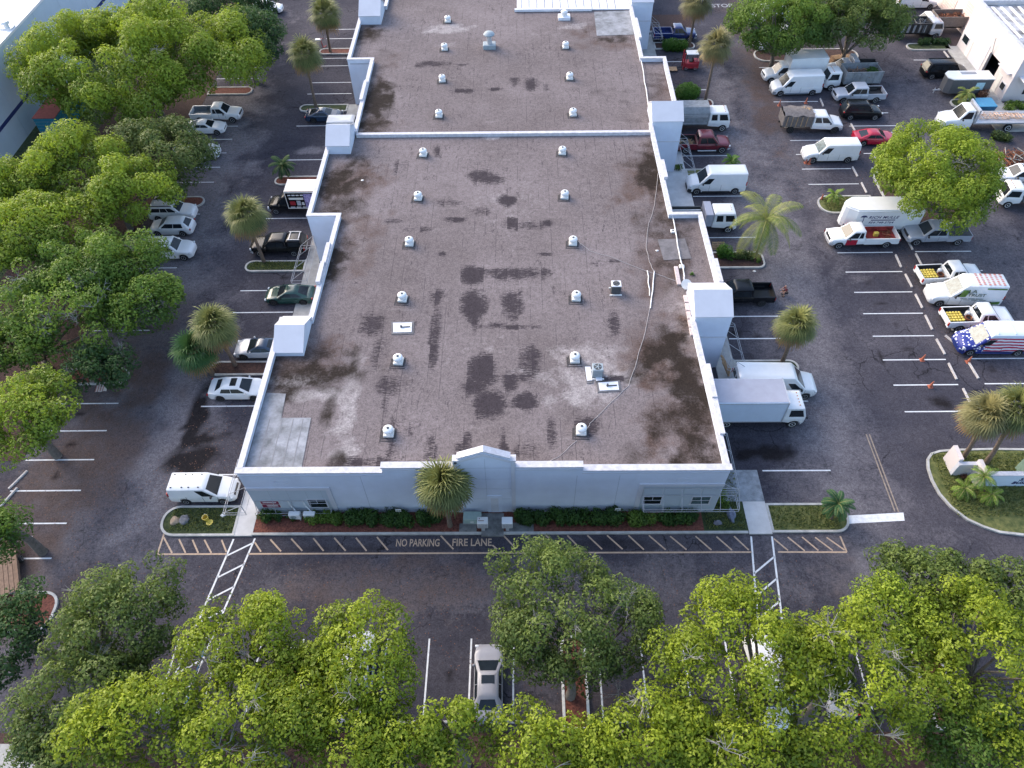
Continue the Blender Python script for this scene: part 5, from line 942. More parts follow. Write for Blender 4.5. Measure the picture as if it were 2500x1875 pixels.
# --- far right
t = veh('cargo_van', 'white van at the very top edge beyond the right trees', 'van', 2294, 24, 'F', 1, 5.6, 2.0); van(t, 5.6, 2.0, 2.2, WHITE, 1.3, 1.2, .8, belt=1.15)
t = veh('dump_truck', 'white truck with a long grey bin of brown debris beside the pink building', 'truck', 2233, 84, 'F', -1, 8.6, 2.2)
h = 4.3; chassis(t, -h, h-1, 2); convcab(t, h-2.5, h, 2.0, 2.25, WHITE, False, .42, 1.0, 1.3); wheels(t, [h-.9, -h+1.4], 1.98, .42); openbox(t, -h, h-2.7, 2.3, 1.0, 2.2, CRATE, ribs=2); heap(t, -h+.2, h-3, -.9, .9, 1.7, .5, RUST, 'debris_load', 9, 140, .35)
t = veh('dump_truck', 'black sided landscaping truck with folded tarps in front of the debris truck', 'truck', 2304, 97, 'F', 1, 6.6, 2.1); h = 3.3; chassis(t, -h, h-1, 2); cabover(t, h-1.7, h, 2.0, 2.2, SILV, False); wheels(t, [h-.8, -h+1.2], 1.98, .4); openbox(t, -h, h-1.9, 2.15, .9, 2.1, BLKP, ribs=7); heap(t, -h+.3, h-2.2, -.8, .8, 2.0, .35, ACD, 'folded_tarp', 10, 60, .5); a = MB(); [a.box(-h+.25+k*.7, -h+.6+k*.7, -1.09, -1.08, 1.0, 1.95) for k in range(6)]; a.build('side_slat', GBED, t)
t = veh('suv', 'black long wheelbase utility vehicle with a roof rack beside the dark trailer', 'car', 2263, 195, 'R', 1, 5.4, 1.98); car(t, 5.5, 1.98, 1.88, BLACK, 'suv', r=.38)
t = veh('enclosed_trailer', 'dark enclosed trailer with a white roof and blue poster behind the dry shrubs', 'trailer', 2418, 238, 'F', 1, 5.4, 1.95, yaw=0); a = MB(); a.prism([(-2.7, -.5), (-2.2, -.98), (2.6, -.98), (2.6, .98), (-2.2, .98), (-2.7, .5)], .55, 2.25); a.build('trailer_body', M('trailer_grey', (.10, .10, .105), .6), t)
a = MB(); a.prism([(-2.75, -.52), (-2.23, -1.02), (2.65, -1.02), (2.65, 1.02), (-2.23, 1.02), (-2.75, .52)], 2.251, 2.36); a.build('trailer_roof', OFFW, t); a = MB(); a.box(-.9, .9, .2, .7, 2.361, 2.4); a.build('roof_panel', GREYP, t); a = MB(); a.box(.7, 1.7, -.995, -.982, 1.0, 1.9); a.build('poster', M('poster_blue', (.42, .62, .68), .5, 0, 3, .2), t); a = MB(); a.tube([(-2.7, 0, .5), (-3.6, 0, .5)], .06); a.tube([(-3.4, 0, .75), (-3.4, 0, .1)], .05); a.build('hitch', STEEL, t); wheels(t, [.2, .95], 1.95, .33)
t = veh('flatbed_truck', 'white long nosed flatbed truck stacked with wooden frames, above the big crown', 'truck', 2303, 325, 'F', -1, 10.5, 2.45)
h = 5.25; chassis(t, -h, h-1, 2, .65); convcab(t, h-3.2, h, 2.3, 2.6, WHITE, False, .48, 1.6, 1.55); wheels(t, [h-1.1, -h+2.9], 2.25, .48, WRIM); a = MB(); a.box(-h, h-3.5, -1.25, 1.25, 1.1, 1.25); a.box(h-3.5, h-3.3, -1.25, 1.25, 1.1, 2.8); a.build('flatbed', ALU, t)
a = MB(); rr = np.random.RandomState(3)
for k in range(9):
    x = -h+.5+(k % 5)*1.2; z = 1.27+.12*(k//5)+.02*k; y = rr.uniform(-.3, .1)
    for u, v, uu, vv in ((0, 0, 1.5, 0), (0, .9, 1.5, .9), (0, 0, 0, .9), (.75, 0, .75, .9), (1.5, 0, 1.5, .9)): a.tube([(x+u, y+v-.3, z), (x+uu+rr.uniform(-.1, .1), y+vv-.3, z)], .045, 4)
a.build('wooden_frames', M('pale_timber', (.62, .42, .30), .8, 0, 5, .2), t)
t = veh('pickup_truck', 'white pickup at the right edge, upper of the two showing past the big crown', 'pickup', 2442, 458, 'F', -1, 5.6, 1.95, yaw=-4); pickup(t, 5.6, 1.95, 1.85, WHITE, 'single')
t = veh('cabover_truck', 'white cabover truck at the right edge, lower of the two showing past the big crown', 'truck', 2452, 514, 'F', -1, 6.5, 2.1, yaw=-6); h = 3.25; chassis(t, -h, h-.8, 2); cabover(t, h-1.8, h, 2.05, 2.25, WHITE); wheels(t, [h-.8, -h+1.2], 2.0, .4, WRIM); openbox(t, -h, h-2, 2.15, .95, 1.6, GBED)
# --- bottom lot
t = thing('sedan', 'silver sedan parked facing the warehouse between the lime crowns and the dark tree', 'car', (-2.0, 13.25, 0), R(90.5), 'vehicles parked around the warehouse'); car(t, 4.75, 1.8, 1.43, paint('dusty_silver', (.27, .27, .30), .4), 'sedan', sunroof=True, roof=paint('dusty_silver', (.27, .27, .30)))
t = thing('pickup_truck', 'pale blue grey pickup mostly hidden under the lime crowns left of the silver sedan', 'pickup', (-10.1, 13.6, 0), R(90), 'vehicles parked around the warehouse'); pickup(t, 5.6, 1.95, 1.85, SILV, 'crew', cover=SILV)
t = thing('panel_van', 'white van with only its nose showing under the lower right lime crown', 'van', (15.1, 13.1, 0), R(-90), 'vehicles parked around the warehouse'); van(t, 5.4, 1.98, 2.2, WHITE, 1.2, 1.2, .8)
t = thing('sedan', 'pale sedan glimpsed under the lime crown right of the right crosswalk', 'car', (19.4, 13.5, 0), R(90), 'vehicles parked around the warehouse'); car(t, 4.6, 1.8, 1.45, SILV, 'sedan')

# ------------------------------------------------------------ neighbouring buildings
t = thing('left_warehouse', 'large pale blue grey building with a navy stripe and white roof at the top left', 'building', (-57.3, 85, 0))
a = MB(); a.box(-30, 0, -55, 75, 0, 8.7); a.build('wall', WALLB, t); a = MB(); a.box(-30, .06, -55.1, 75, 8.701, 8.95); a.box(-30, -.35, -54.8, 75, 8.951, 8.96); a.build('roof', ROOFW, t); a = MB(); a.box(.001, .02, -55, 75, 2.85, 3.25); a.build('stripe', STRIPE, t)
a = MB(); [a.box(.002, .012, y-.015, y+.015, .1, 8.6) for y in range(-52, 75, 6)]; a.build('wall_joint', M('joint_blue', (.42, .48, .54), .8), t)
p = G(18, 68, 9.0); q = thing('roof_vent', 'small white roof vent on the pale left building', 'roof vent', (p.x, p.y, 8.96)); a = MB(); a.lathe([(.3, 0), (.3, .5), (.5, .55), (.45, .8), (.1, .9)], n=14); a.build('hood', WHITE, q, 35); a = MB(); a.rbox(-.7, .7, -.5, .5, 0, .15, .03); a.build('curb', OFFW, q)
t = thing('shipping_container', 'teal shipping container with a faded red roof beside the pale left building', 'container', (-53.9, 75.9, 0), 0); a = MB(); a.box(-1.25, 1.25, -1.6, 6, .1, 2.6)
a.build('body', TEAL, t); a = MB(); [a.box(-1.15+k*.19, -1.07+k*.19, -1.64, -1.6, .2, 2.5) for k in range(13)]; [a.box(1.25, 1.29, -1.5+k*.3, -1.38+k*.3, .2, 2.5) for k in range(24)]; a.build('corrugation', TEAL, t); a = MB(); a.box(-1.28, 1.28, -1.63, 6.03, 2.601, 2.68); a.build('roof', CRED, t)
a = MB(); [a.box(-1.2, 1.2, -1.665, -1.645, z, z+.03) for z in (.6, 1.0, 1.4, 1.8, 2.2)]; a.build('door_bar', ACG, t)
t = thing('shop_building', 'pinkish white workshop building with a roll up door and striped gravel roof', 'building', (58.2, 80.5, 0))
a = MB(); a.box(0, .3, 0, 3.5, 0, 5.6); a.box(0, .3, 3.5, 6.3, 2.9, 5.6); a.box(0, .3, 6.3, 13.7, 0, 5.6); a.box(.3, 30, 0, .3, 0, 5.6); a.box(.3, 30, 13.4, 13.7, 0, 5.6); a.build('wall', PINKW, t)
a = MB(); a.box(-.05, .4, -.05, 13.75, 5.601, 5.9); a.box(.4, 30, -.05, .35, 5.601, 5.9); a.box(.4, 30, 13.35, 13.75, 5.601, 5.9); a.build('coping', COPING, t); a = MB(); a.box(.3, 30, .3, 13.4, 5.2, 5.35); a.build('roof', ROOFG, t)
a = MB(); [a.box(1.4+k*1.1, 1.75+k*1.1, 4.5, 12.8, 5.351, 5.42) for k in range(18)]; a.build('roof_rib', ROOFW, t); a = MB(); a.box(-.04, -.002, 6.8, 10.1, .1, 3.4); [a.box(-.06, -.041, 6.85, 10.05, .2+k*.2, .22+k*.2) for k in range(16)]; a.build('roll_up_door', STUCCO2, t)
a = MB(); a.box(2.4, 2.5, .4, 13.3, .02, 5.1); a.box(.35, 2.39, 3.3, 6.5, .02, .05); a.build('dark_interior', CHASSIS, t)
for y0, y1, z0, z1 in ((11.5, 13.2, 1.0, 2.0), (.5, 1.6, .9, 1.8)): a = MB(); a.box(-.05, -.002, y0, y1, z0, z1); o = a.build('window', STUCCO2, t); a = MB(); a.box(-.06, -.051, y0+.1, y1-.1, z0+.1, z1-.1); a.build('pane', GLASS, o)
for y0, y1 in ((10.5, 11.3), (1.9, 2.7)): a = MB(); a.box(-.04, -.002, y0, y1, .1, 2.1); a.build('door', OFFW, t)
a = MB(); a.tube([(-.05, 5.9, 2.9), (-.5, 5.9, 4.6), (-.5, 5.9, 4.8)], .05); a.build('wall_conduit', STEEL, t); a = MB(); a.box(-.5, 0, .6, 3.2, 3.0, 3.1); a.box(.6, 5, -1.6, 0, 3.0, 3.15); a.build('canopy', STUCCO2, t)
a = MB(); a.box(2, 3.6, -.03, -.002, .9, 2.0); a.build('window', GLASS, t)
t = thing('shop_building', 'pink building section with striped roll up doors at the top right corner', 'building', (58.6, 94.5, 0)); a = MB(); a.box(1.5, 30, 0, 40, 0, 5.6); a.build('wall', PINKW, t); a = MB(); a.box(1.4, 30, -.1, 40, 5.601, 5.9); a.build('coping', COPING, t)
for k in range(5):
    a = MB(); a.box(1.45, 1.499, 1.2+k*6, 4.8+k*6, .1, 3.6); o = a.build('roll_up_door', M('peach_door', (.66, .50, .44), .6, 0, 3, .1), t); a = MB(); [a.box(1.43, 1.449, 1.2+k*6, 4.8+k*6, .2+j*.3, .24+j*.3) for j in range(11)]; a.build('door_slats', PINKW, o)
walk = MB(); walk.box(56.5, 58.19, 80, 94, 0, .1); struct(walk.build('sidewalk', CONC)); walk = MB(); walk.box(55, 70, 74, 79.9, 0, .1); struct(walk.build('sidewalk', CONC))

# ------------------------------------------------------------ trees
def leaves(blobs_, dens, leaf, seed, name, mat, parent, up=.35, zmin=-.55, asp=.62):
    if name in ('crown', 'inner_crown'): dens *= 2.1; leaf *= .66
    r = np.random.RandomState(seed); C = []; N = []; T = []
    for (cx, cy, cz, rad, sq, tint) in blobs_:
        n = int(dens*12.57*rad*rad*(.6+.4*sq)); d = r.normal(size=(n, 3)); d /= np.linalg.norm(d, axis=1)[:, None]
        d = d[d[:, 2] > zmin-.45*r.rand(len(d))]; n = len(d)
        rr_ = rad*(1-.32*r.rand(n)**1.6)*(1+.18*np.sin(d[:, 0]*5+cx)*np.sin(d[:, 1]*5+cy))
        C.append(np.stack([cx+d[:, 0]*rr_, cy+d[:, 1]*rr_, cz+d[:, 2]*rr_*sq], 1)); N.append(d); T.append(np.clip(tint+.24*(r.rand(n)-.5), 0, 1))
    C = np.concatenate(C); N = np.concatenate(N); T = np.concatenate(T); n = len(C)
    N = N+r.normal(size=(n, 3))*.42+np.array([0, 0, up]); N /= np.linalg.norm(N, axis=1)[:, None]
    A = np.cross(N, r.normal(size=(n, 3))); A /= np.linalg.norm(A, axis=1)[:, None]; B = np.cross(N, A)
    s = leaf*(.6+.8*r.rand(n))[:, None]; a = A*s; b = B*s*asp
    P = np.stack([C-a, C-b*.9+a*.1, C+a, C+b*.9+a*.1], 1)+(N*s*.18)[:, None, :]*np.array([-1, 1, -1, 1])[None, :, None]
    return quadmesh(name, P, mat, parent, T)
def px_r(cx, cy, z, hw): return (G(cx+hw, cy, z)-G(cx-hw, cy, z)).length/2
def tree(name, label, cx, cy, hw, zc, mat, seed, rzf=.55, ryf=.85, base=None, cr=.2, leaf=.2, dens=9, cover=1.0, holes=.12, group='shade trees around the parking lots', twigs=0, tr=.28, flat=.75, grow=1.08):
    r = np.random.RandomState(seed); c = G(cx, cy, zc); RX = px_r(cx, cy, zc, hw); RY = RX*ryf; RX *= grow; RY = RX*ryf; RZ_ = min(RX*rzf*1.1, zc*.8)
    bx, by = (G(*base).x, G(*base).y) if base else (c.x+r.uniform(-.5, .5), c.y+r.uniform(-.5, .5))
    t = thing(name, label, 'tree', (bx, by, 0), 0, group); ox, oy = c.x-bx, c.y-by
    rad = cr*RX if cr < .6 else cr; n = int(cover*2.3*(RX*RY)/(rad*rad)*1.0)+8; bl = []; lob = r.rand(5)*6.28
    k = 0
    while len(bl) < n and k < n*6:
        k += 1; u = r.rand(); z = 1-1.45*u; th = r.rand()*6.283; rh = math.sqrt(max(0, 1-z*z))
        env = 1+.13*math.sin(2*th+lob[0])+.11*math.sin(3*th+lob[1])+.08*math.sin(5*th+lob[2])
        f = (1.0-.28*r.rand()**2)*env; x, y, zz = rh*math.cos(th)*f, rh*math.sin(th)*f, z*(.84-.22*r.rand())*(1+.15*math.sin(3*th+lob[3]))
        if r.rand() < holes and math.sin(4*th+lob[4]+6*z) > .2: continue
        q = rad*r.uniform(.62, 1.25)
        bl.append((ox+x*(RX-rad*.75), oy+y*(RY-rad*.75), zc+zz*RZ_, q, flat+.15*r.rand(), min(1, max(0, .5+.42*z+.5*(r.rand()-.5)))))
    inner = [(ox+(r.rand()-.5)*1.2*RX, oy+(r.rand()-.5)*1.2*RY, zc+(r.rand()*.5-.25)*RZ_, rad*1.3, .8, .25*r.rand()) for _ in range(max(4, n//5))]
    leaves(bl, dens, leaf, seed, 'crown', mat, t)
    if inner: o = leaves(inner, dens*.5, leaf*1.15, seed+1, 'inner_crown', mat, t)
    m_ = MB(); fk = max(.8, zc-RZ_*1.0); m_.tube([(0, 0, 0), (.05, .03, fk*.5), (ox*.15, oy*.15, fk)], [tr*1.25, tr, tr*.85], 8)
    for i in range(12):
        b = bl[int(r.rand()*len(bl))]; e = Vector((b[0], b[1], b[2]-.2)); s_ = Vector((ox*.15, oy*.15, fk-.1)); md = s_.lerp(e, .5)+Vector((r.uniform(-.4, .4), r.uniform(-.4, .4), -.25*RZ_*.4)); m_.tube([s_, md, e], [tr*.5, tr*.3, .04], 5)
    m_.build('trunk', BARK, t, 60)
    if twigs:
        tw = MB()
        for i in range(twigs):
            th = r.uniform(0, 6.28); e = Vector((ox+RX*.75*math.cos(th)*r.uniform(.3, 1), oy+RY*.75*math.sin(th)*r.uniform(.3, 1), zc+RZ_*r.uniform(.1, .7)))
            for j in range(7):
                d = Vector((r.normal(), r.normal(), abs(r.normal())*.8)).normalized()*r.uniform(.5, 1.3); p1 = e+d*.5+Vector((r.normal(), r.normal(), r.normal()))*.12; tw.tube([e, p1, e+d], [.022, .015, .006], 4)
                for w_ in range(2): d2 = (d+Vector((r.normal(), r.normal(), r.normal()))*.5).normalized()*.5; tw.tube([p1, p1+d2], [.018, .006], 3)
        tw.build('bare_twigs', TWIG, t)
    return t
S_ = 'shade_tree'
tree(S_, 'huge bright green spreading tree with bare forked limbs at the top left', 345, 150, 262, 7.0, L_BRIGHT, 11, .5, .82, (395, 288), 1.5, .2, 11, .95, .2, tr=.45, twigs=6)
tree(S_, 'dark green dense tree behind the huge bright tree, beside the aisle', 600, 100, 95, 5.5, L_DARK, 12, .6, 1.1, None, 1.3, .18, 11)
tree(S_, 'dark tree at the top edge above the treeline left of the aisle', 560, 10, 110, 5.5, L_DARK, 13, .6, .8, None, 1.3, .18, 10)
tree(S_, 'olive grey green tree overhanging the white cars below the huge bright tree', 400, 385, 128, 5.0, L_OLIVE, 14, .55, .95, (360, 470), 1.1, .17, 11)
tree(S_, 'bright lime green tree in front of the olive one, rounded dome nearest the teal container', 180, 400, 120, 6.0, L_BRIGHT, 15, .55, .9, (190, 470), 1.15, .18, 11)
tree(S_, 'bright dome of foliage left of the curved kerb end in the outer left row', 310, 470, 112, 6.0, L_BRIGHT, 16, .6, 1.05, (320, 560), 1.1, .18, 11)
tree(S_, 'yellow green tree at the left edge with a sunlit yellow patch beside it', 90, 560, 135, 6.0, L_BRIGHT, 17, .5, .85, None, 1.1, .18, 11)
tree(S_, 'mid green tree above the lowest white utility vehicle of the left row', 280, 640, 125, 5.5, L_MID, 18, .55, .8, None, 1.05, .17, 11, twigs=2)
tree(S_, 'mid green low spreading tree reaching the aisle opposite the near left pier', 330, 745, 110, 4.6, L_MID, 19, .5, .8, (290, 800), .95, .17, 11)
tree(S_, 'green tree with large bare grey twigs above the curved kerb', 150, 760, 165, 5.0, L_MID, 20, .5, .75, (120, 900), 1.0, .17, 8, .8, .4, twigs=16)
tree(S_, 'dark low tree right behind the broken wheel stop and kerb curve', 240, 900, 85, 3.4, L_DARK, 21, .6, .8, (230, 930), .8, .16, 11, twigs=3)
tree(S_, 'bright green tree hanging over the four stall lines at the left edge', 55, 1010, 112, 5.6, L_BRIGHT, 22, .55, 1.25, None, 1.0, .16, 12)
tree(S_, 'green tree at the left edge just above the brown flat trailer', 10, 1290, 55, 4.5, L_MID, 23, .6, 1.5, None, .8, .15, 11)
tree(S_, 'dark green tree in the lower left edge of the photo', 15, 1560, 75, 5, L_DARK, 24, .6, 2.0, None, .8, .15, 11)
tree(S_, 'greyish olive domed tree in the lower left, behind the lime ones', 300, 1510, 172, 5.5, L_OAK, 25, .6, .85, (280, 1640), .85, .14, 15, 1.1, twigs=3)
tree(S_, 'greyish olive tree at the bottom left beside the street', 190, 1740, 165, 5.5, L_OAK, 26, .6, .9, None, .85, .14, 15, 1.1)
tree(S_, 'lime tree over the left crosswalk end with a bare twig tangle beside it', 600, 1560, 130, 7.0, L_LIME, 27, .55, .85, (640, 1720), .8, .14, 16, .85, .3, twigs=3, grow=1.22)
tree(S_, 'lime tree covering the pale pickup in the bottom lot', 880, 1610, 140, 7.0, L_LIME, 28, .6, .95, (870, 1790), .8, .14, 16, .85, .3, twigs=2, grow=1.22)
tree(S_, 'lime tree at the bottom edge between the grey olive one and the middle', 340, 1770, 160, 7.5, L_LIME, 29, .5, .7, None, .8, .14, 15, .85, .3, grow=1.22)
tree(S_, 'brightest lime tree at the bottom edge under the bare twig tangle', 600, 1780, 180, 7.5, L_LIME, 30, .5, .7, None, .85, .14, 15, .85, .25, twigs=5, grow=1.22)
tree(S_, 'lime tree at the bottom edge left of the silver sedan', 860, 1810, 120, 7.0, L_LIME, 31, .5, .7, None, .75, .14, 15, .85, .25, grow=1.22)
tree(S_, 'narrow lime tree overlapping the tail of the silver sedan', 1100, 1790, 78, 7.0, L_LIME, 32, .8, .95, None, .7, .14, 15, .85, .2, grow=1.22)
tree(S_, 'lime tree at the bottom edge below the red mulch island', 1310, 1815, 118, 6.5, L_LIME, 33, .7, .75, None, .75, .14, 15, .85, .25, twigs=2, grow=1.22)
tree(S_, 'lime tree at the bottom edge right of the wheel stops and dead branch', 1560, 1810, 125, 6.8, L_LIME, 34, .6, .8, None, .8, .14, 15, .85, .25, twigs=2, grow=1.22)
tree('oak_tree', 'dark olive oak with ragged outline standing in the red mulch island', 1385, 1500, 195, 5.6, L_OAK, 35, .62, .95, (1392, 1700), .75, .13, 15, 1.35, .2, twigs=8)
tree(S_, 'large lime tree with open pale limbs over the right crosswalk', 1800, 1620, 185, 7.2, L_LIME, 36, .55, .85, (1830, 1780), .8, .14, 15, .9, .3, twigs=4, grow=1.22)
tree(S_, 'lime tree right of the right crosswalk, its front limbs bare and pale', 2090, 1680, 165, 7.2, L_LIME, 37, .55, .95, (2080, 1800), .8, .14, 14, .85, .35, twigs=12, grow=1.22)
tree(S_, 'lime tree along the bottom edge below the white van nose', 1850, 1820, 150, 7.0, L_LIME, 38, .5, .6, None, .8, .14, 15, .85, .25, twigs=3, grow=1.22)
tree(S_, 'bright green rounded tree in the lower right, left of the last lime tree', 2190, 1520, 112, 6.2, L_BRIGHT, 39, .6, 1.0, (2200, 1640), .75, .14, 15)
tree(S_, 'bright green tree filling the lower right edge', 2420, 1610, 150, 7.0, L_LIME, 40, .6, 1.1, None, .85, .14, 15, 1.0, .15, grow=1.22)
tree(S_, 'shadowed green tree in the bottom right corner', 2370, 1820, 150, 5.6, L_MID, 41, .6, .7, None, .85, .14, 14)
tree(S_, 'dark dull green tree left of its twin at the right edge, behind the lime ones', 2250, 1420, 115, 5.0, L_OAK, 42, .6, .9, (2250, 1500), .75, .15, 14)
tree(S_, 'dark dull green tree cut by the right edge, behind the lime ones', 2450, 1440, 100, 5.0, L_OAK, 43, .6, .9, None, .75, .15, 14)
tree(S_, 'broad rounded green tree in the middle of the right lot over the grey pickup', 2292, 430, 158, 5.6, L_BRIGHT, 44, .6, .95, (2290, 540), 1.0, .17, 13, 1.15, .08, tr=.3, twigs=3)
tree(S_, 'lighter green tree at the top centre right above the cutaway box truck', 1900, 60, 118, 5.5, L_MID, 45, .55, .8, None, 1.1, .18, 12, 1.2)
tree(S_, 'darker tree at the top right beside the lighter one, over the pallets', 2085, 55, 125, 5.3, L_OAK, 46, .55, .8, None, 1.1, .18, 12, 1.4, .05, twigs=8)
tree(S_, 'yellow green tree filling the left edge below the pale building wall', 40, 460, 95, 5.5, L_BRIGHT, 51, .6, .9, None, 1.1, .17, 11)
tree(S_, 'mid green tree in the heart of the left tree mass, behind the grey twigs', 185, 660, 120, 5.6, L_MID, 52, .55, .9, None, 1.05, .17, 11)
tree(S_, 'mid green tree at the left edge between the twiggy tree and the bright one below', 30, 840, 90, 4.5, L_MID, 53, .6, .8, None, 1.0, .17, 11)
tree(S_, 'lime tree tucked between the two large ones over the bottom parking row', 740, 1700, 120, 6.6, L_LIME, 54, .6, .9, None, .8, .14, 15, .85, .25)
tree(S_, 'lime tree between the narrow one and the silver sedan tail at the bottom edge', 990, 1840, 105, 6.6, L_LIME, 55, .6, .8, None, .75, .14, 15)
tree(S_, 'lime tree at the bottom edge between the dead sapling and the mulch island', 1440, 1840, 100, 6.6, L_LIME, 56, .6, .8, None, .75, .14, 15)
tree(S_, 'lime tree at the bottom edge left of the bare pale limbs', 1700, 1800, 110, 6.8, L_LIME, 57, .6, .9, None, .75, .14, 15)
tree(S_, 'lime tree between the two largest right hand lime trees', 2000, 1600, 105, 7.0, L_LIME, 58, .6, .95, (1950, 1760), .8, .14, 15, .95, .2)
# bare dead branch lying upright by the wheel stops
r_ = np.random.RandomState(2); tw = MB(); p = G(1505, 1745)
def branch(a, d, l, w_, n):
    b = a+d*l; tw.tube([a, (a+b)/2+Vector(r_.normal(size=3))*.06, b], [w_, w_*.8, w_*.55], 4)
    if n:
        for k in range(3): branch(b if k < 2 else (a+b)/2, (d+Vector(r_.normal(size=3))*.55).normalized(), l*.72, w_*.55, n-1)
branch(Vector((0, 0, 0)), Vector((.05, .45, .85)).normalized(), 1.3, .06, 4)
tag(tw.build('dead_sapling', TWIG, loc=p), 'leafless grey sapling between the mulch island and the next stall line', 'tree')

# ------------------------------------------------------------ palms
def strip(pts, ws, tint, P, T, side=None):
    for i in range(len(pts)-1):
        a, b = pts[i], pts[i+1]; d = b-a; s = side if side is not None else d.cross(Vector((0, 0, 1)))
        if s.length < 1e-5: s = Vector((1, 0, 0))
        s = s.normalized(); P.append([a-s*ws[i], a+s*ws[i], b+s*ws[i+1], b-s*ws[i+1]]); T.append(tint)
def fan(P, T, o, d, up, L, seg_, rnd, tint, w_=.028):
    """costapalmate fan at o pointing d"""
    side = d.cross(up).normalized(); nrm = side.cross(d).normalized()
    for k in range(seg_):
        an = R(-105+210*k/(seg_-1)); dd = (d*math.cos(an)+side*math.sin(an)).normalized(); l = L*(.75+.25*math.cos(an))*rnd.uniform(.85, 1.1); pts = [o]
        v = (dd+nrm*.12).normalized(); p = o
        for j in range(4): v = (v+Vector((0, 0, -.13-.12*j))).normalized(); p = p+v*l/4; pts.append(p)
        strip(pts, [.012, w_, w_*.9, w_*.6, .004], min(1, max(0, tint+rnd.uniform(-.2, .2))), P, T, nrm.cross(dd))
def sabal(label, base, cx, cy, hw, zc, seed, mat=L_PALM, dead=True, tr=.16, nf=62, squ=1, name='cabbage_palm'):
    rnd = random.Random(seed); b = G(*base); c = G(cx, cy, zc); RX = px_r(cx, cy, zc, hw)*1.1; t = thing(name, label, 'palm tree', (b.x, b.y, 0), 0, 'palms in the planting beds')
    top = Vector((c.x-b.x, c.y-b.y, zc-.1)); P = []; T = []; DP = []; DT = []; m_ = MB(); pet = RX*.5; fl_ = RX*.62
    mid = Vector((top.x*.4, top.y*.4, zc*.55)); m_.tube([(0, 0, 0), (top.x*.12, top.y*.12, zc*.25), mid, top], [tr*1.3, tr, tr*.95, tr*1.15], 9); m_.build('trunk', PBARK, t, 50)
    pe = MB()
    for i in range(nf):
        u = (i+.5)/nf; el = math.pi/2-u*2.45+rnd.uniform(-.1, .1); az = i*2.39996+rnd.uniform(-.2, .2); d = Vector((math.cos(az)*math.cos(el), math.sin(az)*math.cos(el), math.sin(el)*squ)).normalized()
        e = top+d*pet*rnd.uniform(.8, 1.1)+Vector((0, 0, -.12*u)); dead_ = dead and u > .77
        pe.tube([top, (top+e)/2+Vector((0, 0, .06)), e], [.03, .022, .015], 3)
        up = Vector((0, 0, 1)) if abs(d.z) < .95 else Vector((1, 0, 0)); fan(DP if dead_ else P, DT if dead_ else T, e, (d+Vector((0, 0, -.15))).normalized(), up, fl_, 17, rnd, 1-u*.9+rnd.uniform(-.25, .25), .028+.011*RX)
    pe.build('petioles', M('petiole', (.16, .17, .06), .7), t)
    quadmesh('crown', np.array([[tuple(v) for v in q] for q in P]), mat, t, np.array(T)); 
    if DP: quadmesh('dead_fronds', np.array([[tuple(v) for v in q] for q in DP]), L_PDEAD if seed % 3 else L_PDRY, t, np.array(DT))
    return t
sabal('large cabbage palm directly in front of the warehouse, beside the gable', (1099, 1285), 1082, 1183, 70, 5.3, 1, nf=84)
sabal('cabbage palm over the grassy left island, its trunk by the black canopy pickup', (645, 640), 600, 527, 53, 5.6, 2)
sabal('cabbage palm above the greener palm near the silver coupe', (575, 893), 523, 795, 58, 4.9, 4)
sabal('greener squat palm tucked under the taller palm near the silver coupe', (520, 915), 474, 856, 56, 3.0, 5, L_PGREEN, True, .18)
sabal('slim cabbage palm above the dark blue sports car', (773, 268), 745, 132, 44, 6.6, 7)
sabal('cabbage palm at the top edge, left of the far warehouse pier', (807, 128), 793, 33, 42, 5.2, 8)
sabal('cabbage palm right of the red forklift at the top', (1722, 246), 1750, 110, 43, 6.8, 10, L_PGOLD)
sabal('cabbage palm cut by the top edge behind the dark blue pickup', (1682, 116), 1702, 3, 42, 6.0, 11, L_PGOLD)
sabal('cabbage palm standing over the white vans near the right wall', (1908, 888), 1945, 793, 54, 4.9, 13)
sabal('left palm of the pair on the grass island behind the entrance sign', (2350, 1118), 2408, 1010, 60, 6.2, 14, L_PGOLD)
sabal('right palm of the pair on the grass island behind the entrance sign', (2405, 1132), 2478, 998, 66, 6.6, 16)
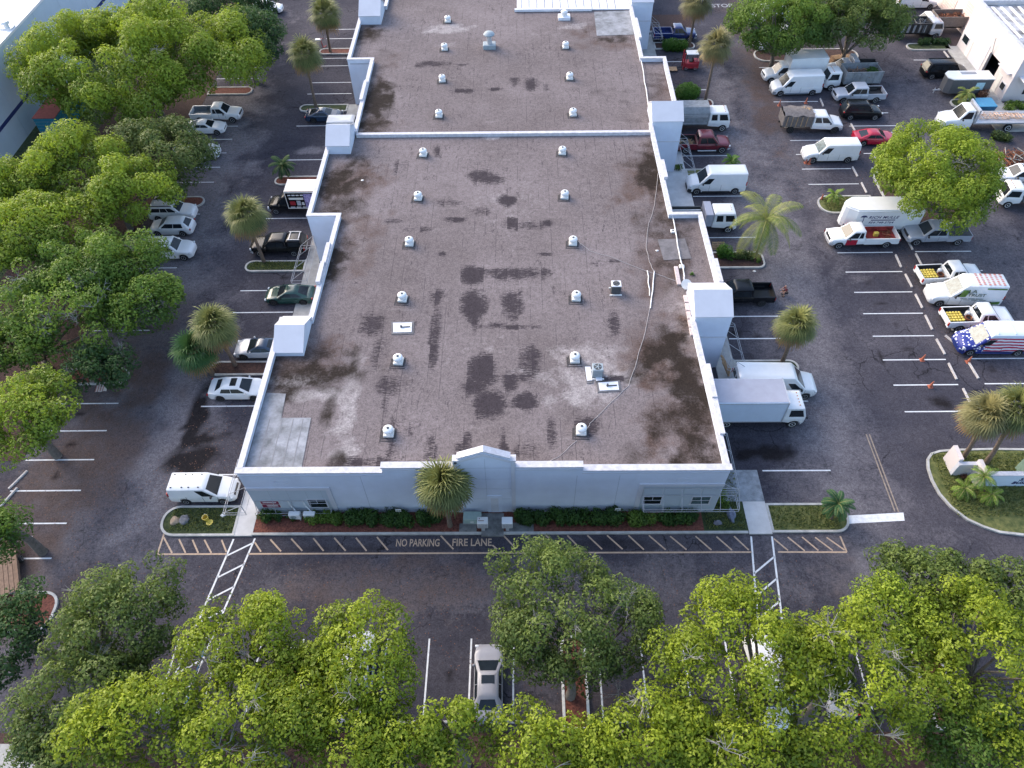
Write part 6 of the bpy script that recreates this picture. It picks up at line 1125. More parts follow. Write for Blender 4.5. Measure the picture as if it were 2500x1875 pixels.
def pinnate(label, base, cx, cy, hw, zc, seed, mat, nf=15, name='coconut_palm', lw=.03, droop=.17, tr=.11, lf=.32, nl=34, cat='palm tree', grp='palms in the planting beds', el0=1.35, el1=-.2):
    rnd = random.Random(seed); b = G(*base); c = G(cx, cy, zc); RX = px_r(cx, cy, zc, hw); t = thing(name, label, cat, (b.x, b.y, 0), 0, grp); top = Vector((c.x-b.x, c.y-b.y, zc-.15)); P = []; T = []
    m_ = MB(); m_.tube([(0, 0, 0), (top.x*.3, top.y*.3, zc*.4), top], [tr*1.4, tr, tr*.8], 8); m_.build('trunk', PBARK, t, 50); rc = MB()
    for i in range(nf):
        u = (i+.5)/nf; el = el0+(el1-el0)*u+rnd.uniform(-.1, .1); az = i*2.39996+rnd.uniform(-.25, .25); v = Vector((math.cos(az)*math.cos(el), math.sin(az)*math.cos(el), math.sin(el))); p = top.copy(); pts = [p.copy()]; L = RX*1.18*rnd.uniform(.9, 1.1)
        for j in range(9): v = (v+Vector((0, 0, -droop))).normalized(); p = p+v*L/9; pts.append(p.copy())
        rc.tube(pts, [.03*(1-k/11) for k in range(10)], 3); tint = rnd.uniform(.15, .95)
        for k in range(nl):
            f = (k+1.5)/(nl+1.5)*9; j = min(8, int(f)); o = pts[j].lerp(pts[j+1], f-j); dv = (pts[j+1]-pts[j]).normalized(); sd_ = dv.cross(Vector((0, 0, 1)))
            if sd_.length < .01: sd_ = Vector((1, 0, 0))
            sd_ = sd_.normalized(); ll = lf*RX*math.sin(math.pi*min(1, (.12+.86*k/nl)))**.6
            for s in (-1, 1):
                d = (sd_*s+dv*.6+Vector((0, 0, -.1))).normalized(); q1 = o+d*ll*.5; q2 = q1+(d+Vector((0, 0, -.6))).normalized()*ll*.5; strip([o, q1, q2], [lw*.5, lw, .004], min(1, max(0, tint+rnd.uniform(-.35, .35))), P, T, dv)
    rc.build('rachis', M('rachis', (.25, .24, .08), .7), t); quadmesh('crown', np.array([[tuple(v) for v in q] for q in P]), mat, t, np.array(T)); return t
pinnate('coconut palm with long yellow green fronds right of the crew cab trucks', (1845, 627), 1872, 533, 88, 4.9, 3, L_COCO, 17, lw=.04, droop=.23, nl=30, lf=.30)
pinnate('small bushy green palm on the front right island by the stop bar', (2028, 1268), 2047, 1228, 38, 1.9, 4, L_PGREEN, 22, 'young_palm', .035, .2, .08, .3, 20, el1=-.1)
pinnate('dark bushy young palm on the bed beside the graphic box truck', (687, 436), 688, 400, 30, 2.0, 5, L_DARK, 20, 'young_palm', .05, .2, .07, .34, 16)
pinnate('yellowish feathery palm against the middle of the entrance sign', (2400, 1212), 2405, 1160, 34, 1.9, 6, L_FLOWER, 16, 'young_palm', .022, .22, .05, .3, 18)
pinnate('low feathery palm clump left of the entrance sign wall', (2360, 1210), 2358, 1190, 32, 1.0, 7, L_FLOWER, 16, 'young_palm', .022, .24, .05, .3, 16)
pinnate('low feathery palm clump below the entrance sign lettering', (2420, 1225), 2424, 1205, 30, 1.0, 8, L_FLOWER, 16, 'young_palm', .022, .24, .05, .3, 16)
pinnate('young fern like palm on the bed above the white high roof van', (1786, 402), 1787, 390, 21, 1.1, 9, L_SHRUB, 20, 'young_palm', .05, .2, .05, .35, 12)
pinnate('small spiky palm on the round grassy island beside a traffic cone', (2040, 492), 2040, 472, 22, 1.5, 10, L_FLOWER, 14, 'young_palm', .04, .2, .06, .32, 14)
pinnate('drooping dry palm in front of the dark enclosed trailer', (2358, 245), 2362, 225, 26, 1.8, 11, L_COCO, 14, 'young_palm', .06, .24, .08, .34, 14)

# ------------------------------------------------------------ shrubs and hedges
def shrub(label, base, w_, d_, h_, mat, seed, leaf=.07, dens=60, name='shrub', box=False, cat='shrub', zt=None, grp=None, z0=.1):
    b = G(*base) if len(base) == 2 else Vector(base); r = np.random.RandomState(seed); t = thing(name, label, cat, (b.x, b.y, z0), 0, grp); bl = []
    n = max(6, int(w_*d_*(8 if box else 5))); q = min(w_, d_, h_*1.3)*.32
    for _ in range(n):
        x = r.uniform(-1, 1)*(w_/2-q*.6); y = r.uniform(-1, 1)*(d_/2-q*.6)
        if not box and (x/(w_/2))**2+(y/(d_/2))**2 > .8: continue
        top = (h_-q*.9)*(1 if box else math.sqrt(max(.15, 1-.7*((x/(w_/2))**2+(y/(d_/2))**2))))
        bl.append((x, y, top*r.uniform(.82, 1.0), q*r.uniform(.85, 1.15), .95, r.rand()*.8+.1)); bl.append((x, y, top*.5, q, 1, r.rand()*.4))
    leaves(bl, dens, leaf, seed, 'foliage', mat, t, zmin=-.9); m_ = MB()
    for _ in range(5): m_.tube([(0, 0, 0), (r.uniform(-.3, .3)*w_, r.uniform(-.3, .3)*d_, h_*.6)], [.03, .012], 4)
    m_.build('stem', BARK, t); return t
HG = 'hedge sections planted along the front wall'
for i, (xa, xb, y_, hh, lb, dd) in enumerate([(-19.0, -17.3, 24.9, .8, 'leafy hedge clump by the left walk under the maroon sign', 1.0), (-17.0, -16.2, 24.85, .6, 'small hedge clump between the left hedge and the wall mounted condensers', .7), (-15.6, -12.9, 24.8, .85, 'hedge section under the left window', 1.1), (-12.8, -10.3, 24.75, .95, 'hedge section left of the small sign stake', 1.25), (-10.2, -7.6, 24.7, 1.0, 'hedge section holding the small sign, left of the big palm', 1.3), (-7.5, -5.6, 24.7, .9, 'hedge section at the foot of the big palm', 1.2),
      (-.35, 2.2, 24.75, 1.05, 'hedge section right of the entrance pad', 1.2), (2.15, 4.95, 24.7, 1.0, 'hedge section with the small sign, right of the gable', 1.2), (5.0, 7.6, 24.7, 1.05, 'hedge section left of the right corner bay', 1.25), (7.7, 9.9, 24.6, .95, 'yellowish hedge section under the dark right window', 1.2), (10.0, 12.9, 24.65, .9, 'last hedge section under the pale right window', 1.1)]):
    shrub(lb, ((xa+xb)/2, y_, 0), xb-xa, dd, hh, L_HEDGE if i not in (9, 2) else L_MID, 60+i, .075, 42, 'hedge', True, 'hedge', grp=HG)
shrub('overgrown green bush at the front right corner under the awning frame', (14.8, 26.3, 0), 1.0, 2.0, .8, L_MID, 80, .07, 45)
shrub('clipped boxy hedge on the bed below the dark blue pickup', (20.9, 93.9, 0), 3.2, 1.6, 1.25, L_SHRUB, 81, .09, 34, 'hedge', True, 'hedge')
shrub('round bright green shrub above the truck with the rolled tarp', (1677, 240), 2.7, 2.2, 1.7, L_SHRUB, 82, .09, 30)
shrub('bright green shrub in the bed below the wooden pallet', (1765, 628), 1.7, 1.4, 1.3, L_SHRUB, 83, .08, 40)
shrub('dark mixed shrub right of the bright shrub in the bed by the coconut palm', (1812, 630), 1.9, 1.2, .9, L_OLIVE, 84, .08, 36)
shrub('low groundcover plant at the tip of the bed by the coconut palm', (1850, 640), .8, .6, .4, L_MID, 85, .06, 50)
shrub('dense low hedge on the island in front of the black sided truck', (2275, 108), 4.4, 1.3, .7, L_DARK, 86, .1, 26, 'hedge', True, 'hedge')
shrub('dry brown and green bush beside the dark enclosed trailer', (2398, 246), 1.7, 1.1, 1.3, L_LITTER, 87, .08, 30)
shrub('green bush below the workshop corner at the right edge', (2480, 265), 3.4, 1.6, .8, L_MID, 88, .1, 24)
shrub('small dry shrub beside the rusty fronds in the right lot bed', (2440, 340), 2.2, 1.6, .9, L_OLIVE, 89, .1, 24)
shrub('small red bromeliad like plant at the foot of the entrance sign', (2350, 1165), .6, .5, .35, M('red_plant', (.2, .03, .02)) if False else L_LITTER, 90, .06, 50)
shrub('tiny yellow green weed growing on the roof by the satellite dish', (G(1689, 670, RZ).x, G(1689, 670, RZ).y, 0), .5, .4, .25, L_SHRUB, 91, .05, 60, 'weed', cat='plant', z0=RZ)
shrub('fern by the walk behind the maroon pickup', (1655, 418), .9, .8, .8, L_MID, 92, .08, 40)
# grass tufts and litter (uncountable)
def scatter(name, areas, n, mat, seed, size=.07, z=.1, flat=False, label=None):
    r = np.random.RandomState(seed); P = []; T = []; C = []
    tot = sum((a[1]-a[0])*(a[3]-a[2]) for a in areas)
    for a in areas:
        k = int(n*(a[1]-a[0])*(a[3]-a[2])/tot); zz = a[4] if len(a) > 4 else z; C.append(np.stack([r.uniform(a[0], a[1], k), r.uniform(a[2], a[3], k), np.full(k, zz)], 1))
    C = np.concatenate(C); n = len(C); an = r.rand(n)*6.28; u = np.stack([np.cos(an), np.sin(an), np.zeros(n)], 1); v = np.stack([-np.sin(an), np.cos(an), np.zeros(n)], 1)
    if flat: up = v; s = size*(.5+r.rand(n))[:, None]; P = np.stack([C-u*s, C-up*s*.5, C+u*s, C+up*s*.5], 1); P[:, :, 2] += .012+.01*r.rand(n)[:, None]
    else: up = np.array([0, 0, 1.])+v*r.uniform(-.8, .8, n)[:, None]; s = size*(.5+r.rand(n))[:, None]; P = np.stack([C-u*s*.35, C+u*s*.35, C+up*s+u*s*.1, C+up*s-u*s*.1], 1)
    return tag(quadmesh(name, P, mat, None, r.rand(n)), label, None, kind='stuff')
scatter('grass', [(31.6, 44, 24.8, 30.2), (18.2, 23, 23.9, 25.7), (-25.4, -20.7, 23.9, 25.7), (13.4, 16.2, 23.9, 28.6), (-26, -20.7, 51.5, 52.7), (31.8, 36.4, 59.8, 62)], 16000, leafmat('grass_blades', (.07, .11, .025), (.24, .25, .08), .3), 5, .1)
scatter('fallen_leaves', [(-38.5, -31, 24, 42, .0), (-36, -30, 50, 80, .0), (31, 37, 82, 90, 0), (-30, 20, 14, 21.5, 0), (0, 8, 11, 15, 0), (24, 31, 60, 92, 0), (-27, -20, 24, 40, 0), (36.5, 38.5, 40, 80, 0), (-19, 13, 23.8, 24.4, .1), (-33, -26, 14, 30, 0)], 7000, L_LITTER, 6, .045, 0, True)

# ------------------------------------------------------------ small things
ws0 = None
def wheelstop(x, y, rz, label, L=1.75):
    global ws0
    if ws0 is None:
        m_ = MB(); m_.prismY([(-.09, 0), (.09, 0), (.06, .12), (-.06, .12)], -L/2, L/2); ws0 = m_.build('wheel_stop', M('wheel_stop_concrete', (.46, .43, .41), .85, 0, 3, .25)); o = ws0
    else: o = ws0.copy(); COL.objects.link(o)
    o.location = (x, y, .004); o.rotation_euler = (0, 0, rz); tag(o, label, 'wheel stop', 'concrete wheel stops')
ordn = ['first', 'second', 'third', 'fourth', 'fifth', 'sixth', 'seventh', 'eighth', 'ninth', 'tenth', 'eleventh', 'twelfth', 'thirteenth', 'fourteenth']
for i, (a, b) in enumerate([(2361,970),(2325,907),(2296,847),(2267,788),(2243,736),(2218,686),(2193,638),(2109,459),(2087,420),(2070,377),(2006,251)]):
    p = G(a, b); wheelstop(p.x, p.y, R(random.uniform(-3, 3)), f'concrete wheel stop at the stall heads of the middle lot, {ordn[i]} from the front')
for i, (a, b, y) in enumerate([(2376,905,4),(2327,836,28),(2318,790,0),(2243,635,0),(2220,596,0),(2140,395,0),(2083,313,0),(2310,134,0)]):
    p = G(a, b); wheelstop(p.x, p.y, R(y), ['wheel stop right of the second traffic cone', 'wheel stop knocked askew in front of the flag wrapped van', 'wheel stop behind the tailgate of the pickup with the white drum', 'wheel stop behind the uppermost jug carrying pickup', 'wheel stop in front of the grey covered pickup', 'wheel stop behind the red sports coupe', 'wheel stop between the black utility vehicle and the stake truck', 'wheel stop by the sidewalk of the pink workshop'][i])
for i, x in enumerate((-12.8, -7.3, -4.6, -.6, 5.7, 8.7, 11.4, 20)): wheelstop(x, 11.1, R(90), f'wheel stop at the foot of the bottom row stalls, {ordn[i]} from the left')
p = G(88, 970+280); 
for a, b, rz, l in ((45,1172,-25,'wheel stop lying loose in the litter at the left edge, upper one'),(22,1215,-20,'wheel stop lying loose in the litter at the left edge, lower one'),(682,1215,0,'')):
    if l: p = G(a, b); wheelstop(p.x, p.y, R(rz), l)
cone0 = None
def cone(px, label):
    global cone0
    p = G(*px)
    if cone0 is None:
        t = thing('traffic_cone', label, 'traffic cone', p, 0, 'traffic cones'); a = MB(); a.rbox(-.2, .2, -.2, .2, 0, .04, .015); a.build('cone_base', ORANGE, t); a = MB(); a.lathe([(.15, .04), (.03, .72), (.02, .73)], n=12); a.build('cone_body', ORANGE, t, 40); a = MB(); a.lathe([(.098, .32), (.072, .48)], n=12); a.build('white_band', CONEW, t, 40); cone0 = t; return
    r = cone0.copy(); COL.objects.link(r); r.location = p; r['label'] = label
    for ch in cone0.children: c = ch.copy(); COL.objects.link(c); c.parent = r
for px, l in (((1902,258),'orange traffic cone left of the other, under the white van with grey bumpers'),((1967,252),'orange traffic cone right of the other, behind the stake truck'),((1967,398),'orange cone standing at the bumper of the long nosed white van'),((1975,400),'second orange cone crowded against the long nosed white van'),((2005,488),'orange cone on the round grassy island with the small palm'),((2251,879),'orange cone leaning on the stall line left of the flag wrapped van'),((2363,884),'orange cone just in front of the flag wrapped van'),((2271,944),'orange cone on the empty stall line nearest the front')): cone(px, l)
def pallet(loc, rz, label, rot=None, n=1, grp=None):
    t = thing('wooden_pallet', label, 'pallet', loc, rz, grp, rot=rot)
    a = MB(); [a.box(-.6, .6, -.5+k*.17, -.38+k*.17, .12, .14) for k in range(6)]; a.build('deck_boards', WOOD, t); a = MB(); [a.box(x-.05, x+.05, -.5, .5, .02, .119) for x in (-.54, 0, .54)]; a.build('stringers', WOODO, t); return t
p = G(1751, 605); pallet((p.x, p.y, .15), 0, 'wooden pallet leaning upright above the bright shrub by the right wall', rot=(R(55), 0, 0))
p = G(1640, 172); pallet((p.x, p.y, .12), 0, 'pale pallet held on the forks of the red forklift')
for i in range(5): p = G(2036, 152); pallet((p.x+.05*i, p.y+.03*(i % 2), .004+i*.15), R(4*i), f'weathered pallet in the left stack under the dark tree, {ordn[i]} from the ground', grp='stacked pallets')
for i in range(5): p = G(2060, 150); pallet((p.x+.1, p.y-.03*(i % 2), .004+i*.15), R(-3*i), f'weathered pallet in the right stack under the dark tree, {ordn[i]} from the ground', grp='stacked pallets')
# forklift
p = G(1688, 172); t = thing('forklift', 'red forklift with a white overhead guard at the top beside the palm', 'forklift', (p.x-.3, p.y+.5, 0), math.pi); a = MB(); a.rbox(-1.1, .7, -.55, .55, .3, .95, .08); a.rbox(-1.15, -.4, -.52, .52, .951, 1.15, .08); a.build('body', REDM, t)
[MB().tube([(x, y, .9), (x*.9, y, 2.05)], .04, 5).build('guard_post', BLKP, t) for x in (-.8, .55) for y in (-.45, .45)]; a = MB(); a.rbox(-.85, .6, -.55, .55, 2.05, 2.15, .03); a.build('overhead_guard', WHITE, t); a = MB(); a.box(.75, .88, -.5, -.38, .1, 2.2); a.box(.75, .88, .38, .5, .1, 2.2); a.box(.76, .86, -.37, .37, 1.0, 1.15); a.build('mast', REDM, t); a = MB(); a.box(.9, 2.0, -.35, -.23, .08, .13); a.box(.9, 2.0, .23, .35, .08, .13); a.build('fork', BLKP, t); a = MB(); a.rbox(-.35, .1, -.25, .25, .96, 1.1, .04); a.rbox(-.4, -.28, -.25, .25, 1.1, 1.5, .04); a.build('seat', BLKP, t); wheels(t, [.45, -.75], 1.1, .28)
# front yard equipment
for (px, l, rust) in (((1180, 1294), 'grey white mailbox cluster with rust marks, left of the entrance pad', True), ((1239, 1294), 'clean grey white mailbox cluster, right of the entrance pad', False)):
    p = G(*px, .13); t = thing('mailbox_cluster', l, 'mailbox', (p.x, p.y+.05, .13), 0, 'mailbox clusters flanking the entrance'); a = MB(); a.box(-.12, .12, -.1, .1, 0, .75); a.build('pedestal', STEEL, t); a = MB(); a.rbox(-.38, .38, -.3, .25, .75, 1.45, .04); a.build('cabinet', OFFW if rust else WHITE, t); a = MB(); [a.box(-.36+.24*i+.01, -.36+.24*(i+1)-.01, -.312, -.302, .78+.15*j, .91+.15*j) for i in range(3) for j in range(4)]; a.build('compartment_door', STEEL, t)
    if rust: a = MB(); a.box(-.3, .1, -.1, -.05, 1.451, 1.455); a.box(-.25, -.2, .05, .15, 1.451, 1.455); a.build('rust_mark', RUST, t)
p = G(1154, 1268, .1); t = thing('utility_box', 'pale green utility cabinet on the mulch left of the entrance', 'utility box', (p.x, p.y, .1)); a = MB(); a.rbox(-.65, .65, -.35, .35, .05, .6, .05); a.build('cabinet', M('pale_green', (.33, .42, .38), .5), t); a = MB(); a.box(-.7, .7, -.4, .4, 0, .05); a.build('pad', CONC, t); a = MB(); a.box(-.15, .1, -.372, -.352, .15, .35); a.build('latch', OFFW, t)
for (px, l) in (((978, 1262), 'small white sign staked in the hedge left of the palm'), ((1504, 1260), 'small white sign staked in the hedge right of the gable')):
    p = G(*px, .1); t = thing('yard_sign', l, 'sign', (p.x, p.y-.1, .1), 0, 'small signs staked in the hedges'); a = MB(); a.box(-.2, .2, -.02, .02, 1.0, 1.3); o = a.build('sign_panel', OFFW, t); o.rotation_euler = (0, 0, 0); a = MB(); a.box(-.02, .02, -.015, .015, 0, 1.0); a.build('post', STEEL, t); a = MB(); [a.box(-.15, .15, -.026, -.021, 1.06+k*.08, 1.09+k*.08) for k in range(3)]; a.build('print', TXTG, t)
for (px, l) in (((721, 1262), 'left wall mounted condenser unit below the corner bay'), ((757, 1262), 'right wall mounted condenser unit below the corner bay')):
    p = G(*px, .5); t = thing('wall_condenser', l, 'air conditioner', (p.x, 24.85, .3), 0, 'condenser units below the left corner bay'); a = MB(); a.rbox(-.42, .42, -.18, .18, .05, .65, .04); a.build('casing', WHITE, t); a = MB(); a.lathe([(.22, -.19), (.22, -.185)], (-.08, 0, .35), 16, ax='y'); a.build('fan_grille', ACG, t, 40); a = MB(); a.tube([(.1, .2, .5), (-.25, .45, .9), (-.3, .45, 1.6)], .05, 6); a.build('line_cover', WHITE, t); a = MB(); a.box(-.35, -.28, -.15, .15, -.2, .05); a.box(.28, .35, -.15, .15, -.2, .05); a.build('bracket', STEEL, t)
t = thing('wall_sign', 'maroon two row sign with white lettering on the left corner bay', 'sign', (-17.88, 25.3, 1.45)); a = MB(); a.box(-.68, .68, 0, .03, -.5, .5); a.build('frame', OFFW, t); a = MB(); a.box(-.64, .64, -.012, -.001, .04, .46); a.box(-.64, .64, -.012, -.001, -.46, -.03); a.build('panel', MAROONS, t); a = MB()
rr = np.random.RandomState(1); x = -.48
while x < .46: w_ = rr.uniform(.05, .08); a.box(x, x+w_, -.018, -.0125, .19, .33); x += w_+.02
x = -.3
while x < .5: w_ = rr.uniform(.04, .07); a.box(x, x+w_, -.018, -.0125, -.22, -.1); x += w_+.02
a.box(-.3, .5, -.018, -.0125, -.36, -.31); a.build('lettering', TXTW, t)
# entrance sign
t = thing('entrance_sign', 'zigzag pink and pale blue monument sign wall lettered for the business park', 'sign', (32.53, 29.0, .1))
def swall(x0, x1, y0, y1, h_, mat): a = MB(); a.box(x0-32.53, x1-32.53, y0-29.0, y1-29.0, 0, h_); return a.build('sign_wall', mat, t)
swall(32.4, 32.7, 28.55, 29.8, 1.75, PINKW); swall(32.4, 33.75, 28.25, 28.549, 1.45, STUCCO2); swall(33.751, 34.05, 27.3, 28.549, 1.75, PINKW); swall(34.051, 42.5, 27.3, 27.6, 1.5, WALLS); a = MB(); a.box(4.2, 7.6, -1.71, -1.39, 1.5, 1.95); a.build('raised_panel', WALLS, t)  # light painted in: warm glow on left-facing walls, cool blue on front ones
a = MB(); a.box(1.5, 10, -1.75, -1.36, 1.501, 1.56) if False else a.box(1.55, 4.15, -1.74, -1.37, 1.501, 1.57); a.box(4.15, 7.65, -1.74, -1.37, 1.951, 2.02); a.build('sign_cap', COPING, t)
text('lettering', 'SAWGRASS', .5, TXTN, t, frame((5.35, -1.715, .98), (1, 0, 0), (0, 0, 1)), .012, .25, .012, 1.0); text('lettering', 'BUSINESS CENTER', .46, TXTN, t, frame((5.8, -1.715, .5), (1, 0, 0), (0, 0, 1)), .012, .25, .012, 1.0, 1.1); text('lettering', '10200', .36, TXTN, t, frame((5.15, -1.73, 1.72), (1, 0, 0), (0, 0, 1)), .012, .2, .012, 1.15)
p = G(2497, 1160); t = thing('utility_box', 'green electrical transformer on the grass behind the entrance sign', 'utility box', (p.x+.3, p.y, .1)); a = MB(); a.prismX([(-.6, 0), (.6, 0), (.6, 1.2), (-.35, 1.2), (-.6, .8)], -.7, .9); a.build('cabinet', TGREEN, t); a = MB(); a.box(-.8, 1.0, -.75, .7, -.06, -.001); a.build('pad', CONC, t)
# dumpster, bins, barrels, bags
p = G(2402, 285); t = thing('dumpster', 'blue dumpster behind the cab of the flatbed truck', 'dumpster', (p.x, p.y+1.0, 0)); a = MB(); a.prismX([(-.7, .15), (.7, .15), (.9, 1.2), (-.9, 1.2)], -1.0, 1.0); a.build('bin', BLUEB, t); a = MB(); a.prismX([(-.92, 1.21), (.92, 1.21), (.92, 1.3), (-.92, 1.25)], -1.03, 1.03); a.build('lid', M('lid_blue', (.05, .25, .42), .5), t)
p = G(504, 1268, .1); t = thing('bucket', 'yellow bucket lying on the front left grass island', 'bucket', p, R(30)); a = MB(); a.lathe([(.17, 0), (.21, .36), (.23, .37), (.2, .37), (.16, .02)], n=16); a.build('pail', YEL, t, 40); a = MB(); a.tube([(.22, 0, .36), (.1, .2, .5), (-.22, 0, .36)], .012, 4); a.build('handle', STEEL, t)
p = G(512, 1276, .1); m_ = MB(); m_.lathe([(.02, .01), (.23, .02), (.25, .06), (.2, .07), (.02, .05)], n=16); tag(m_.build('pail_cover', YEL, loc=p), 'yellow lid on the grass next to the yellow bucket', 'lid')
def rock(name, px, s, mat, label, cat, seed, z=.1, zz=None):
    p = G(*px, z); r = np.random.RandomState(seed); bm2 = bmesh.new(); bmesh.ops.create_icosphere(bm2, subdivisions=3, radius=1)
    ph = r.rand(6)*6
    for v in bm2.verts: c = v.co; f = 1+.18*math.sin(c.x*4+ph[0])*math.sin(c.y*4+ph[1])+.12*math.sin(c.z*6+ph[2]+c.x*5); v.co = Vector((c.x*s[0]*f, c.y*s[1]*f, max(-.05, c.z)*s[2]*f))
    me = bpy.data.meshes.new(name); bm2.to_mesh(me); bm2.free(); me.materials.append(mat); me.polygons.foreach_set('use_smooth', [True]*len(me.polygons)); o = bpy.data.objects.new(name, me); COL.objects.link(o); o.location = p; return tag(o, label, cat)
rock('tarp_bundle', (1786, 1258), (.28, .62, .3), M('tarp_blue_grey', (.12, .14, .2), .6, 0, 4, .3, .4), 'dark blue grey bundle on the grass beside the right walk', 'bundle', 1); rock('rock', (1752, 1277), (.32, .2, .22), M('rock_grey', (.14, .14, .17), .8, 0, 4, .3, .3), 'grey rock at the right end of the hedge', 'rock', 2)
rock('rock', (428, 1272), (.35, .35, .2), M('tan_rock', (.32, .24, .17), .9, 0, 5, .3, .3), 'tan rock at the tip of the front left island', 'rock', 3); rock('rock', (450, 1270), (.4, .4, .25), M('stump_grey', (.16, .16, .17), .9, 0, 5, .4, .4), 'grey stump like rock left of the yellow bucket', 'rock', 4)
rock('rag', (545, 1258), (.2, .15, .1), OFFW, 'pale crumpled rag right of the yellow bucket', 'rag', 5); rock('plastic_bag', (1842, 662), (.16, .1, .06), OFFW, 'white plastic scrap on the asphalt above the black pickup', 'bag', 6, 0)
rock('plastic_bag', (76, 1312), (.12, .1, .06), OFFW, 'white plastic scrap on the asphalt near the left edge', 'bag', 7, 0)
for i, (a, b) in enumerate([(885,440),(758,284),(1604,612),(1740,932)]): rock('debris', (a, b), (.14, .1, .05), OFFW, ['white scrap on the dark left corner of the roof behind the divider notch', 'white scrap on the asphalt above the middle left pier', 'small white scrap on the stained roof recess', 'white scrap on the roof by the right dark stain'][i], 'debris', 20+i, RZ if i != 1 else 0)
p = G(1660, 1012); 
# folded mat at the left kerb, flat trailer
p = G(250, 945); t = thing('road_barrier', 'white torn barrier panel lying by the curved kerb on the left', 'barrier', (p.x, p.y, .01), R(8)); a = MB(); n = 6
vs = [(-.45+.9*i/n, -.55+1.1*j/n, .06+.05*math.sin(i*1.7)*math.cos(j*1.3)) for i in range(n+1) for j in range(n+1)]; vs += [(x, y, 0) for x, y, z in vs]; k_ = (n+1)**2; a.add(vs, [(i*(n+1)+j, (i+1)*(n+1)+j, (i+1)*(n+1)+j+1, i*(n+1)+j+1) for i in range(n) for j in range(n)]); a.build('panel', OFFW, t, 60); a = MB(); [a.box(-.45+k*.2, -.4+k*.2, -.55, .3, .115, .13) for k in range(4)]; a.build('red_stripe', M('faded_red', (.38, .12, .09), .7), t)
p = G(40, 1395); t = thing('flat_trailer', 'brown wooden flat trailer by the left edge, partly under leaves', 'trailer', (p.x-.6, p.y, 0), R(-62)); a = MB(); [a.box(-2.2, 2.2, -.9+k*.3, -.63+k*.3, .55, .6) for k in range(6)]; a.build('deck', WOODO, t); a = MB(); a.box(-2.25, 2.25, -.95, -.91, .45, .75); a.box(-2.25, 2.25, .91, .95, .45, .75); a.tube([(2.2, -.6, .5), (3.3, 0, .45), (2.2, .6, .5)], .05); a.build('frame', WOODO, t); wheels(t, [-.4], 2.2, .3)
# leaning boards at the near right pier
p = G(1757, 883)
t = thing('leaning_boards', 'yellow brown boards leaning under the awning frame of the near right pier', 'boards', (17.1, 38.5, .12)); a = MB(); [a.tube([(.5+k*.12, -.5+k*.35, 0), (-.35, -.4+k*.35, 1.7)], .09, 4) for k in range(3)]; a.build('board', WOOD, t)
t = thing('red_stand', 'red metal stand with a white panel on the kerb above the slim palm', 'stand', (*px2((790, 118)), .1)); a = MB(); a.tube([(0, 0, 0), (-.2, .1, 1.2), (.2, .1, 1.2)], .05); a.tube([(0, 0, 0), (.3, .5, .05)], .05); a.build('frame', REDM, t); a = MB(); a.rbox(-.9, -.1, -.1, .35, 1.0, 1.1, .02); a.build('panel', OFFW, t)
# brush pile in the right edge bed
t = thing('brush_pile', 'pile of dead fronds and branches in the bed beyond the big crown', 'brush pile', (*px2((2480, 395)), .1)); heap(t, -2.2, 2.4, -1.6, 1.6, 0, .9, RUST, 'dead_fronds', 31, 160, .8); heap(t, -2, 2.2, -1.4, 1.2, .1, .8, TWIG, 'bare_branches', 32, 60, .9)
# person crouching behind the black pickup
def skinbody(name, joints, edges, mat, parent, lv=2):
    me = bpy.data.meshes.new(name); me.from_pydata([j[:3] for j in joints], edges, []); me.materials.append(mat); o = bpy.data.objects.new(name, me); COL.objects.link(o); o.parent = parent
    sk = o.modifiers.new('skin', 'SKIN'); sk.use_smooth_shade = True; sl = me.skin_vertices[0].data if me.skin_vertices else None
    if sl is None:
        bpy.context.view_layer.objects.active = o; bm3 = bmesh.new(); bm3.from_mesh(me); bm3.verts.layers.skin.verify(); bm3.to_mesh(me); bm3.free(); sl = me.skin_vertices[0].data
    for i, j in enumerate(joints): sl[i].radius = (j[3], j[3]*(j[4] if len(j) > 4 else 1)); sl[i].use_root = (i == 0)
    sb_ = o.modifiers.new('sub', 'SUBSURF'); sb_.levels = lv; sb_.render_levels = lv; return o
p = G(1917, 724); t = thing('person', 'person in a dark red shirt and dark shorts crouching behind the black pickup', 'person', (p.x, p.y+.15, 0), math.pi)
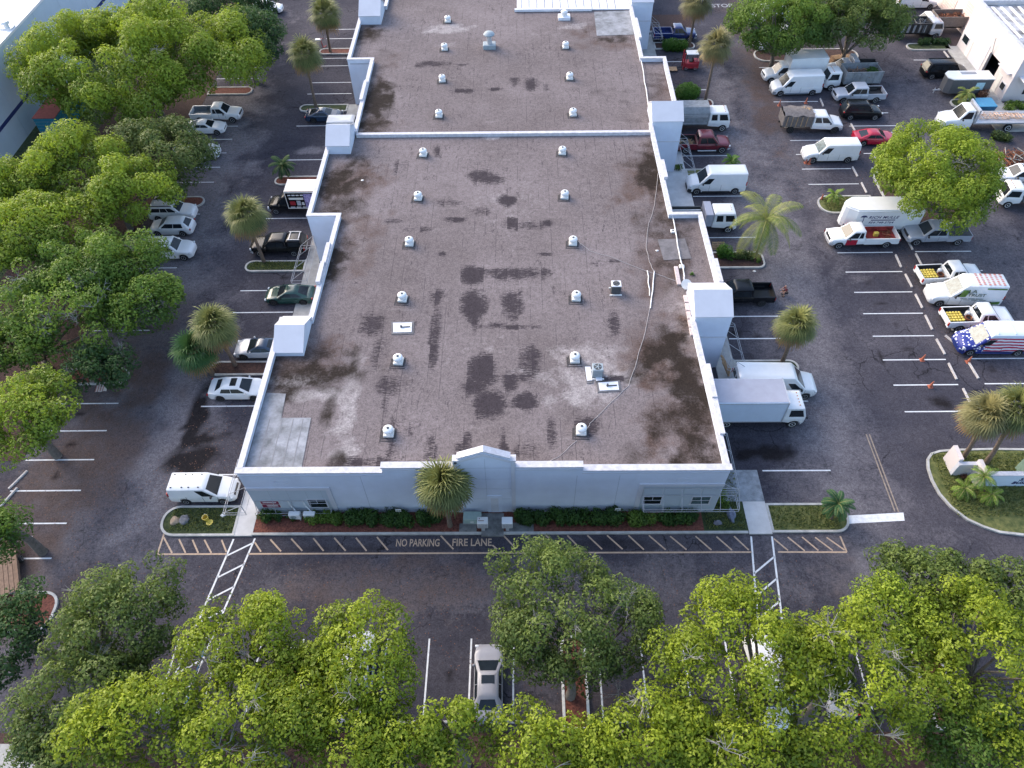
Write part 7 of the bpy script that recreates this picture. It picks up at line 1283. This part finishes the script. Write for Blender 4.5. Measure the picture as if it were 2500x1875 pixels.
J = [(0, 0, .42, .13), (.03, 0, .62, .13), (.12, 0, .82, .14), (.17, 0, .95, .07), (.20, 0, 1.03, .055), (.24, 0, 1.14, .095), (.25, 0, 1.22, .08),
     (-.02, .12, .38, .10), (.34, .18, .50, .075), (.12, .16, .08, .05), (.28, .17, .04, .04), (-.02, -.12, .38, .10), (.32, -.2, .52, .075), (.08, -.17, .08, .05), (.24, -.18, .04, .04),
     (.15, .19, .86, .06), (.30, .25, .66, .045), (.50, .16, .62, .035), (.15, -.19, .86, .06), (.30, -.25, .68, .045), (.50, -.14, .66, .035)]
E_ = [(0,1),(1,2),(2,3),(3,4),(4,5),(5,6),(0,7),(7,8),(8,9),(9,10),(0,11),(11,12),(12,13),(13,14),(2,15),(15,16),(16,17),(2,18),(18,19),(19,20)]
n0 = len(J)
for s, hnd in ((1, 17), (-1, 20)):
    hx, hy, hz = J[hnd][:3]
    for k, (dy, ln) in enumerate(((-.03, .07), (-.01, .085), (.01, .08), (.03, .065), (-.045*s, .05))):
        J.append((hx+.05, hy+dy, hz-.005, .011)); J.append((hx+.05+ln*.8, hy+dy*1.2, hz-.03, .009)); a_ = len(J)-2; E_ += [(hnd, a_), (a_, a_+1)]
body = skinbody('body', J, E_, SKIN, t)
skinbody('shirt', [(0, 0, .50, .145), (.04, 0, .66, .15), (.12, 0, .84, .165), (.155, 0, .92, .10), (.15, .18, .87, .085), (.24, .23, .76, .07), (.15, -.18, .87, .085), (.24, -.23, .77, .07)], [(0,1),(1,2),(2,3),(2,4),(4,5),(2,6),(6,7)], M('shirt_dark_red', (.12, .012, .02), .9), t)
skinbody('shorts', [(0, 0, .43, .15), (-.02, .12, .39, .115), (.24, .17, .475, .10), (-.02, -.12, .39, .115), (.24, -.19, .49, .10)], [(0,1),(1,2),(0,3),(3,4)], M('shorts_dark', (.02, .02, .025), .9), t)
skinbody('hair', [(.22, 0, 1.2, .09), (.20, 0, 1.12, .07)], [(0, 1)], M('hair_reddish', (.22, .07, .06), .8), t)
for s in (-1, 1):
    a = MB(); a.lathe([(.002, -.01), (.012, 0), (.002, .01)], (.325, s*.035, 1.15), 8); a.build('eye', BLKP, t); a = MB(); a.rbox(.05, .32, s*.175-.05, s*.175+.05, 0, .08, .02); a.build('shoe', BLKP, t)
a = MB(); a.lathe([(.012, -.03), (.02, 0), (.005, .02)], (.335, 0, 1.125), 6); a.build('nose', SKIN, t)
